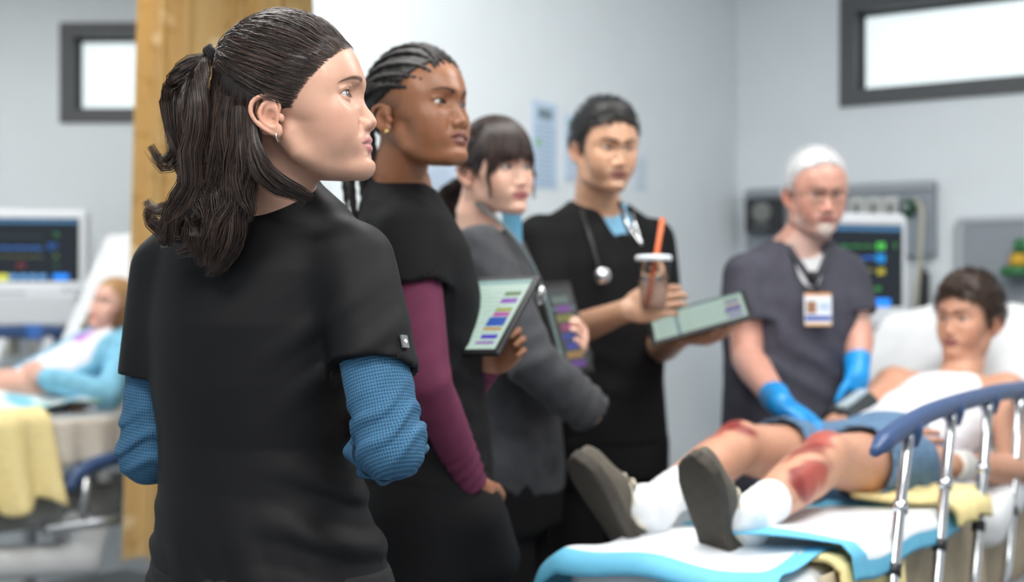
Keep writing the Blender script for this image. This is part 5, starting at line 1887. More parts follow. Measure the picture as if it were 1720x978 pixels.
        return (0.0100 * e1 * r(w1) + 0.0045 * e2 * r(w2) + 0.0035 * e3 * r(w3) + 0.0012 * vnoise(P_, 28, 3)).astype(np.float32)
    g.disp(folds)
    finish('scrub_top', g, 0.0050, mat('black_scrub', srgb(15, 15, 17), rough=0.62, noise=0.10, nscale=25, bump=0.10, bscale=1400, spec=0.27), p)
    # undershirt sleeves
    u = Field()
    ends = []
    for sh, el, wr in ((shr, elr, wrr), (shl, ell, wrl)):
        ax = nrm(wr - el)
        end = el + ax * 0.045
        u.add(Cap([sh * 0.8 + el * 0.2, sh * 0.4 + el * 0.6, el + np.array([0, 0, 0.012]), end], [0.049, 0.0465, 0.0475, 0.0480]), 0.015)
        ends.append((sh, el, end, ax))
    for sh, el, end, ax in ends:
        u.sub(Cap([end - ax * 0.010, end + ax * 0.04], [0.042, 0.048]), 0.002)

    def rumple(P_):
        o = np.zeros(len(P_), np.float32)
        for sh, el, end, ax in ends:
            up = nrm(el - sh)
            t = (P_ - el) @ up
            s1 = np.sin((t + 0.016 * np.sin(P_[:, 0] * 45 + P_[:, 1] * 30) + 0.35 * (P_[:, 0] - el[0])) * 2 * PI / 0.040)
            env = np.exp(-((t + 0.030) / 0.045) ** 2) * (np.linalg.norm(P_ - el, axis=1) < 0.16)
            o += 0.0048 * env * -np.maximum(s1, -0.3)
        return o + 0.0012 * vnoise(P_, 60, 5)
    u.disp(rumple)

    def ucoords(V):
        near_r = np.linalg.norm(V - elr, axis=1) < np.linalg.norm(V - ell, axis=1)
        A = arm_coords(V, [shr, elr], np.array([1.0, 0.2, 0]))
        B = arm_coords(V, [shl, ell], np.array([1.0, 0.2, 0]))
        return np.where(near_r[:, None], A, B)
    for el_, c_ in ((elr, elr), (ell, ell)):
        finish('undershirt_sleeve', u, 0.0026, tint_mat('blue_waffle', rough=0.8, noise=0.08, nscale=30, waffle=265.0, bump=0.4, spec=0.2), p, tint=srgb(64, 106, 138), coords=ucoords, lo=el_ - 0.20 + np.array([0, 0, 0.08]), hi=el_ + np.array([0.2, 0.2, 0.32]))
    # ruffled hems
    for sh, el, end, ax in ends:
        e1 = nrm(np.cross(ax, (0, 0, 1))); e2 = np.cross(ax, e1)
        n = 150
        V, F = [], []
        for i, (dr, da) in enumerate(((-0.004, -0.008), (0.0005, -0.001), (0.0040, 0.006), (0.0030, 0.0075), (-0.001, 0.000), (-0.006, -0.008))):
            for k in range(n):
                th = 2 * PI * k / n
                wv = math.sin(th * 9 + 0.7 * math.sin(3 * th)) * (0.0050 if i in (2, 3) else 0.0012)
                q = end + e1 * math.cos(th) * (0.0525 + dr + wv) + e2 * math.sin(th) * (0.0525 + dr + wv) + ax * (da + wv * 0.8)
                V.append(q)
        for i in range(5):
            for k in range(n):
                F.append((i * n + k, i * n + (k + 1) % n, (i + 1) * n + (k + 1) % n, (i + 1) * n + k))
        link('sleeve_ruffle', raw_mesh('sleeve_ruffle', np.array(V), np.array(F)), mat('blue_ruffle', srgb(58, 98, 130), rough=0.8, noise=0.1), p)
    # trousers and shoes
    tr = Field()
    tr.add(Loft([r for r in rows(0.012) if r[2] <= 0.98]), 0.0)
    for hp, kn, an in legs:
        tr.add(leg_prims(hp, kn, an + np.array([0, 0, 0.02]), r=(0.095, 0.085, 0.068, 0.068, 0.062)), 0.03)
    tr.cut(Half((0, 0, -1), (0, 0, 0.06)), 0.003)
    tr.cut(Half((0, 0, 1), (0, 0, 0.93)), 0.003)
    finish('trousers', tr, 0.010, mat('black_trousers', srgb(15, 15, 17), rough=0.8, noise=0.1, nscale=30), p)
    for hp, kn, an in legs:
        finish('shoe', shoe_field(an, fw), 0.008, mat('shoe_dark', srgb(45, 45, 48), rough=0.5), p)
    # tag on the sleeve hem: grey square with a small white cross
    ax_ = nrm(cr - shr)
    rd = np.array([0.78, -0.62, 0.0]); rd = nrm(rd - ax_ * (rd @ ax_))
    Rt = np.stack([np.cross(ax_, rd), rd, -ax_], 1)
    t0 = cr - ax_ * 0.016 + rd * 0.0615
    tg = MB().box(t0, (0.012, 0.003, 0.018), R=Rt).build('sleeve_tag', mat('tag_grey', srgb(110, 112, 116), rough=0.6), p)
    cm = MB()
    cm.box(t0 + rd * 0.002, (0.0060, 0.001, 0.0020), R=Rt)
    cm.box(t0 + rd * 0.002, (0.0020, 0.001, 0.0060), R=Rt)
    cm.build('tag_cross', mat('tag_white', srgb(240, 240, 240), rough=0.6), tg)
    # earrings
    for sx in (1, -1):
        c0 = H.wld((sx * 0.0765, -0.004, -0.0285))
        n = 28
        pts = [c0 + H.Rm @ np.array([sx * (0.0045 * math.cos(2 * PI * k / n)), 0, -0.0045 + 0.0068 * math.sin(2 * PI * k / n)]) for k in range(n + 1)]
        MB().tube(pts, 0.0011, n=8, closed=True).build('earring', mat('silver', srgb(215, 212, 208), rough=0.18, metal=1.0), p, smooth=True)
    # ---- hair
    rng = np.random.default_rng(5)
    c0 = np.array([0, 0.003, 0.046]); rad = np.array([0.0785, 0.104, 0.0985])
    tie = np.array([0.0, -0.080, 0.114])
    hl_z = np.array([-0.2, 0.000, 0.012, 0.022, 0.034, 0.052, 0.070, 0.086, 0.20]); hl_y = np.array([0.006, 0.012, 0.022, 0.031, 0.043, 0.064, 0.086, 0.103, 0.125])
    cap = Field()
    cap.add(Ell(c0, rad - 0.0025), 0.0)
    cap.add(Ell((0, -0.045, 0.085), (0.045, 0.045, 0.040)), 0.03)
    capw = Field()

    def capfn(P_):
        l = H.loc(P_).astype(np.float32)
        d = cap(l)
        lm = l.copy(); lm[:, 0] = np.abs(lm[:, 0])
        d = smin(d, H.f(lm, margin=0.03) - 0.0022, 0.004)
        ax = np.abs(l[:, 0])
        d = smax(d, (l[:, 1] - np.interp(l[:, 2], hl_z, hl_y)) * 0.7 + 0.0125 + 0.003 * vnoise(l, 180, 3), 0.004)
        d = smax(d, -(l[:, 2] + 0.062), 0.01)
        # opening for the ear and the skin below it
        e = np.maximum(np.sqrt(((l[:, 1] + 0.010) / 0.032) ** 2 + ((l[:, 2] + 0.014) / 0.043) ** 2) - 1, 0.05 - ax * 1.0) * 0.03
        d = smax(d, -e, 0.006)
        return d * H.s
    capw.add(Fn(capfn, H.c, 0.17), 0.0)
    hair_m = tint_mat('dark_brown_hair', rough=0.34, noise=0.18, nscale=40, spec=0.55)
    V, F = polygonize(capw, H.c - 0.17, H.c + 0.17, 0.0030)
    me = raw_mesh('hair', V, F); set_color(me, np.tile(srgb(38, 29, 27)[:3], (len(V), 1)))
    hair = link('hair', me, hair_m, p)
    # combed section: scalp roots run back to the tie
    n = 3900
    th = rng.uniform(-1, 1, n * 5); ph = rng.uniform(-PI, PI, n * 5)
    dirs = np.stack([np.sqrt(1 - th ** 2) * np.cos(ph), np.sqrt(1 - th ** 2) * np.sin(ph), th], 1)
    roots = c0 + dirs * rad
    inside = (roots[:, 1] < np.interp(roots[:, 2], hl_z, hl_y) + 0.003) & (roots[:, 2] > 0.004)
    lim = 0.030 + np.maximum(0, -0.022 - roots[:, 1]) * 0.75
    lim = np.where(roots[:, 1] > 0.014, 0.004, np.where(roots[:, 1] > -0.012, 0.026, np.maximum(lim, 0.036)))
    up = inside & (roots[:, 2] > lim)
    # more roots along the hairline
    R1 = roots[up][:n]
    m = 13
    t = np.linspace(0, 1, m)[None, :, None]
    tie_s = tie + rng.normal(0, 0.004, (len(R1), 3))
    q = R1[:, None] * (1 - t) + tie_s[:, None] * t
    low = np.clip((0.085 - R1[:, 2]) / 0.07, 0, 1)[:, None, None]
    sag = np.sin(PI * t) * low * np.array([0, 0, -0.012])
    q = q + sag
    q[..., 0] += np.sign(R1[:, None, 0]) * np.sin(PI * t[..., 0]) * 0.018 * low[..., 0]
    lift = 0.0008 + 0.0045 * rng.uniform(0, 1, (len(R1), 1, 1)) * np.sin(PI * np.clip(t * 1.05, 0, 1)) + 0.010 * np.sin(PI * t) * np.clip((R1[:, 2] - 0.06) / 0.06, 0, 1)[:, None, None] * 0.5
    v = q - c0
    k0 = np.linalg.norm(v / rad, axis=2, keepdims=True)
    on = c0 + v / k0 * (1 + lift / 0.09)
    w = np.clip((t - 0.80) / 0.20, 0, 1) ** 2
    on = on * (1 - w) + q * w
    on = on + (rng.normal(0, 0.0012, (len(R1), 1, 3)) * np.sin(PI * t)) + 0.0010 * np.sin(t * 9 + rng.uniform(0, 6, (len(R1), 1, 1)))
    on = push_out(H, on, 0.0030)
    paths = [H.wld(on.reshape(-1, 3)).reshape(on.shape)]
    cols = (np.array(srgb(26, 19, 18)[:3]), np.array(srgb(92, 72, 62)[:3]))
    lo_ = inside & ~up & (roots[:, 1] < -0.012) & (roots[:, 2] > 0.005)
    # roots of the lower section also start on the parting line
    R2 = np.concatenate([roots[lo_][:900]])
    t2 = np.linspace(0, 1, 16)[None, :, None]
    dn = np.array([0, -0.35, -0.94])
    q2 = R2[:, None] + dn * t2 * rng.uniform(0.08, 0.15, (len(R2), 1, 1))
    v2 = q2 - c0
    k2 = np.linalg.norm(v2 / rad, axis=2, keepdims=True)
    q2 = np.where(k2 < 1.02, c0 + v2 / k2 * 1.03, q2)
    q2 = q2 + 0.0015 * np.sin(t2 * 8 + rng.uniform(0, 6, (len(R2), 1, 1)))
    paths.append(H.wld(q2.reshape(-1, 3)).reshape(q2.shape))
    # fine short hairs along the hairline, combed back
    zr = rng.uniform(0.004, 0.098, 2600); sx_ = np.where(rng.uniform(size=2600) < 0.72, 1, -1)
    yr_ = np.interp(zr, hl_z, hl_y) + rng.uniform(-0.012, 0.006, 2600)
    xr = 1 - ((yr_ - 0.006) / 0.101) ** 2 - ((zr - 0.046) / 0.090) ** 2
    R3 = np.stack([sx_ * 0.0765 * np.sqrt(np.clip(xr, 0.0, 1)), yr_, zr], 1)[xr > 0.0]
    tt = np.linspace(0, 1, 8)[None, :, None]
    dr_ = np.stack([0.15 * np.sign(R3[:, 0]), -0.9 + rng.normal(0, 0.12, len(R3)), 0.30 + rng.normal(0, 0.15, len(R3))], 1)
    q3 = R3[:, None] + dr_[:, None] * tt * rng.uniform(0.02, 0.045, (len(R3), 1, 1))
    v3 = q3 - c0
    k3 = np.linalg.norm(v3 / (rad - 0.0025), axis=2, keepdims=True)
    lift3 = 0.012 + 0.03 * tt
    q3 = c0 + v3 / k3 * (0.96 + lift3 * 1.6)
    q3 = push_out(H, q3, 0.0006) + np.array([0, 0, 0])
    baby = H.wld(q3.reshape(-1, 3)).reshape(q3.shape)
    # hanging locks: pixel guides with depth
    G = []

    def lk(pts, n, width, wave=0.004, wlen=0.07, fray=0.003, m=15):
        g_ = np.array([P(*q_) for q_ in pts])
        G.append(lock(g_, int(n * 1.2), width, rng, m=m, wave=wave * 0.8, wlen=wlen * 1.3, fray=fray))
    T0 = (352, 96, 1.835)
    # ponytail
    lk([T0, (318, 108, 1.83), (290, 150, 1.82), (288, 205, 1.81), (296, 245, 1.81), (272, 268, 1.81), (251, 246, 1.81)], 90, [0.006, 0.014, 0.014, 0.010, 0.008, 0.004], wave=0.003)
    lk([T0, (312, 112, 1.84), (284, 165, 1.83), (292, 225, 1.82), (300, 262, 1.81), (276, 282, 1.80), (256, 262, 1.80)], 60, [0.006, 0.012, 0.012, 0.010, 0.006, 0.002], wave=0.003)
    lk([T0, (316, 112, 1.84), (296, 160, 1.83), (300, 240, 1.82), (318, 300, 1.81), (300, 345, 1.81), (262, 352, 1.80), (246, 336, 1.80)], 110, [0.006, 0.016, 0.018, 0.014, 0.010, 0.003], wave=0.004)
    lk([T0, (322, 118, 1.84), (308, 180, 1.83), (320, 270, 1.82), (330, 340, 1.81), (300, 392, 1.80), (252, 372, 1.80), (247, 350, 1.80)], 120, [0.006, 0.016, 0.020, 0.018, 0.012, 0.003], wave=0.004)
    lk([T0, (330, 120, 1.84), (316, 190, 1.83), (336, 280, 1.82), (345, 350, 1.81), (330, 410, 1.80), (300, 428, 1.80)], 150, [0.006, 0.016, 0.022, 0.020, 0.014, 0.004], wave=0.005)
    lk([T0, (334, 124, 1.83), (326, 200, 1.82), (342, 290, 1.81), (352, 370, 1.80), (342, 425, 1.80), (348, 445, 1.80)], 150, [0.006, 0.014, 0.022, 0.020, 0.012, 0.004], wave=0.005)
    lk([T0, (338, 130, 1.80), (330, 210, 1.79), (318, 290, 1.79), (300, 340, 1.79), (276, 400, 1.79), (266, 402, 1.79)], 120, [0.006, 0.014, 0.018, 0.016, 0.012, 0.004], wave=0.005)
    # lower hair behind the ear and down the back
    for x0, y0, d0, w0 in ((372, 150, 1.80, 0.012), (388, 165, 1.775, 0.014), (402, 180, 1.765, 0.014), (416, 186, 1.76, 0.014), (420, 192, 1.76, 0.012)):
        e = rng.uniform(-6, 6)
        lk([(x0, y0, d0), (x0 - 4 + e, y0 + 60, d0 - 0.004), (x0 - 8, y0 + 120, d0 + 0.01), (x0 - 20 + e, y0 + 180, d0 + 0.02), (x0 - 42, y0 + 235, 1.785), (x0 - 55 + e, y0 + 268, 1.785)], 170, [w0 * 0.7, w0, w0 * 1.25, w0 * 1.35, w0, 0.004], wave=0.006, wlen=0.09)
    for x0, y0, d0, w0 in ((362, 135, 1.84, 0.014), (352, 150, 1.86, 0.016), (366, 180, 1.83, 0.016), (390, 200, 1.80, 0.016)):
        lk([(x0, y0, d0), (x0 - 2, y0 + 70, d0), (x0 - 10, y0 + 140, d0 - 0.01), (x0 - 25, y0 + 210, 1.80), (x0 - 30, y0 + 265, 1.795)], 150, [w0 * 0.7, w0, w0 * 1.3, w0 * 1.3, 0.006], wave=0.006, wlen=0.10)
    # strands that swing forward over the neck
    lk([(424, 206, 1.757), (427, 242, 1.752), (444, 280, 1.75), (474, 304, 1.755), (506, 322, 1.76), (524, 334, 1.765)], 130, [0.006, 0.009, 0.011, 0.010, 0.007, 0.002], wave=0.002)
    lk([(420, 212, 1.757), (424, 252, 1.752), (436, 290, 1.752), (462, 315, 1.755), (492, 326, 1.76), (515, 338, 1.765)], 110, [0.006, 0.010, 0.012, 0.010, 0.006, 0.002], wave=0.002)
    lk([(424, 215, 1.76), (420, 260, 1.755), (414, 310, 1.76), (420, 345, 1.765), (412, 368, 1.77)], 120, [0.008, 0.012, 0.013, 0.010, 0.003], wave=0.004)
    lk([(410, 230, 1.765), (400, 290, 1.765), (396, 340, 1.77), (372, 390, 1.775), (352, 428, 1.78)], 130, [0.008, 0.013, 0.015, 0.012, 0.004], wave=0.006)
    lk([(340, 300, 1.79), (310, 345, 1.785), (286, 375, 1.785), (272, 405, 1.785)], 60, [0.008, 0.010, 0.008, 0.002], wave=0.005)
    # wisps at the temple
    wt = [(518, 158, 1.752), (512, 172, 1.75), (505, 186, 1.752), (500, 196, 1.753)]
    build_strands('strand_layer', paths + G, 0.00050, hair_m, hair, cols=cols, rng=rng)
    build_strands('fine_strands', [baby], 0.00034, hair_m, hair, cols=cols, rng=rng)
    # cores that keep the locks dense
    core = Field()
    for pts, r in (([T0, (318, 118, 1.835), (306, 180, 1.83), (318, 270, 1.82), (326, 340, 1.81), (318, 395, 1.80)], [0.006, 0.013, 0.016, 0.016, 0.014, 0.007]),
                   ([(380, 150, 1.83), (374, 220, 1.82), (366, 290, 1.815), (352, 350, 1.805), (342, 405, 1.80)], [0.020, 0.022, 0.022, 0.020, 0.008]),
                   ([(410, 185, 1.80), (408, 240, 1.79), (398, 300, 1.785), (380, 350, 1.785), (362, 395, 1.785)], [0.014, 0.016, 0.016, 0.014, 0.006]),
                   ([(430, 200, 1.775), (428, 250, 1.77), (434, 288, 1.768)], [0.008, 0.011, 0.008])):
        g_ = spline([P(*q_) for q_ in pts], 16)
        core.add(Cap(g_, np.interp(np.linspace(0, 1, 16), np.linspace(0, 1, len(r)), r)), 0.012)
    V, F = body_mesh(core, 0.005)
    me = raw_mesh('hair_core', V, F); set_color(me, np.tile(srgb(30, 23, 21)[:3], (len(V), 1)))
    link('hair_core', me, hair_m, hair)
    # hair tie
    tc = P(356, 93, 1.835); ax = nrm(P(352, 96, 1.835) - P(368, 86, 1.835))
    e1 = nrm(np.cross(ax, (0, 1, 0))); e2 = np.cross(ax, e1)
    mb = MB()
    for o in (-0.004, 0.0, 0.004):
        pts = [tc + ax * (o + 0.001 * math.sin(5 * k)) + (e1 * math.cos(2 * PI * k / 24) * 0.0125 + e2 * math.sin(2 * PI * k / 24) * 0.0095) for k in range(25)]
        pts[-1] = pts[0]
        mb.tube(pts, 0.0034, n=8, closed=True)
    mb.build('hair_tie', mat('tie_black', srgb(16, 16, 17), rough=0.85), p, smooth=True)
    return p


build_w1()
# ------------------------------------------------------------------ woman with braids and a burgundy undershirt
def build_w2():
    hc = np.array([-0.1847, 2.70, 1.657])

    def stub(l, C):
        x = np.abs(l[:, 0]); y = l[:, 1]; z = l[:, 2]
        line = np.interp(z, [0.0, 0.02, 0.04, 0.06, 0.08], [0.018, 0.036, 0.046, 0.056, 0.066])
        w = (1 - sstep(-0.010, 0.004, y - line)) * sstep(0.004, 0.016, z) * (1 - sstep(0.07, 0.08, x)) * (x > 0.045)
        dk = 0.45 + 0.15 * np.sin(x * 900) * np.sin(y * 800) * np.sin(z * 850)
        return C * (1 - w[:, None] * (1 - dk[:, None]))
    H = Head(hc, head_rot(math.radians(126), math.radians(8)), 1.0, lips=1.18, nose_w=1.22, jaw=0.90, gonion=-0.054, cheek=0.98, tip=0.1175, mouth_open=0.0012, lid_u=0.0046, ear=0.95)
    a = math.radians(84)
    rt = np.array([math.cos(a), -math.sin(a), 0]); fw = np.array([math.sin(a), math.cos(a), 0])
    d0 = 2.78
    cx = (690 - 860) / FPX * d0
    p = empty('person', (cx, d0, 0), 'woman with dark braids, black scrub top and burgundy sleeves, hand in pocket', 'person', 'hospital staff standing in line')
    torso = column(cx, d0, [(-0.02, 0, 1.555, 0.060, 0.058), (-0.02, 0, 1.535, 0.085, 0.062), (-0.018, 0, 1.505, 0.130, 0.075), (-0.01, 0, 1.47, 0.160, 0.088), (0.0, 0, 1.42, 0.172, 0.105), (0.008, 0, 1.34, 0.165, 0.118), (0.012, 0, 1.26, 0.155, 0.118),
                            (0.018, 0, 1.18, 0.145, 0.112), (0.022, 0, 1.10, 0.150, 0.118), (0.022, 0, 1.02, 0.165, 0.128), (0.020, 0, 0.95, 0.175, 0.132), (0.015, 0, 0.87, 0.178, 0.132), (0.01, 0, 0.80, 0.176, 0.13)])
    shr = P(690, 385, 2.64); elr = P(722, 645, 2.56); wrr = P(788, 808, 2.655)
    shl = shr - rt * 0.33 + fw * 0.01; wrl = P(812, 618, 2.79)
    ell = P(745, 700, 2.93)
    hands = [dict(d=np.array([0.030, 0.045, -0.10]), t=fw, n=-rt, curl=0.25, thumb=0.6), dict(d=np.array([0.70, -0.30, 0.62]), t=(-0.5, 0.0, 0.8), n=(-0.3, -0.95, 0.1), curl=0.85, thumb=0.2)]
    skin = srgb(150, 100, 70)
    tint = lambda V: face_tint(H, V, skin, srgb(128, 78, 68), srgb(34, 24, 20), brow_w=1.15, brow_a=0.9, blush=(0.95, 0.86, 0.82), extra=stub)
    legs = staff(p, H, a, torso, ((shr, elr, wrr), (shl, ell, wrl)), hands, tint, tint_mat('skin_brown', rough=0.40, noise=0.05, nscale=60, sss=0.06), 
                 ([hc + np.array([-0.014, 0.012, -0.03]), hc + np.array([-0.03, 0.035, -0.09]), np.array([cx - 0.015, d0, 1.49])], [0.050, 0.051, 0.064]), legs_pel=(cx + 0.015, d0, 0.90), head_h=0.0020, hand_s=0.92)
    add_eyes(H, p, srgb(52, 34, 26), (0.10, -0.02))
    hm = shr + (elr - shr) * 0.40
    hml = shl + (ell - shl) * 0.40
    g = garment(torso, a, 0.010, (([shr, hm * 0.5 + shr * 0.5, hm], [0.056, 0.058, 0.058]), ([shl, hml * 0.5 + shl * 0.5, hml], [0.056, 0.058, 0.058])),
                neck_cut=[(Ell((cx + 0.005, d0 - 0.01, 1.575), (0.064, 0.068, 0.060)), 0.006)], z0=0.968,
                folds=wrinkles([(P(770, 640, 2.66), 0.12, (0.3, 0, 1), 0.07, 0.004), (P(790, 780, 2.66), 0.10, (0.2, 0, 1), 0.06, 0.004)]))
    finish('scrub_top', g, 0.007, mat('scrub_w2', **SCRUB_BLACK), p)
    bm = mat('burgundy_knit', srgb(100, 45, 70), rough=0.75, noise=0.10, nscale=30, bump=0.15, bscale=900, spec=0.25)
    for sh, el, wr in ((shr, elr, wrr), (shl, ell, wrl)):
        u = Field()
        u.add(Cap([sh * 0.85 + el * 0.15, sh * 0.45 + el * 0.55, el, el * 0.55 + wr * 0.45, wr + nrm(wr - el) * 0.012], [0.047, 0.043, 0.040, 0.038, 0.0315]), 0.01)
        ax = nrm(wr - el)
        u.cut(Half(ax, wr + ax * 0.012), 0.003)
        u.disp(wrinkles([(wr - ax * 0.04, 0.05, ax + np.array([0.2, 0, 0.1]), 0.022, 0.0035), (el, 0.05, ax, 0.05, 0.0025)], base=0.0006))
        finish('undershirt_sleeve', u, 0.0042, bm, p)
    lower_clothes(p, torso, a, legs, mat('scrub_w2', **SCRUB_BLACK), 1.0, extra=[(Cap([wrr + np.array([0.014, 0.028, -0.080]), wrr + np.array([0.035, 0.05, -0.15])], [0.062, 0.060]), 0.05)])
    for sx in (1, -1):
        MB().lathe(H.wld((sx * 0.0785, -0.006, -0.0265)), [(0.0001, -0.0015), (0.004, -0.001), (0.0046, 0.001), (0.003, 0.003), (0.0001, 0.0036)], axis=H.Rm[:, 0] * sx).build('earring', mat('gold', srgb(235, 205, 140), rough=0.2, metal=1.0), p, smooth=True)
    # braids: cornrows run back over the crown, ends gathered and hanging behind
    rng = np.random.default_rng(21)
    line = ([-0.2, 0.030, 0.050, 0.070, 0.090, 0.2], [-0.06, -0.030, 0.020, 0.060, 0.094, 0.125])
    hair = hair_obj('hair', scalp_cap(H, (0.0045, 0.0065, 0.0085), line, low=-0.02, h=0.004, bumpy=0.001), srgb(20, 17, 16), p, rough=0.6)
    paths = []
    mb = MB()
    c0 = np.array([0, 0.004, 0.046]); rad = np.array([0.079, 0.104, 0.098])
    for i in range(13):
        x0 = -0.062 + 0.124 * i / 12
        st = np.array([x0, 0.092 - 8.0 * x0 * x0, 0.085 - 3.0 * abs(x0) ** 1.5])
        en = np.array([x0 * 0.35, -0.096, 0.070 - 0.04 * abs(x0) / 0.06])
        pts = []
        for t in np.linspace(0, 1, 46):
            q = st * (1 - t) + en * t + np.array([0.006 * math.sin(t * 9 + i) * (1 - t), 0, 0.02 * math.sin(PI * t)])
            v = q - c0
            q = c0 + v / np.linalg.norm(v / rad)
            pts.append(H.wld(q))
        r = 0.0052 * (1 + 0.22 * np.sin(np.arange(46) * 2.1)) * np.interp(np.linspace(0, 1, 46), [0, 0.1, 1], [0.5, 1, 1.3])
        mb.tube(pts, r, n=7)
    for i in range(15):
        ang = 2 * PI * i / 15
        s0 = H.wld((0.020 * math.cos(ang), -0.100, 0.058 + 0.022 * math.sin(ang)))
        dx = rng.uniform(-0.03, 0.02); dy = rng.uniform(-0.03, 0.03)
        g_ = spline([s0, s0 + np.array([-0.022 + dx * 0.5, 0.022 + dy * 0.5, -0.015]), s0 + np.array([-0.022 + dx, 0.025 + dy, -0.12]), s0 + np.array([-0.01 + dx, 0.02 + dy, -0.22 - 0.03 * rng.uniform()])], 60)
        r = 0.0056 * (1 + 0.22 * np.sin(np.arange(60) * 2.0 + i)) * np.interp(np.linspace(0, 1, 60), [0, 0.8, 1], [1, 1, 0.4])
        mb.tube(g_, r, n=7)
    mb.build('braids', mat('braid_black', srgb(24, 20, 19), rough=0.55, noise=0.3, nscale=200, bump=0.5, bscale=700), hair, smooth=True)
    # twisted knots over the shaved side
    kb = MB()
    for i in range(7):
        q = np.array([0.0735, 0.030 - 0.016 * i, 0.058 + 0.006 * math.sin(i * 2.2)])
        pts = [H.wld(q + np.array([0.002, 0.009 * math.cos(t), 0.007 * math.sin(t * 1.6)])) for t in np.linspace(0, 5, 18)]
        kb.tube(pts, 0.0042, n=6)
    kb.build('knotted_braid', mat('braid_black', srgb(24, 20, 19)), hair, smooth=True)
    # tablet
    u = nrm(np.array([-1.0, 0.70, -0.03])); v = nrm(np.array([-0.40, -0.57, -0.70]))
    tr_ = P(898, 472, 2.74)
    wu, wv = 0.235, 0.185
    make_tablet(tr_ + u * wu / 2 + v * wv / 2, u, v, wu, wv, 'bright tablet with a listed chart held by woman in burgundy sleeves', 'list', flip=True)
    return p
build_w2()
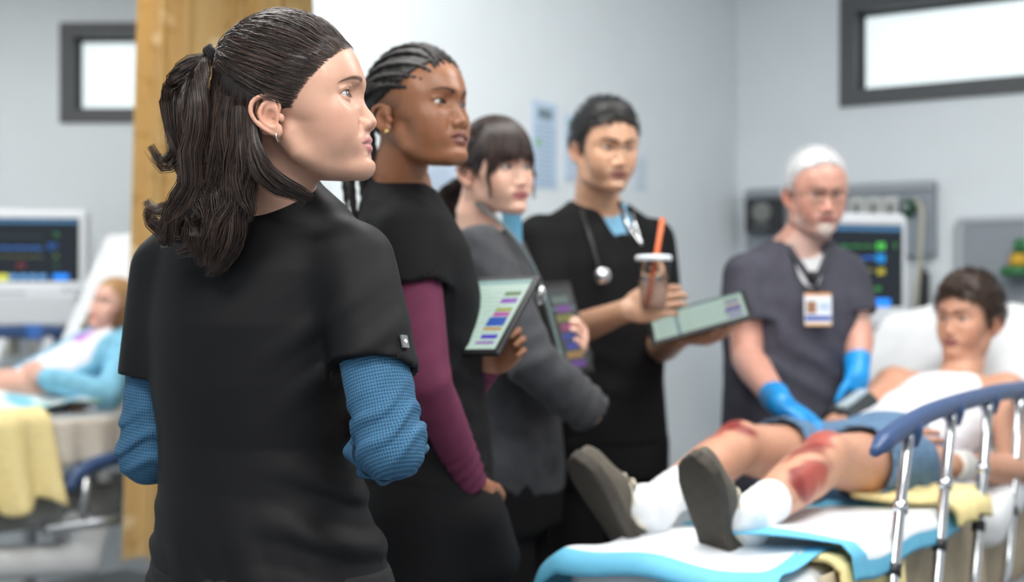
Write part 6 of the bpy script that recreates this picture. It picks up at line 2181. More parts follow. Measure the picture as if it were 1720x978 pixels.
# ------------------------------------------------------------------ woman with bangs and grey sweatshirt jacket
def build_w3():
    hc = np.array([-0.0463, 3.40, 1.622])
    H = Head(hc, head_rot(math.radians(139), math.radians(-1), -0.05), 0.96, lips=0.95, jaw=0.90, gonion=-0.052, tip=0.1175, chin=0.92, lid_u=0.0056)
    a = math.radians(100)
    rt = np.array([math.cos(a), -math.sin(a), 0]); fw = np.array([math.sin(a), math.cos(a), 0])
    d0 = 3.45
    cx = (838 - 860) / FPX * d0
    p = empty('person', (cx, d0, 0), 'woman with dark bangs in a charcoal sweatshirt jacket and lanyard', 'person', 'hospital staff standing in line')
    torso = column(cx, d0, [(-0.045, 0, 1.495, 0.062, 0.060), (-0.045, 0, 1.475, 0.090, 0.066), (-0.04, 0, 1.445, 0.135, 0.080), (-0.03, 0, 1.40, 0.168, 0.100), (-0.01, 0, 1.33, 0.178, 0.122), (0.0, 0, 1.25, 0.172, 0.130), (0.005, 0, 1.16, 0.165, 0.128),
                            (0.005, 0, 1.08, 0.162, 0.128), (0.01, 0, 1.00, 0.170, 0.132), (0.012, 0, 0.93, 0.178, 0.136), (0.01, 0, 0.86, 0.180, 0.136), (0.01, 0, 0.78, 0.176, 0.132)])
    shr = P(808, 418, 3.30); elr = P(895, 612, 3.18); wrr = P(978, 682, 3.24)
    shl = shr - rt * 0.31; ell = P(930, 620, 3.60); wrl = P(968, 600, 3.40)
    hands = [dict(d=(0.5, 0.75, -0.25), t=(0.4, 0, 1.0), n=(-0.7, 0.5, 0), curl=0.7, thumb=0.6), dict(d=(0.15, -0.6, 0.5), t=(0.2, 0.3, 1), n=(-1, -0.2, 0), curl=0.9, thumb=0.6)]
    skin = srgb(222, 178, 156)
    tint = lambda V: face_tint(H, V, skin, srgb(170, 98, 98), srgb(52, 38, 32), brow_w=1.1, blush=(1.0, 0.84, 0.80), lash=0.95)
    legs = staff(p, H, a, torso, ((shr, elr, wrr), (shl, ell, wrl)), hands, tint, tint_mat('skin_fair', rough=0.42), 
                 ([hc + np.array([-0.022, 0.012, -0.03]), hc + np.array([-0.040, 0.022, -0.09]), np.array([cx - 0.045, d0, 1.43])], [0.047, 0.047, 0.060]), legs_pel=(cx + 0.01, d0, 0.86), hand_s=0.9)
    add_eyes(H, p, srgb(84, 92, 92), (-0.35, 0.0))
    jm = mat('charcoal_fleece', srgb(66, 67, 70), rough=0.9, noise=0.12, nscale=35, bump=0.25, bscale=500, spec=0.15, sheen=0.1)
    er = wrr + nrm(wrr - elr) * 0.035
    el_ = wrl
    g = garment(torso, a, 0.012, (([shr, shr * 0.5 + elr * 0.5, elr, er * 0.5 + elr * 0.5, er], [0.060, 0.060, 0.058, 0.056, 0.050]), ([shl, shl * 0.5 + ell * 0.5, ell, el_], [0.058, 0.058, 0.056, 0.044])),
                neck_cut=[(Ell((cx - 0.035, d0 - 0.012, 1.520), (0.072, 0.080, 0.062)), 0.006)], z0=0.865, hollow=True,
                folds=wrinkles([(wrr, 0.085, nrm(wrr - elr), 0.036, 0.007), (elr, 0.09, (0.5, 0, -0.8), 0.05, 0.006), (P(860, 720, 3.32), 0.14, (0.9, 0, 0.25), 0.07, 0.005), (shr, 0.09, (0.4, 0, 1), 0.05, 0.005), (P(930, 780, 3.35), 0.09, (1, 0, 0.1), 0.05, 0.005)], base=0.002))
    finish('jacket', g, 0.008, jm, p)
    tee = Field()
    tee.add(Loft([(x, y, z, rx + 0.002, ry + 0.002, -a) for x, y, z, rx, ry in torso if z > 1.3]), 0.0)
    tee.sub(Ell((cx - 0.030, d0 - 0.012, 1.545), (0.066, 0.072, 0.066)), 0.006)
    finish('tee_shirt', tee, 0.008, mat('black_tee', srgb(22, 22, 24), rough=0.85), p)
    lower_clothes(p, torso, a, legs, mat('scrub_w3', **SCRUB_BLACK), 0.90)
    # hair: bangs to the brow, tied low behind
    rng = np.random.default_rng(31)
    line = ([-0.2, -0.02, 0.010, 0.030, 0.048, 0.064, 0.2], [0.006, 0.016, 0.046, 0.062, 0.080, 0.105, 0.125])
    hair = hair_obj('hair', scalp_cap(H, (0.009, 0.009, 0.013), line, low=-0.055, h=0.004, bumpy=0.001, taper=0.15), srgb(30, 21, 19), p, rough=0.42)
    cols = (np.array(srgb(20, 14, 13)[:3]), np.array(srgb(70, 48, 40)[:3]))
    crown = np.array([0.0, 0.02, 0.142])
    paths = []
    n = 650
    th = rng.uniform(-1.25, 1.25, n)
    for grp in range(1):
        en = np.stack([0.070 * np.sin(th), 0.036 + 0.074 * np.cos(th), 0.034 + 0.018 * np.abs(np.sin(th * 1.0)) * -1 + rng.normal(0, 0.005, n)], 1)
        en[:, 2] -= np.clip(np.abs(th) - 0.75, 0, 1) * 0.055
        t = np.linspace(0, 1, 11)[None, :, None]
        st = crown + rng.normal(0, 0.012, (n, 3)) * np.array([1, 1, 0.2])
        q = st[:, None] * (1 - t) + en[:, None] * t
        c0 = np.array([0, 0.006, 0.046]); rad = np.array([0.080, 0.105, 0.098])
        v = q - c0
        k = np.linalg.norm(v / rad, axis=2, keepdims=True)
        q = c0 + v / k * (1.0 + 0.04 * np.sin(PI * t) + 0.03 * rng.uniform(0, 1, (n, 1, 1)))
        q = push_out(H, q, 0.0045)
        paths.append(H.wld(q.reshape(-1, 3)).reshape(q.shape))
    back = np.array([0.0, -0.108, -0.010])
    n = 900
    d = rng.normal(size=(n * 3, 3)); d /= np.linalg.norm(d, axis=1)[:, None]
    c0 = np.array([0, 0.004, 0.046]); rad = np.array([0.0825, 0.107, 0.101])
    r = c0 + d * rad
    r = r[(r[:, 2] > 0.03) & (r[:, 1] < 0.055)][:n]
    t = np.linspace(0, 1, 14)[None, :, None]
    q = r[:, None] * (1 - t) + (back + rng.normal(0, 0.008, (len(r), 3)))[:, None] * t
    v = q - c0
    k = np.linalg.norm(v / rad, axis=2, keepdims=True)
    q = push_out(H, np.where(k < 1, c0 + v / k * 1.005, q), 0.004)
    paths.append(H.wld(q.reshape(-1, 3)).reshape(q.shape))
    for i in range(5):
        s0 = H.wld(back + rng.normal(0, 0.006, 3))
        paths.append(lock([s0, s0 + np.array([-0.035, 0.03, -0.03]), s0 + np.array([-0.045, 0.03, -0.10]), s0 + np.array([-0.03 + 0.02 * rng.normal(), 0.02, -0.17])], 90, [0.012, 0.018, 0.016, 0.006], rng, m=16, wave=0.005, wlen=0.06, fray=0.006))
    for sx in (1, -1):
        s0 = np.array([sx * 0.066, 0.066, 0.030])
        g_ = [H.wld(s0), H.wld(s0 + np.array([sx * 0.008, 0.004, -0.03])), H.wld(s0 + np.array([sx * 0.006, 0.004, -0.065])), H.wld(s0 + np.array([sx * 0.002, 0.006, -0.095]))]
        paths.append(lock(g_, 9, [0.005, 0.005, 0.004, 0.002], rng, m=14, wave=0.002, fray=0.003))
    build_strands('strand_layer', paths, 0.0009, tint_mat('brown_hair_strands', rough=0.36, noise=0.2), hair, cols=cols, rng=rng)
    # lanyard with clip and blue badge
    ly = empty('lanyard', P(900, 470, 3.24), 'thin grey lanyard with metal clip and blue badge on the charcoal jacket', 'lanyard')
    strap = spline([P(785, 330, 3.42), P(805, 345, 3.36), P(838, 372, 3.30), P(872, 410, 3.255), P(897, 452, 3.235), P(910, 482, 3.23)], 30)
    MB().tube(strap, 0.0045, n=6).build('strap', mat('lanyard_grey', srgb(82, 92, 94), rough=0.7), ly, smooth=True)
    MB().tube([P(910, 480, 3.225), P(914, 492, 3.222), P(912, 506, 3.222), P(906, 512, 3.222), P(904, 500, 3.222), P(910, 482, 3.222)], 0.0028, n=8).build('clip', mat('chrome', srgb(210, 212, 215), rough=0.15, metal=1.0), ly, smooth=True)
    bc = P(860, 384, 3.47)
    plate(bc, (1, 0.3, 0), (0, 0, 1), 0.05, 0.085, 0.004, 'badge', mat('badge_blue', srgb(110, 180, 215), rough=0.4), ly)
    # her tablet, seen almost edge on
    c = P(950, 552, 3.30)
    make_tablet(c, (0.26, -0.10, -0.96), (0.50, 0.86, 0.05), 0.20, 0.135, 'dark tablet seen nearly edge on beside the charcoal jacket', 'dark', strength=0.5)
    return p


build_w3()
# ------------------------------------------------------------------ young man with tablet and cup
def build_m4():
    hc = np.array([0.2348, 3.70, 1.708])
    H = Head(hc, head_rot(math.radians(157), math.radians(-7)), 0.97, lips=0.95, jaw=1.03, cheek=1.03, chin=1.05, tip=0.1175, nose_w=1.12, lid_u=0.0042, lid_l=0.0034)
    a = math.radians(150)
    rt = np.array([math.cos(a), -math.sin(a), 0]); fw = np.array([math.sin(a), math.cos(a), 0])
    d0 = 3.80
    cx = (1004 - 860) / FPX * d0
    p = empty('person', (cx, d0, 0), 'young man with short black hair, black scrubs, holding a cup and tablet', 'person', 'hospital staff standing in line')
    torso = column(cx, d0, [(0.0, 0, 1.590, 0.066, 0.062), (0.0, 0, 1.570, 0.095, 0.070), (0.0, 0, 1.540, 0.150, 0.085), (0.0, 0, 1.50, 0.185, 0.105), (0.0, 0, 1.42, 0.198, 0.125), (0.0, 0, 1.33, 0.190, 0.130), (0.005, 0, 1.22, 0.178, 0.125),
                            (0.008, 0, 1.12, 0.172, 0.122), (0.01, 0, 1.02, 0.176, 0.125), (0.01, 0, 0.95, 0.182, 0.130), (0.01, 0, 0.85, 0.182, 0.130)])
    shr = P(908, 402, 3.71); elr = P(922, 572, 3.66); wrr = P(1052, 522, 3.42)
    shl = shr - rt * 0.355 ; ell = P(1105, 585, 3.80); wrl = P(1142, 566, 3.53)
    hands = [dict(d=(0.85, -0.35, 0.22), t=(-0.2, 0.2, 1.0), n=(0.3, 0.9, 0.1), curl=0.80, thumb=0.75), dict(d=(0.62, -0.72, -0.05), t=(-0.8, -0.6, 0.1), n=(0, 0, 1), curl=0.42, thumb=0.1)]
    skin = srgb(206, 160, 130)

    def stubble(l, C):  # beard stubble: darker skin tint over the lower face
        z = l[:, 2]; y = l[:, 1]; x = np.abs(l[:, 0])
        w = sstep(0.03, 0.07, y) * (1 - sstep(-0.040, -0.030, z)) * 0.16
        return C * (1 - w[:, None])
    tint = lambda V: face_tint(H, V, skin, srgb(150, 92, 86), srgb(24, 19, 18), brow_w=1.55, brow_a=0.95, blush=(1.0, 0.88, 0.84), lash=0.95, extra=stubble)
    legs = staff(p, H, a, torso, ((shr, elr, wrr), (shl, ell, wrl)), hands, tint, tint_mat('skin_tan', rough=0.38, noise=0.04, nscale=60, sss=0.08), 
                 ([hc + np.array([-0.008, 0.012, -0.03]), hc + np.array([-0.012, 0.04, -0.09]), np.array([cx, d0, 1.52])], [0.055, 0.057, 0.070]), legs_pel=(cx + 0.01, d0, 0.93), hip_w=0.09, arm_r=(0.055, 0.047, 0.040, 0.044, 0.028), hand_s=1.05)
    add_eyes(H, p, srgb(40, 28, 22), (-0.10, -0.02))
    hm = shr + (elr - shr) * 0.72; hml = shl + (ell - shl) * 0.68
    vc = np.array([cx, d0, 0]) + fw * 0.12
    g = garment(torso, a, 0.012, (([shr, shr * 0.5 + hm * 0.5, hm], [0.066, 0.070, 0.072]), ([shl, shl * 0.5 + hml * 0.5, hml], [0.066, 0.070, 0.072])),
                neck_cut=[(Ell((cx + fw[0] * 0.02, d0 + fw[1] * 0.02, 1.600), (0.078, 0.082, 0.052)), 0.006),
                          (Cap([vc + np.array([-0.052, 0.02, 1.60]), vc + np.array([0.005, -0.02, 1.45]), vc + np.array([0.062, 0.03, 1.60])], [0.030, 0.006, 0.030]), 0.004),
                          (Ell(vc + np.array([0.004, 0.0, 1.555]), (0.045, 0.07, 0.060)), 0.01)], z0=0.945,
                folds=wrinkles([(P(960, 640, 3.60), 0.16, (0.4, 0, 1), 0.10, 0.004), (hm, 0.08, (0.6, 0, 0.8), 0.05, 0.004), (P(1000, 480, 3.60), 0.12, (0.9, 0, 0.5), 0.08, 0.003)]))
    finish('scrub_top', g, 0.0085, mat('scrub_m4', **SCRUB_BLACK), p)
    tee = Field()
    tee.add(Loft([(x, y, z, rx + 0.001, ry + 0.001, -a) for x, y, z, rx, ry in torso if z > 1.3]), 0.0)
    tee.sub(Ell((cx + fw[0] * 0.02, d0 + fw[1] * 0.02, 1.625), (0.070, 0.080, 0.066)), 0.006)
    finish('tee_shirt', tee, 0.008, mat('light_blue_tee', srgb(128, 182, 212), rough=0.85, noise=0.05), p)
    lower_clothes(p, torso, a, legs, mat('scrub_m4', **SCRUB_BLACK), 0.97)
    rng = np.random.default_rng(41)
    line = ([-0.2, -0.01, 0.015, 0.035, 0.060, 0.075, 0.2], [0.000, 0.016, 0.032, 0.044, 0.062, 0.096, 0.125])
    hair = hair_obj('hair', scalp_cap(H, (0.008, 0.008, 0.012), line, low=-0.045, h=0.004, bumpy=0.0012, bulges=[(Ell((0, 0.050, 0.108), (0.058, 0.044, 0.032)), 0.03)]), srgb(17, 15, 15), p, rough=0.45)
    st = scalp_strands(H, 1600, (0.012, 0.010, 0.014), line, lambda r: np.stack([0.3 * np.sign(r[:, 0]), 0.5 * np.ones(len(r)), 0.35 - 6 * np.abs(r[:, 0])], 1), rng, length=0.035, lift=0.010)
    st2 = fringe(H, (0.010, 0.010, 0.012), line, 500, rng, 0.014)
    build_strands('strand_layer', [st, st2], 0.0009, tint_mat('black_hair_strands', rough=0.4, noise=0.2), hair, cols=(np.array(srgb(12, 11, 11)[:3]), np.array(srgb(42, 38, 36)[:3])), rng=rng)
    # stethoscope round the neck
    s = empty('stethoscope', np.array([cx, d0, 1.5]), 'black stethoscope hanging round the neck of the man with the cup', 'stethoscope')
    blk = mat('steth_tube', srgb(30, 32, 34), rough=0.4)
    chrome = mat('chrome', srgb(210, 212, 215), rough=0.15, metal=1.0)
    tube = spline([P(1060, 400, 3.60), P(1046, 362, 3.66), P(1040, 340, 3.74), P(1015, 332, 3.88), P(985, 340, 3.80), P(978, 355, 3.70), P(990, 395, 3.625), P(1000, 430, 3.605), P(1008, 455, 3.60)], 50)
    MB().tube(tube, 0.0052, n=8).build('tube', blk, s, smooth=True)
    MB().lathe(P(1012, 464, 3.605), [(0.001, 0.0), (0.018, 0.0), (0.0215, 0.004), (0.0215, 0.008), (0.018, 0.012), (0.0005, 0.013)], axis=(-0.05, -1, 0.05)).build('chestpiece', chrome, s, smooth=True)
    for dx in (0, 1):
        MB().tube(spline([P(1048 + dx * 14, 352 + dx * 4, 3.62), P(1056 + dx * 12, 380, 3.585), P(1078, 412, 3.57)], 14), 0.0032, n=8).build('ear_tube', chrome, s, smooth=True)
    # cup with lid and straw
    c = P(1098, 476, 3.385)
    cup = empty('drink_cup', c - np.array([0, 0, 0.062]), 'clear plastic cup with an orange straw in the hand of the young man', 'cup')
    z = np.array([0, 0, 1.0])
    MB().lathe(c - z * 0.062, [(0.0005, 0.001), (0.028, 0.0), (0.030, 0.003), (0.040, 0.120), (0.0388, 0.120), (0.0288, 0.006), (0.0005, 0.005)]).build('cup_body', mat('clear_plastic', (0.92, 0.95, 0.97, 1), rough=0.06, trans=1.0, ior=1.12), cup, smooth=True)
    MB().lathe(c + z * 0.052, [(0.0375, 0.0), (0.0435, 0.002), (0.0440, 0.010), (0.041, 0.014), (0.030, 0.0155), (0.004, 0.0155), (0.004, 0.0145), (0.0375, 0.010)]).build('lid', mat('lid_white', srgb(225, 232, 238), rough=0.3), cup, smooth=True)
    MB().tube([c + np.array([-0.014, 0, -0.055]), P(1096, 470, 3.385), P(1113, 366, 3.385)], 0.0062, n=12).build('straw', mat('straw_orange', srgb(206, 98, 48), rough=0.4), cup, smooth=True)
    MB().lathe(c - z * 0.057, [(0.0005, 0), (0.0275, 0), (0.0335, 0.062), (0.0005, 0.062)]).build('drink', mat('iced_drink', srgb(226, 222, 224), rough=0.15, trans=0.92, ior=1.1), cup, smooth=True)
    # tablet
    make_tablet(P(1174, 534, 3.42), (0.95, -0.13, 0.27), (-0.02, -0.91, -0.41), 0.225, 0.135, 'tablet with a pale chart held flat in front of the blank wall', 'pale', flip=False, strength=0.62)
    return p


build_m4()
# ------------------------------------------------------------------ older man in charcoal scrubs with gloves
def build_m5():
    hc = np.array([0.8394, 3.95, 1.612])

    def grey(l, C):
        x = np.abs(l[:, 0]); y = l[:, 1]; z = l[:, 2]
        wht = np.array(srgb(214, 206, 198)[:3])
        # goatee and moustache
        w = np.exp(-((x / 0.026) ** 4)) * (1 - sstep(-0.066, -0.060, z)) * sstep(0.055, 0.075, y)
        w = np.maximum(w, 0.35 * np.exp(-((x / 0.030) ** 4)) * np.exp(-((z + 0.040) / 0.005) ** 2) * (y > 0.085))
        w = np.maximum(w, 0.45 * (1 - sstep(-0.062, -0.035, z)) * sstep(0.0, 0.03, y) * (1 - sstep(0.07, 0.09, y)))
        n = 0.75 + 0.25 * np.sin(x * 1500) * np.sin(z * 1300 + y * 900)
        w = (w * n)[:, None] * 0.85
        return C * (1 - w) + wht * w
    H = Head(hc, head_rot(math.radians(171), math.radians(-9)), 0.97, lips=0.8, jaw=1.06, cheek=1.02, tip=0.1235, nose_w=1.2, bags=1, lid_u=0.0038, lid_l=0.0034, ear=1.1)
    a = math.radians(176)
    rt = np.array([math.cos(a), -math.sin(a), 0]); fw = np.array([math.sin(a), math.cos(a), 0])
    d0 = 4.02
    cx = (1332 - 860) / FPX * d0
    p = empty('person', (cx, d0, 0), 'older man with white hair, glasses, charcoal scrubs and blue gloves', 'person')
    torso = column(cx, d0, [(0.010, -0.02, 1.500, 0.070, 0.066), (0.010, -0.02, 1.480, 0.100, 0.074), (0.010, -0.01, 1.452, 0.150, 0.090), (0.008, 0, 1.41, 0.185, 0.112), (0.005, 0, 1.33, 0.196, 0.132), (-0.004, 0, 1.24, 0.184, 0.140), (-0.012, 0, 1.14, 0.172, 0.140),
                            (-0.018, 0, 1.05, 0.168, 0.140), (-0.018, 0, 0.96, 0.172, 0.140), (-0.01, 0, 0.88, 0.188, 0.145), (-0.01, 0, 0.80, 0.186, 0.14)])
    shr = P(1252, 464, 3.95); elr = P(1254, 600, 3.90); wrr = P(1306, 674, 3.50)
    shl = P(1418, 462, 4.02); ell = P(1440, 556, 3.98); wrl = P(1440, 624, 3.88)
    hands = [dict(d=(0.52, -0.34, -0.34), t=(0.6, 0.8, 0.0), n=(-0.1, 0.2, -0.9), curl=0.26, thumb=0.3), dict(d=(0.05, -0.15, -0.9), t=(-0.6, -0.8, 0), n=(-1, 0.3, 0), curl=0.35, thumb=0.4)]
    skin = srgb(200, 148, 130)
    tint = lambda V: face_tint(H, V, skin, srgb(170, 100, 92), srgb(150, 132, 122), brow_w=1.4, brow_a=0.6, blush=(1.0, 0.78, 0.74), lash=0.6, extra=grey)
    legs = staff(p, H, a, torso, ((shr, elr, wrr), (shl, ell, wrl)), hands, tint, tint_mat('skin_ruddy', rough=0.42, noise=0.08, nscale=50, sss=0.10), 
                 ([hc + np.array([-0.004, 0.012, -0.03]), hc + np.array([-0.006, 0.04, -0.09]), np.array([cx + 0.01, d0, 1.45])], [0.058, 0.062, 0.075]), legs_pel=(cx - 0.01, d0, 0.88), hip_w=0.09, arm_r=(0.056, 0.048, 0.043, 0.046, 0.030), hand_s=1.05)
    add_eyes(H, p, srgb(80, 88, 92), (0.05, 0.05))
    hm = shr + (elr - shr) * 0.60; hml = shl + (ell - shl) * 0.75
    vc = np.array([cx + 0.012, d0, 0]) + fw * 0.13
    g = garment(torso, a, 0.013, (([shr, shr * 0.5 + hm * 0.5, hm], [0.064, 0.069, 0.070]), ([shl, shl * 0.5 + hml * 0.5, hml], [0.064, 0.067, 0.066])),
                neck_cut=[(Ell((cx + 0.010, d0 - 0.045, 1.515), (0.080, 0.085, 0.055)), 0.006),
                          (Ell(vc + np.array([0.004, 0.0, 1.455]), (0.044, 0.08, 0.095)), 0.01)], z0=0.86,
                folds=wrinkles([(P(1290, 620, 3.88), 0.16, (0.5, 0, 1), 0.09, 0.005), (hm, 0.08, (0.6, 0, 0.8), 0.05, 0.004), (P(1340, 520, 3.88), 0.14, (0.9, 0, 0.6), 0.08, 0.004), (P(1400, 640, 3.9), 0.12, (0.3, 0, 1), 0.06, 0.004)]))
    cm = mat('charcoal_scrub', srgb(72, 72, 82), rough=0.85, noise=0.10, nscale=25, bump=0.15, bscale=800, spec=0.2)
    top = finish('scrub_top', g, 0.0085, cm, p)
    # V band
    band = spline([vc + np.array([-0.070, 0.070, 1.485]), vc + np.array([-0.045, 0.020, 1.455]), vc + np.array([-0.020, -0.012, 1.410]), vc + np.array([0.004, -0.020, 1.368])], 14)
    band2 = spline([vc + np.array([0.078, 0.070, 1.485]), vc + np.array([0.053, 0.020, 1.455]), vc + np.array([0.028, -0.012, 1.410]), vc + np.array([0.004, -0.020, 1.368])], 14)
    MB().tube(band, 0.009, n=8).tube(band2, 0.009, n=8).build('neck_band', mat('charcoal_band', srgb(58, 58, 66), rough=0.85), top, smooth=True)
    tee = Field()
    tee.add(Loft([(x, y, z, rx + 0.002, ry + 0.002, -a) for x, y, z, rx, ry in torso if z > 1.2]), 0.0)
    tee.sub(Ell((cx + 0.012, d0 - 0.05, 1.515), (0.080, 0.100, 0.085)), 0.006)
    finish('tee_shirt', tee, 0.008, mat('white_tee', srgb(215, 216, 218), rough=0.85), p)
    lower_clothes(p, torso, a, legs, cm, 0.90)
    for hd, wr, el in ((hands[0], wrr, elr), (hands[1], wrl, ell)):
        u = Field()
        for pr, k in hand(wr, s=1.06, off=0.0016, **hd): u.add(pr, k)
        ax = nrm(wr - el)
        u.add(Cap([wr - ax * 0.045, wr - ax * 0.01, wr + ax * 0.02], [0.037, 0.034, 0.032]), 0.02)
        u.disp(lambda P_: 0.0012 * vnoise(P_, 130, 4))
        finish('glove', u, 0.0032, mat('blue_nitrile', srgb(22, 142, 214), rough=0.38, noise=0.08, nscale=40), p)
    rng = np.random.default_rng(51)
    line = ([-0.2, -0.01, 0.020, 0.045, 0.070, 0.092, 0.2], [-0.010, 0.004, 0.020, 0.030, 0.050, 0.086, 0.125])
    hair = hair_obj('hair', scalp_cap(H, (0.008, 0.006, 0.009), line, low=-0.040, h=0.004, bumpy=0.0014), srgb(216, 216, 218), p, rough=0.55, noise=0.08)
    st = scalp_strands(H, 1500, (0.009, 0.008, 0.010), line, lambda r: np.stack([0.3 * np.sign(r[:, 0]), 0.35 * np.ones(len(r)), 0.35 - 7 * np.abs(r[:, 0])], 1), rng, length=0.030, lift=0.010)
    st2 = fringe(H, (0.006, 0.007, 0.010), line, 400, rng, 0.012, down=0.2)
    build_strands('strand_layer', [st, st2], 0.0007, tint_mat('white_hair_strands', rough=0.4, noise=0.08), hair, cols=(np.array(srgb(210, 210, 212)[:3]), np.array(srgb(245, 245, 246)[:3])), rng=rng)
    bp = Field()
    bp.add(Ell((0, 0.0905, -0.0875), (0.0225, 0.0178, 0.0165)), 0.0)
    bp.add(Cap([(0.0, 0.105, -0.071), (0.014, 0.098, -0.075)], [0.004, 0.005]), 0.01)
    bd = Field()
    bd.add(Fn(lambda P_: (lambda l: bp(np.stack([np.abs(l[:, 0]), l[:, 1], l[:, 2]], 1)) + 0.0012 * vnoise(l, 500, 6))(H.loc(P_).astype(np.float32)), H.wld((0, 0.09, -0.085)), 0.05), 0.0)
    V, F = polygonize(bd, H.wld((0, 0.09, -0.085)) - 0.05, H.wld((0, 0.09, -0.085)) + 0.05, 0.003)
    link('beard', raw_mesh('beard', V, F), mat('grey_beard', srgb(196, 184, 174), rough=0.85, noise=0.25, nscale=300), p)
    # glasses
    gl = empty('eyeglasses', H.wld((0, 0.1, 0.013)), 'thin wire eyeglasses on the face of the older man', 'glasses')
    wm = mat('wire_frame', srgb(120, 112, 104), rough=0.3, metal=0.8)
    for sx in (1, -1):
        cc = np.array([sx * 0.033, 0.1025, 0.008])
        n = 32
        ring = [H.wld(cc + np.array([0.0235 * math.cos(2 * PI * k / n), -0.10 * abs(0.0235 * math.cos(2 * PI * k / n) * 0.2), 0.0165 * math.sin(2 * PI * k / n)])) for k in range(n)]
        MB().tube(ring + [ring[0]], 0.0010, n=6, closed=True).build('rim', wm, gl, smooth=True)
        lens = MB().poly([H.wld(H.loc(r_[None])[0] * np.array([1, 1, 1])) for r_ in ring] + [r_ - H.Rm[:, 1] * 0.0012 for r_ in ring], [tuple(range(n)), tuple(range(2 * n - 1, n - 1, -1))] + [(k, (k + 1) % n, n + (k + 1) % n, n + k) for k in range(n)])
        lens.build('lens', mat('lens_glass', (0.95, 0.97, 0.97, 1), rough=0.02, trans=1.0, ior=1.05), gl)
        MB().tube([H.wld(cc + np.array([sx * 0.0235, 0, 0.004])), H.wld((sx * 0.074, 0.085, 0.014)), H.wld((sx * 0.0785, 0.0, 0.014))], 0.0012, n=6).build('temple', wm, gl, smooth=True)
    MB().tube([H.wld((0.0105, 0.104, 0.010)), H.wld((0, 0.108, 0.013)), H.wld((-0.0105, 0.104, 0.010))], 0.0011, n=6).build('bridge', wm, gl, smooth=True)
    # id badge
    bc = P(1374, 520, 3.855)
    b = empty('id_badge', bc, 'white photo identity badge clipped to the charcoal scrub top', 'badge')
    pl, R = plate(bc, (1, 0.02, 0), (0, -0.05, -1), 0.074, 0.088, 0.003, 'card', mat('badge_white', srgb(225, 230, 236), rough=0.35), b, bev=0.0015)
    Rm = R.copy()
    sg = -1 if (bc - np.array([0, 0, CAMH])) @ R[:, 2] > 0 else 1
    def bit(name, x, y, w, h_, col):
        c = bc + R[:, 0] * x + R[:, 1] * y + R[:, 2] * sg * 0.0020
        MB().box(c, (w, h_, 0.0008), R=R).build(name, mat('badge_%s' % name, col, rough=0.4), b)
    bit('top_band', 0, -0.041, 0.072, 0.007, srgb(226, 160, 100))
    bit('bottom_band', 0, 0.040, 0.072, 0.007, srgb(232, 190, 140))
    bit('blue_band', 0, 0.024, 0.070, 0.014, srgb(70, 96, 170))
    bit('photo', -0.018, -0.006, 0.026, 0.034, srgb(150, 110, 84))
    bit('text_block', 0.017, -0.008, 0.030, 0.022, srgb(180, 196, 214))
    MB().tube([bc + np.array([0, 0.0, 0.044]), bc + np.array([-0.004, 0.004, 0.060]), bc + np.array([-0.012, 0.002, 0.085])], 0.003, n=6).build('clip', mat('clip_black', srgb(30, 30, 32), rough=0.4), b, smooth=True)
    MB().lathe(bc + np.array([-0.016, 0.004, 0.092]), [(0.0005, 0), (0.012, 0), (0.013, 0.006), (0.0005, 0.009)], axis=(0, -1, 0.1)).build('reel', mat('clip_black', srgb(30, 30, 32)), b, smooth=True)
    return p


build_m5()
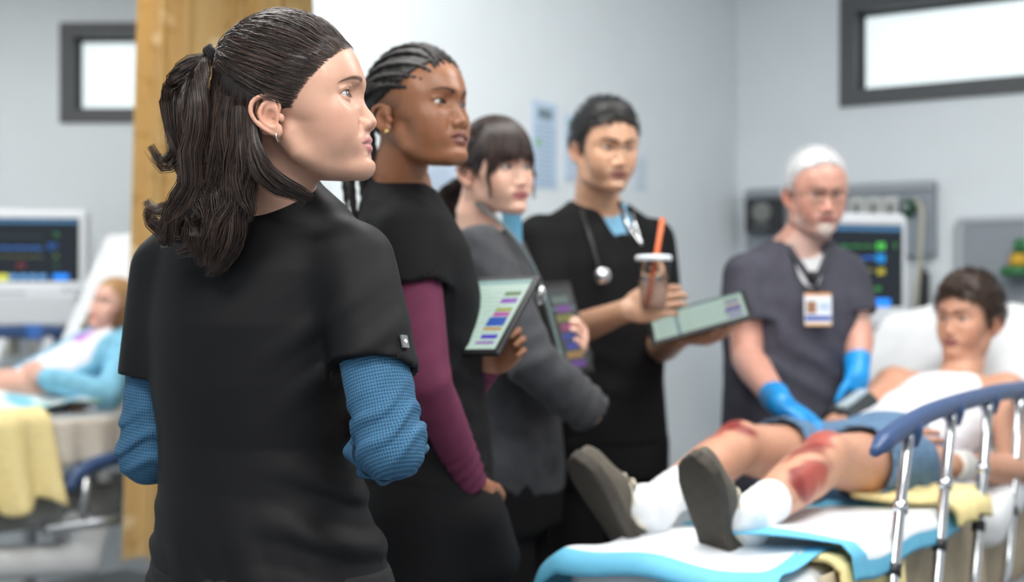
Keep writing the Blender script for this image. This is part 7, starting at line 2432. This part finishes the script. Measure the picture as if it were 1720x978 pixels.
# ------------------------------------------------------------------ injured patient on the stretcher
def sneaker(ank, axis, sole_n, L, parent, logo_side):
    """axis heel-to-toe, sole_n out of the sole; ank = ankle point"""
    y = nrm(axis); zup = -np.asarray(sole_n, float); zup = nrm(zup - y * (zup @ y)); x = np.cross(y, zup)
    R = np.stack([x, y, zup], 1)
    k = L / 0.28
    O = np.asarray(ank, float) - zup * 0.085 * k - y * 0.060 * k      # under the heel, sole plane
    loc = lambda P_: ((P_ - O.astype(np.float32)) @ R.astype(np.float32)) / k

    def outline(l, grow):
        yy = l[:, 1]
        hw = np.interp(yy, [-0.03, -0.015, 0.03, 0.09, 0.15, 0.19, 0.225, 0.245, 0.255], [0.012, 0.030, 0.036, 0.034, 0.044, 0.047, 0.040, 0.024, 0.006]) + grow
        cx = np.interp(yy, [-0.03, 0.09, 0.19, 0.255], [0, 0.004, -0.002, -0.006])
        return np.abs(l[:, 0] - cx) - hw, np.maximum(-0.033 - grow - yy, yy - 0.256 - grow)
    f = Field()

    def up(P_):
        l = loc(P_).astype(np.float32)
        a, b = outline(l, 0.0)
        top = np.interp(l[:, 1], [-0.04, -0.02, 0.03, 0.07, 0.12, 0.18, 0.23, 0.26], [0.082, 0.086, 0.092, 0.094, 0.078, 0.056, 0.046, 0.030])
        rx = np.maximum(np.interp(l[:, 1], [-0.03, 0.0, 0.09, 0.17, 0.256], [0.030, 0.037, 0.036, 0.047, 0.02]), 0.01)
        ell = (np.sqrt((l[:, 0] / rx) ** 2 + (np.maximum(l[:, 2], 0) / top) ** 2.0) - 1) * 0.03
        d = smax(np.maximum(a, b), ell, 0.012)
        return smax(d, -(l[:, 2] - 0.006), 0.004) * k
    f.add(Fn(up, O + (y * 0.11 + zup * 0.05) * k, 0.19 * k), 0.0)
    sh = empty_part = None
    s_up = finish('shoe', f, 0.005, mat('shoe_olive', srgb(88, 82, 73), rough=0.8, noise=0.12, nscale=60), parent)
    g = Field()

    def so(P_):
        l = loc(P_).astype(np.float32)
        a, b = outline(l, 0.004)
        tread = 0.0016 * np.sign(np.sin(l[:, 1] * 420)) * (l[:, 2] < -0.006)
        return smax(np.maximum(a, b), np.abs(l[:, 2] + 0.001) - 0.013, 0.006) * k
    g.add(Fn(so, O + y * 0.11 * k, 0.18 * k), 0.0)
    finish('outsole', g, 0.004, mat('sole_brown', srgb(60, 55, 48), rough=0.75, noise=0.12, nscale=50, bump=0.5, bscale=160, stretch=None), s_up)
    # pale hooked stripe on the side
    W = lambda l: O + R @ (np.asarray(l) * k)
    sx = logo_side
    pts, rad = [], []
    for q in np.linspace(0, 1, 22):
        yy = 0.020 + 0.125 * q
        zz = 0.060 - 0.040 * math.sin(min(1, q * 1.75) * PI / 2) + (0.034 * max(0, q - 0.42) / 0.58)
        rx = float(np.interp(yy, [-0.03, 0.0, 0.09, 0.17, 0.256], [0.030, 0.037, 0.036, 0.047, 0.02])); tp = float(np.interp(yy, [0.03, 0.07, 0.12, 0.18], [0.092, 0.094, 0.078, 0.056]))
        xx = rx * math.sqrt(max(0.02, 1 - (zz / tp) ** 2)) + 0.0005
        hw_ = float(np.interp(yy, [0.03, 0.09, 0.15, 0.19], [0.036, 0.034, 0.044, 0.047]))
        pts.append(W((sx * min(xx, hw_ + 0.002), yy, zz))); rad.append(0.0016 + 0.0065 * math.sin(min(1.0, q * 1.15) * PI) ** 0.8 * k)
    MB().tube(pts, rad, n=8).build('side_stripe', mat('stripe_cream', srgb(214, 208, 192), rough=0.6), s_up, smooth=True)
    # laces and tongue
    for i in range(4):
        yy = 0.085 + 0.022 * i; zz = 0.092 - 0.0095 * i
        MB().tube(spline([W((-0.022, yy, zz - 0.010)), W((0, yy, zz + 0.004)), W((0.022, yy, zz - 0.010))], 8), 0.0035 * k, n=6).build('lace', mat('lace_cream', srgb(196, 186, 166), rough=0.8), s_up, smooth=True)
    f2 = Field(); f2.add(Ell(W((0, 0.060, 0.100)), (0.026 * k, 0.012 * k, 0.026 * k), R=R @ rotx(0.5)), 0.0)
    finish('tongue', f2, 0.005, mat('lace_cream', srgb(196, 186, 166)), s_up)


def build_patient():
    B = BR
    hc = np.array([1.2914, 4.00, 1.257])
    H = Head(hc, head_rot(math.radians(230), math.radians(3)), 0.97, lips=0.95, jaw=0.97, tip=0.1215, chin=1.0, lid_u=0.0042)
    HC = np.array([0.90, 3.55, 0.905])
    r = -B.ey                      # patient's right, towards the far side
    f3 = -B.ex
    p = empty('person', HC - np.array([0, 0, 0.105]), 'young man in white tank top and denim shorts sitting on the stretcher with grazed knees', 'person')
    nb = np.array([1.225, 3.925, 1.045])
    sp = nrm(nb - HC)
    fr = nrm(np.cross(r, sp)); fr = fr if fr[2] > 0 else -fr      # out of the chest
    shr = P(1502, 650, 3.98); shl = P(1690, 662, 3.80)
    elr = P(1404, 722, 3.74); wrr = P(1470, 748, 3.52)
    ell = P(1706, 790, 3.60); wrl = P(1598, 782, 3.42)
    hpr, hpl = HC + r * 0.085, HC - r * 0.085
    knr = P(1240, 752, 3.30); knl = P(1388, 772, 3.12)
    anr = P(1108, 842, 3.02); anl = P(1268, 862, 2.84)
    fld = Field()
    fld.add(H.prim(), 0.0)
    fld.add(Cap([hc + np.array([0.004, 0.006, -0.03]), hc + np.array([-0.02, -0.005, -0.085]) , nb], [0.055, 0.056, 0.064]), 0.022)
    fld.add(Cap([HC, HC * 0.55 + nb * 0.45, HC * 0.12 + nb * 0.88], [0.145, 0.138, 0.145], flat=(fr, 1.55)), 0.03)
    fld.add(Cap([shr, nb - sp * 0.03, shl], [0.055, 0.07, 0.055]), 0.03)
    hands = [dict(d=(0.5, -0.6, 0.1), t=(0, 0.3, 1), n=(0.6, 0.5, -0.3), curl=0.5, thumb=0.4), dict(d=(-0.9, -0.05, 0.12), t=(-0.2, 0.35, 1), n=(-0.1, 0.95, -0.1), curl=0.65, thumb=0.5)]
    for (sh, el, wr), hd in zip(((shr, elr, wrr), (shl, ell, wrl)), hands):
        fld.add(arm_prims(sh, el, wr, r=(0.052, 0.046, 0.040, 0.042, 0.028)), 0.02)
        for pr, k in hand(wr, s=1.02, **hd): fld.add(pr, k)
    for hp, kn, an in ((hpr, knr, anr), (hpl, knl, anl)):
        fld.add(leg_prims(hp, kn, an, r=(0.095, 0.075, 0.055, 0.057, 0.038)), 0.02)
        fld.add(Ell(kn + np.array([0, 0, 0.012]), (0.05, 0.05, 0.05)), 0.02)
    for an in (anr, anl):
        fld.add(Ell(an + np.array([-0.02, -0.04, -0.01]), (0.034, 0.044, 0.038)), 0.02)
    skin = np.array(srgb(196, 146, 120)[:3])

    def tint(V):
        C = face_tint(H, V, skin, srgb(150, 92, 88), srgb(58, 42, 34), brow_w=1.5, brow_a=0.9, blush=(1.0, 0.86, 0.82), lash=1.0)
        blood = np.array(srgb(122, 32, 32)[:3]); graze = np.array(srgb(164, 78, 68)[:3])
        for c, rr, col, amp in ((knr + np.array([-0.02, -0.02, 0.05]), 0.050, blood, 0.95), (knr + np.array([-0.07, -0.05, 0.02]), 0.05, graze, 0.9), (knl + np.array([-0.03, -0.03, 0.045]), 0.055, graze, 0.95), (knl + np.array([-0.06, -0.09, 0.01]), 0.060, blood, 0.8),
                                (knl * 0.5 + anl * 0.5 + np.array([0.02, -0.05, 0.02]), 0.05, blood, 0.95), (knl * 0.62 + anl * 0.38 + np.array([0.0, -0.04, 0.0]), 0.05, graze, 0.9)):
            d = np.linalg.norm(V - c, axis=1) / rr + 0.35 * vnoise(V.astype(np.float32), 95, 3)
            w = (1 - sstep(0.6, 1.05, d))[:, None] * amp
            C = C * (1 - w) + col * w
        return C
    fine = [(H.wld((0, 0.012, 0.012)), 0.165, 0.0028)] + [(wr + nrm(hd['d']) * 0.085, 0.115, 0.004) for wr, hd in ((wrr, hands[0]), (wrl, hands[1]))]
    fine += [(knr, 0.12, 0.005), (knl, 0.12, 0.005), (knl * 0.5 + anl * 0.5, 0.10, 0.005)]
    finish('body', fld, 0.011, tint_mat('skin_patient', rough=0.45, noise=0.05, nscale=50, sss=0.08), p, fine=fine, tint=tint)
    add_eyes(H, p, srgb(70, 74, 72), (0.0, 0.0))
    # tank top
    g = Field()
    g.add(Cap([HC + sp * 0.02, HC * 0.55 + nb * 0.45, HC * 0.12 + nb * 0.88], [0.158, 0.150, 0.156], flat=(fr, 1.50)), 0.0)
    g.add(Cap([nb + r * 0.10 - sp * 0.02, nb - sp * 0.03, nb - r * 0.10 - sp * 0.02], [0.055, 0.065, 0.055]), 0.03)
    g.disp(wrinkles([(HC * 0.6 + nb * 0.4 + fr * 0.1, 0.20, (0.8, -0.5, 0.9), 0.075, 0.008), (HC + fr * 0.1 + sp * 0.06, 0.16, (0.3, 0.2, 1), 0.06, 0.007), (nb + fr * 0.1 - sp * 0.12, 0.13, (1, 0.4, 0.4), 0.09, 0.006)], base=0.002))
    g.sub(Ell(nb + fr * 0.06 + sp * 0.055, (0.090, 0.090, 0.085)), 0.01)
    for sh in (shr, shl):
        g.sub(Ell(sh + (sh - nb) * 0.28 - sp * 0.02, (0.085, 0.085, 0.105)), 0.008)
    g.cut(Half(-sp, HC - sp * 0.03), 0.004)
    finish('tank_top', g, 0.010, mat('white_tank', srgb(228, 228, 232), rough=0.85, noise=0.03, nscale=30), p)
    # denim shorts
    s = Field()
    s.add(Cap([HC - sp * 0.03, HC + sp * 0.06], [0.165, 0.160], flat=(fr, 1.35)), 0.0)
    for hp, kn in ((hpr, knr), (hpl, knl)):
        e = hp * 0.36 + kn * 0.64
        s.add(Cap([hp, e], [0.108, 0.094]), 0.03)
    s.disp(wrinkles([(hpr * 0.5 + knr * 0.5, 0.12, (1, 0.3, 0.3), 0.05, 0.006), (hpl * 0.5 + knl * 0.5, 0.12, (1, 0.3, 0.3), 0.05, 0.006), (HC, 0.12, (0.6, 0.8, 0.3), 0.06, 0.006)], base=0.002))
    for hp, kn in ((hpr, knr), (hpl, knl)):
        e = hp * 0.36 + kn * 0.64; ax = nrm(kn - hp)
        s.sub(Fn(lambda P_, e=e, ax=ax: np.maximum(-((P_ - e) @ ax), np.linalg.norm((P_ - e) - ((P_ - e) @ ax)[:, None] * ax, axis=1) - 0.13), e + ax * 0.06, 0.15), 0.002)
        s.sub(Cap([e - ax * 0.02, e + ax * 0.06], [0.082, 0.088]), 0.003)
    finish('shorts', s, 0.010, mat('denim', srgb(92, 122, 152), rough=0.9, noise=0.16, nscale=45, bump=0.3, bscale=500), p)
    # socks and shoes
    for an, kn in ((anr, knr), (anl, knl)):
        k = Field(); ax = nrm(an - kn)
        k.add(Cap([an - ax * 0.10, an - ax * 0.02, an + np.array([-0.02, -0.035, -0.02]), an + np.array([-0.035, -0.06, 0.0])], [0.045, 0.044, 0.049, 0.046]), 0.01)
        k.cut(Half(-ax, an - ax * 0.10), 0.003)
        k.disp(wrinkles([(an - ax * 0.05, 0.06, ax, 0.025, 0.003)], base=0.001))
        finish('sock', k, 0.006, mat('white_sock', srgb(224, 226, 228), rough=0.9, noise=0.05, nscale=40), p)
    sneaker(anr + np.array([-0.02, -0.02, -0.004]), (-0.115, -0.075, 0.19), (-0.80, -0.52, -0.26), 0.30, p, -1)
    sneaker(anl + np.array([-0.02, -0.02, -0.004]), (-0.062, -0.085, 0.19), (-0.74, -0.60, -0.28), 0.295, p, -1)
    # wrist band
    ax = nrm(wrl - ell)
    k = Field(); k.add(Cap([wrl - ax * 0.055, wrl - ax * 0.01], [0.040, 0.037]), 0.0)
    k.cut(Half(ax, wrl - ax * 0.008), 0.002); k.cut(Half(-ax, wrl - ax * 0.058), 0.002)
    finish('wrist_bandage', k, 0.005, mat('bandage', srgb(228, 226, 222), rough=0.9, noise=0.04), p)
    # pressure cuff on the other arm
    c1, c2 = shr * 0.45 + elr * 0.55, shr * 0.05 + elr * 0.95
    cu = empty('pressure_cuff', c2, 'black blood pressure cuff with grey stripe on the arm of the patient', 'cuff')
    k = Field(); k.add(Cap([c1, c2], [0.060, 0.056]), 0.0)
    ax = nrm(c2 - c1)
    k.cut(Half(ax, c2), 0.002); k.cut(Half(-ax, c1), 0.002)
    k.disp(lambda P_: 0.002 * vnoise(P_, 60, 9))
    finish('wrap', k, 0.006, mat('cuff_black', srgb(44, 50, 54), rough=0.7, noise=0.1), cu)
    side = nrm(np.cross(ax, (0, 0, 1))); side = side if side[1] < 0 else -side
    pl = (c1 + c2) / 2 + np.array([0, -0.02, 0.054])
    plate(pl, ax, side, np.linalg.norm(c2 - c1) * 0.96, 0.030, 0.012, 'stripe', mat('cuff_stripe', srgb(160, 176, 184), rough=0.6), cu)
    MB().tube(spline([c2 + np.array([0, -0.03, 0.04]), c2 + np.array([-0.05, 0.03, -0.02]), c2 + np.array([-0.03, 0.15, -0.10])], 14), 0.006, n=8).build('hose', mat('rubber', srgb(40, 41, 43)), cu, smooth=True)
    # hair
    rng = np.random.default_rng(61)
    line = ([-0.2, -0.03, 0.000, 0.020, 0.040, 0.060, 0.074, 0.2], [-0.020, -0.012, 0.014, 0.026, 0.044, 0.070, 0.100, 0.125])
    hair = hair_obj('hair', scalp_cap(H, (0.013, 0.014, 0.022), line, low=-0.060, h=0.004, bumpy=0.003, bscale=120, bulges=[(Ell((0.0, 0.060, 0.105), (0.062, 0.046, 0.040)), 0.03)]), srgb(56, 41, 33), p, rough=0.5)
    st = scalp_strands(H, 1200, (0.015, 0.014, 0.024), line, lambda r_: np.stack([0.3 * np.sign(r_[:, 0]) + rng.normal(0, 0.3, len(r_)), 0.7 * np.ones(len(r_)), 0.5 - 8 * np.abs(r_[:, 0])], 1), rng, length=0.040, lift=0.012)
    st2 = fringe(H, (0.010, 0.012, 0.020), line, 500, rng, 0.022)
    build_strands('strand_layer', [st, st2], 0.0011, tint_mat('brown_short_strands', rough=0.42, noise=0.2), hair, cols=(np.array(srgb(40, 28, 22)[:3]), np.array(srgb(104, 78, 60)[:3])), rng=rng)
    return p


build_patient()


# ------------------------------------------------------------------ child on the far bed
def build_child():
    B = BL
    hc = P(192, 519, 5.40)
    H = Head(hc, head_rot(math.radians(208), math.radians(12), 0.20), 0.86, lips=0.9, jaw=0.88, gonion=-0.050, cheek=1.04, tip=0.112, nose_w=0.95, chin=0.85)
    f3 = -B.ex; r = -B.ey
    hips = B(1.34, 0.0, 1.02)
    nb = hc + np.array([0.012, 0.01, -0.125])
    p = empty('person', hips - np.array([0, 0, 0.09]), 'blonde child in a light blue cardigan sitting up in the far bed', 'person')
    sp = nrm(nb - hips); fr = nrm(np.cross(r, sp)); fr = fr if fr @ f3 > 0 else -fr
    shr = nb + r * 0.125 - sp * 0.045; shl = nb - r * 0.125 - sp * 0.045
    wrr = P(122, 668, 5.26); elr = P(108, 642, 5.42)
    ell = P(182, 664, 5.16); wrl = P(76, 634, 5.06)
    kn = [B(1.0, -0.07, 1.03), B(1.0, 0.07, 1.03)]
    an = [B(0.65, -0.07, 0.985), B(0.65, 0.07, 0.985)]
    fld = Field()
    fld.add(H.prim(), 0.0)
    fld.add(Cap([hc + np.array([0.0, 0.006, -0.03]), nb], [0.040, 0.045]), 0.02)
    fld.add(Cap([hips, hips * 0.5 + nb * 0.5, nb - sp * 0.05], [0.10, 0.10, 0.105], flat=(fr, 1.35)), 0.03)
    hands = [dict(d=(0.3, -0.8, -0.25), t=(0.5, 0.3, 0.4), n=(0.2, 0.1, -0.9), curl=0.4, thumb=0.4), dict(d=(-0.9, -0.1, 0.35), t=(0.3, 0.1, 1), n=(0.2, 0.9, 0.1), curl=1.2, thumb=0.8)]
    for (sh, el, wr), hd in zip(((shr, elr, wrr), (shl, ell, wrl)), hands):
        fld.add(arm_prims(sh, el, wr, r=(0.038, 0.034, 0.029, 0.030, 0.021)), 0.02)
        for pr, k in hand(wr, s=0.78, **hd): fld.add(pr, k)
    for i, hs in enumerate((-0.06, 0.06)):
        fld.add(leg_prims(hips + B.ey * hs, kn[i], an[i], r=(0.065, 0.055, 0.042, 0.042, 0.03)), 0.02)
    skin = srgb(226, 178, 160)
    fine = [(H.wld((0, 0.012, 0.012)), 0.150, 0.0036)] + [(wr + nrm(hd['d']) * 0.06, 0.09, 0.0036) for wr, hd in ((wrr, hands[0]), (wrl, hands[1]))]
    finish('body', fld, 0.010, tint_mat('skin_child', rough=0.45, noise=0.03, sss=0.08), p, fine=fine, tint=lambda V: face_tint(H, V, skin, srgb(196, 116, 112), srgb(140, 104, 76), brow_w=0.9, brow_a=0.6, blush=(1.0, 0.80, 0.78)))
    add_eyes(H, p, srgb(80, 90, 96), (0.05, 0.1))
    # white tee with a purple print
    g = Field()
    g.add(Cap([hips, hips * 0.5 + nb * 0.5, nb - sp * 0.045], [0.112, 0.112, 0.115], flat=(fr, 1.3)), 0.0)
    g.sub(Ell(nb + fr * 0.02 + sp * 0.015, (0.062, 0.062, 0.05)), 0.008)
    g.disp(wrinkles([(hips * 0.4 + nb * 0.6, 0.15, (1, 0, 0.6), 0.07, 0.005)], base=0.002))

    def tt(V):
        C = np.tile(np.array(srgb(232, 228, 236)[:3]), (len(V), 1))
        c = hips * 0.35 + nb * 0.65 + fr * 0.09
        d = np.linalg.norm((V - c) * np.array([1, 1, 1.9]), axis=1) / 0.055 + 0.3 * vnoise(V.astype(np.float32), 60, 2)
        w = (1 - sstep(0.7, 1.0, d))[:, None]
        C = C * (1 - w) + np.array(srgb(184, 120, 200)[:3]) * w
        k = (1 - sstep(0.060, 0.075, np.linalg.norm(V - (nb + fr * 0.02 + sp * 0.01), axis=1)))[:, None] * 0.8
        return C * (1 - k) + np.array(srgb(232, 150, 190)[:3]) * k
    finish('tee_shirt', g, 0.008, tint_mat('child_tee', rough=0.85, noise=0.03), p, tint=tt)
    # open cardigan: back, sides and sleeves
    c = Field()
    c.add(Cap([hips, hips * 0.5 + nb * 0.5, nb - sp * 0.04], [0.124, 0.124, 0.124], flat=(fr, 1.25)), 0.0)
    for sh, el, wr in ((shr, elr, wrr), (shl, ell, wrl)):
        c.add(Cap([sh, sh * 0.5 + el * 0.5, el, wr - nrm(wr - el) * 0.01], [0.050, 0.050, 0.048, 0.040]), 0.02)
    c.disp(wrinkles([(elr, 0.10, (1, 0.2, 0.4), 0.05, 0.006), (ell, 0.10, (1, 0.2, 0.4), 0.05, 0.006), (shl, 0.10, (0.5, 0, 1), 0.05, 0.005)], base=0.002))
    c.sub(Fn(lambda P_: np.maximum(np.abs((P_ - nb) @ r) - 0.062 - 0.25 * np.clip((nb - P_) @ sp - 0.1, 0, 1), 0.02 - (P_ - nb) @ fr), nb + fr * 0.1 - sp * 0.2, 0.35), 0.006)
    c.sub(Ell(nb + sp * 0.03, (0.07, 0.07, 0.06)), 0.008)
    for sh, el, wr in ((shr, elr, wrr), (shl, ell, wrl)):
        c.add(Cap([sh * 0.4 + el * 0.6, el, wr - nrm(wr - el) * 0.01], [0.048, 0.048, 0.039]), 0.02)
    finish('cardigan', c, 0.008, mat('light_blue_knit', srgb(132, 194, 222), rough=0.9, noise=0.10, nscale=30, bump=0.4, bscale=250), p)
    # hair: scalp and wavy lengths
    rng = np.random.default_rng(71)
    line = ([-0.2, -0.03, 0.000, 0.030, 0.060, 0.082, 0.2], [-0.006, 0.006, 0.024, 0.046, 0.070, 0.102, 0.125])
    hair = hair_obj('hair', scalp_cap(H, (0.008, 0.010, 0.010), line, low=-0.070, h=0.005, bumpy=0.001, ear=False), srgb(176, 136, 92), p, rough=0.5)
    paths = []
    for sx in (1, -1):
        for i in range(7):
            y0 = 0.030 - 0.018 * i
            s0 = np.array([sx * 0.074, y0, 0.03]); s1 = np.array([sx * 0.088, y0, -0.03]); s2 = np.array([sx * (0.080 + 0.02 * rng.uniform()), y0 + 0.02, -0.10]); s3 = np.array([sx * (0.070 + 0.03 * rng.uniform()), y0 + 0.045, -0.165])
            paths.append(lock([H.wld(v) for v in (s0, s1, s2, s3)], 50, [0.010, 0.012, 0.012, 0.005], rng, m=16, wave=0.007, wlen=0.05, fray=0.004))
    build_strands('strand_layer', paths, 0.0013, tint_mat('blonde_strands', rough=0.45, noise=0.15), hair, cols=(np.array(srgb(140, 100, 62)[:3]), np.array(srgb(214, 178, 130)[:3])), rng=rng)
    # blanket over the legs, patterned in blue and green
    def bl(u, v):
        x = 0.30 + 1.13 * u; y = -0.25 + 0.52 * v
        hump = 0.145 * math.exp(-((y - 0.0) / 0.16) ** 2) * (0.75 + 0.25 * math.sin(u * 5))
        return B(x, y, 0.948 + hump + 0.012 * math.sin(u * 17 + 5 * v) + 0.010 * math.sin(v * 14 + u * 7))
    V, F = cloth_sheet('x', bl, 60, 40, None, th=0.012)
    me = raw_mesh('patterned_blanket', V, F)
    n1 = vnoise(V.astype(np.float32), 34, 12); n2 = vnoise(V.astype(np.float32), 48, 15)
    C = np.tile(np.array(srgb(226, 234, 236)[:3]), (len(V), 1))
    w = sstep(0.05, 0.5, n1)[:, None]; C = C * (1 - w) + np.array(srgb(132, 198, 222)[:3]) * w
    w = sstep(0.45, 0.8, n2)[:, None]; C = C * (1 - w) + np.array(srgb(176, 208, 184)[:3]) * w
    set_color(me, C)
    ob = link('patterned_blanket', me, tint_mat('patterned_cloth', rough=0.9, noise=0.05), None, loc=B(0.6, 0, 0.95))
    tag(ob, 'white blue and green blanket over the legs of the child', 'blanket')
    return p


build_child()
